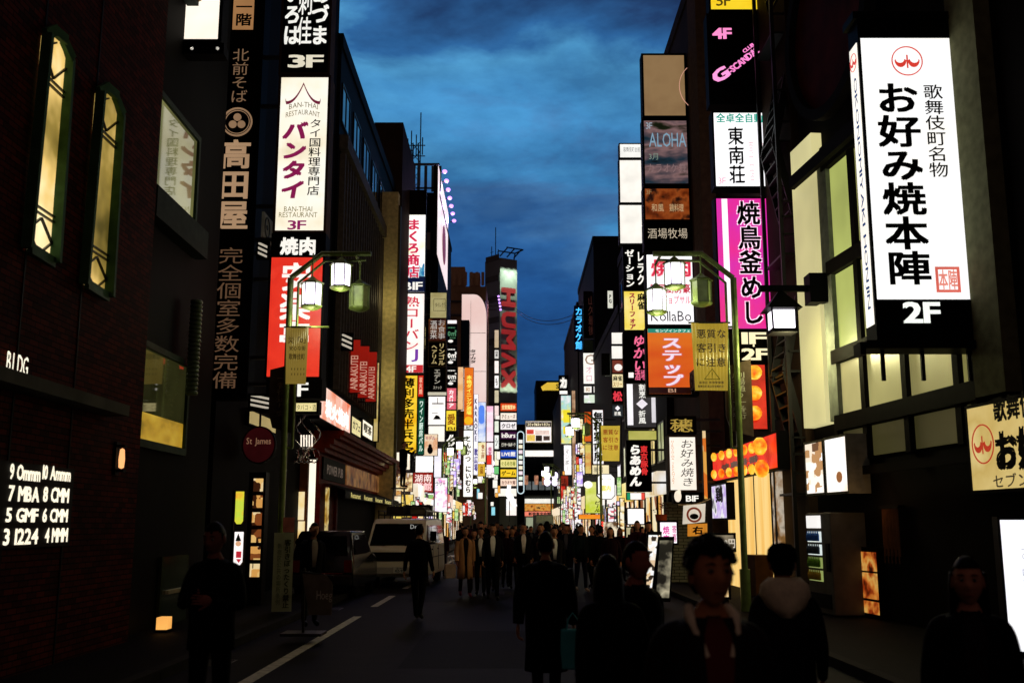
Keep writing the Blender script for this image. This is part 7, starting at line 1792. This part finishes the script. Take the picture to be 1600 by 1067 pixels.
    body.location = loc; body.rotation_euler = (0, 0, rz); k = h / 1.75; body.scale = (k, k, k)
    return body
def handpos(b, off):      # a point given in the person's own coordinates
    return Matrix.Translation(b.location) @ Matrix.Rotation(b.rotation_euler.z, 4, 'Z') @ Matrix.Scale(b.scale.x, 4) @ Vector(off)
def gx(px, Y): return at_(px, 835, Y).x
def bag(label, top, w, h, d, col, name='shopping_bag', rot=0.0, strap=.18):
    pl = Plane((top.x, top.y, 0), (math.cos(rot), math.sin(rot), 0)); z1 = top.z - strap
    ro = root(name, (top.x, top.y, z1 - h), label, 'bag'); n = 6; mb = MB()
    prof = [(-w * .47, z1 - h), (w * .47, z1 - h), (w * .52, z1 - h * .5), (w * .5, z1), (-w * .5, z1), (-w * .53, z1 - h * .5)]
    ca = pl.o.dot(pl.a) * 0
    mb.poly(pl, prof, -d / 2, d / 2); mb.build('bag_body', D(col, .5, 0, .15, 5, .2), ro, bevel=.015)
    for q in (-d * .35, d * .35): MB().tube([pl.w(-w * .25, z1, q), pl.w(-w * .2, z1 + strap * .6, q), pl.w(0, z1 + strap, 0), pl.w(w * .2, z1 + strap * .6, q), pl.w(w * .25, z1, q)], .006, 6).build('handle', D(col, .5), ro)
    return ro
# the man walking close past the camera
person('curly haired man in a dark jacket with pale collar, walking close to the camera', (gx(1102, 3.9), 3.9, 0), R(4), 1.66, jacket='#1a1216', shirt='#602422', hair='curly', head=(R(6), R(-4)), detail=True, collar='#e8dcc0', lean=.05, stride=.12, wide=1.08, open_=.75, skin=D('#b87a54', .5, 0, .16, 14))
person('dark coated pedestrian just behind the curly haired man, face turned aside', (gx(990, 6.4), 6.4, 0), R(25), 1.62, jacket='#0b0a0c', hair='short', head=(R(20), 0), stride=.16, skin=D('#a06050', .6))
person('black haired pedestrian in black with a hunched back among the darkest group', (gx(955, 6.0), 6.0, 0), R(190), 1.55, jacket='#0a0a0b', hair='long', stride=.14, lean=.1)
bp0 = person('hooded pedestrian seen from behind with a pale fleece hood lining, by the vending machine', (gx(1221, 6.3), 6.3, 0), R(172), 1.60, jacket='#14151a', hood='#d8ceb0', hair='short', hat='#0c0c0e', stride=.12)
person('dark haired woman in a black top passing near the pale plastered house', (gx(1505, 5.0), 5.0, 0), R(-14), 1.57, jacket='#0d0a0c', hair='long', head=(R(-8), 0), detail=True, stride=.12, skin=D('#b07862', .6, 0, .1, 10), tee=1, shirt='#1c1416')
ph = person('person in black with both hands raised to a phone at the dark doorway', (gx(338, 7.5), 7.5, .12), R(-8), 1.62, jacket='#0c0c0d', hair='short', head=(R(-5), R(10)), detail=True, arms=dict(r=((-.24, -.02, 1.12), (-.09, -.24, 1.20)), l=((.24, -.02, 1.12), (.09, -.24, 1.17))), skin=D('#8a5548', .6, 0, .1, 10))
hp2 = handpos(ph, (-.02, -.33, 1.24)); 
phn = root('phone', hp2, 'small dark phone held by the person at the dark doorway', 'phone'); pl = Plane((hp2.x, hp2.y, 0), (1, 0, 0))
MB().obox(pl, -.035, .035, hp2.z - .07, hp2.z + .07, -.005, .004).build('case', BLACK, phn, bevel=.004); MB().obox(pl, -.031, .031, hp2.z - .063, hp2.z + .063, -.008, -.0055).build('screen', E('#8aa0b8', .35, 0), phn)
cw = person('big dark figure in a long black coat walking down the middle of the road', (gx(852, 9.6), 9.6, 0), R(172), 1.66, jacket='#08080a', coat='#09090b', hair='short', stride=.18, wide=1.12)
hq = handpos(cw, (-.24, -.07, .80))
bag('teal shopping bag hanging from the hand of the big dark figure', Vector((gx(893, 9.5), 9.45, .95)), .22, .34, .12, '#48a8b0', strap=.14)
wd = person('dark man walking away beside the white van, bright trainers at his feet', (gx(655, 19.4), 19.4, 0), R(168), 1.74, jacket='#0a090a', trousers='#0a0a0c', shoes='#3a3836', hair='short', stride=.2)
be = person('person in black with one arm raised to the head beside the cloth banner stand', (gx(488, 17), 17, .12), R(30), 1.64, jacket='#0b0b0c', hair='long', arms=dict(r=((-.34, -.12, 1.42), (-.12, -.16, 1.60)), l=None), shirt='#a89c88', lean=.1)
wb_ = person('woman in a beige trench coat carrying a white bag, just beside the white van', (gx(727, 25.6), 25.6, 0), R(12), 1.68, jacket='#171215', coat='#a87850', shirt='#171215', open_=1.3, trousers='#141013', shoes='#5a2030', hair='long', stride=.16)
hb_ = handpos(wb_, (-.24, -.06, .86)); bag('white paper bag carried by the woman in the beige coat', Vector((gx(704, 25.4), 25.4, 1.0)), .26, .34, .1, '#c8b090', strap=.2, rot=.4)
w2 = person('second woman in a pale tan coat just behind the beige trench coat', (gx(741, 26.6), 26.6, 0), R(-6), 1.62, jacket='#171215', coat='#8a6448', trousers='#141013', hair='long', stride=.12)
SU = 'office workers walking towards the camera'
WSH = D('#e8ddd0', .7, 0, .06, 8)
s1 = person('office worker in a black suit and white shirt, first along from the beige trench coat', (gx(770, 24.5), 24.5, 0), R(3), 1.76, shirt=WSH, stride=.15, hair='short', group=SU, open_=1.1)
for px, Y, rz, l, hh in ((818, 27, 2, 'office worker with an open jacket over a white shirt, second of the four suits', 1.78), (845, 25.5, -3, 'office worker with white shirt between the other suits, third of the four', 1.77), (866, 23.4, 4, 'office worker with a pinkish white shirt, fourth of the four suits', 1.70)):
    c = copy_thing(s1, (gx(px, Y), Y, 0), l, SU, R(rz), (hh / 1.75,) * 3)
dj = person('man in a dark hooded jacket and jeans standing by the noodle stall', (gx(907, 27.5), 27.5, 0), R(20), 1.74, jacket='#101a1c', trousers='#1a2030', shoes='#a89c90', hood='#142022', hair='short', stride=.12)
p2 = person('pedestrian in a plain dark green coat next to the hooded jacket', (gx(925, 29), 29, 0), R(-30), 1.72, jacket='#0d1613', coat='#0e1815', hair='short', stride=.14)
p3 = person('woman with loose hair and a dark red top in the middle crowd', (gx(792, 29), 29, 0), R(8), 1.64, jacket='#1c0c12', hair='long', stride=.14)
p4 = person('man in a navy jacket walking with the middle crowd', (gx(885, 31), 31, 0), R(-8), 1.76, jacket='#0c101c', hair='short', stride=.17, shirt='#4a4a52')
p5 = person('man in black seen from behind in the middle crowd', (gx(938, 26), 26, 0), R(176), 1.72, jacket='#0a0a0b', hair='short', stride=.16)
p6 = person('woman in a wine coloured coat at the edge of the pavement by the parked van', (gx(690, 36), 36, 0), R(4), 1.65, jacket='#2a0c14', coat='#300e18', hair='long', stride=.1)
lw = person('worker in dark clothes standing on the stepladder with both arms raised to a sign', (gx(628, 38.25), 38.25, 0), R(60), 1.70, jacket='#0c0a0a', hair='short', arms=dict(r=((-.27, -.2, 1.30), (-.14, -.42, 1.42)), l=((.27, -.2, 1.30), (.14, -.42, 1.38))), head=(0, R(-8)))
lw.location.z = zt_ + .012
# the far crowd
FC = 'people in the far crowd'
protos = [s1, dj, p2, p3, p4, p5, p6]
LOOK = {s1.name: 'suited pedestrian with a pale shirt front', dj.name: 'pedestrian in a dark hooded jacket and blue trousers', p2.name: 'pedestrian in a long green-black coat', p3.name: 'long haired pedestrian in a dark red top', p4.name: 'pedestrian in a navy jacket over a grey shirt', p5.name: 'pedestrian dressed wholly in black', p6.name: 'long haired pedestrian in a wine coloured coat'}
rq = random.Random(11); placed = []
n = 0
while n < 70:
    Y = 24.5 + 66 * (n / 70) ** 1.5 + rq.random() * 3; x = rq.uniform(-2.6, 3.6) if Y < 45 else rq.uniform(-3.7, 3.7)
    if Y < 38 and x < -1.2: x = rq.uniform(-1.0, 3.6)
    if any((x - a) ** 2 + (Y - b) ** 2 < .5 for a, b in placed): continue
    placed.append((x, Y)); k = rq.choice(protos)
    c = copy_thing(k, (x, Y, .006), LOOK[k.name] + ' in the packed crowd down the road', FC, rq.choice((0, math.pi)) + rq.uniform(-.35, .35), (rq.uniform(.91, 1.06),) * 3)
    n += 1
for x, Y, k in ((4.75, 31, p5), (4.9, 34.5, p3), (5.0, 38, dj), (4.8, 46, p2), (-4.9, 47, p6), (-4.8, 60, p4), (5.0, 62, p3)):
    copy_thing(k, (x, Y, .12), LOOK[k.name] + ' on the pavement by the lit shops', 'people on the pavement', rq.uniform(-.6, .6))
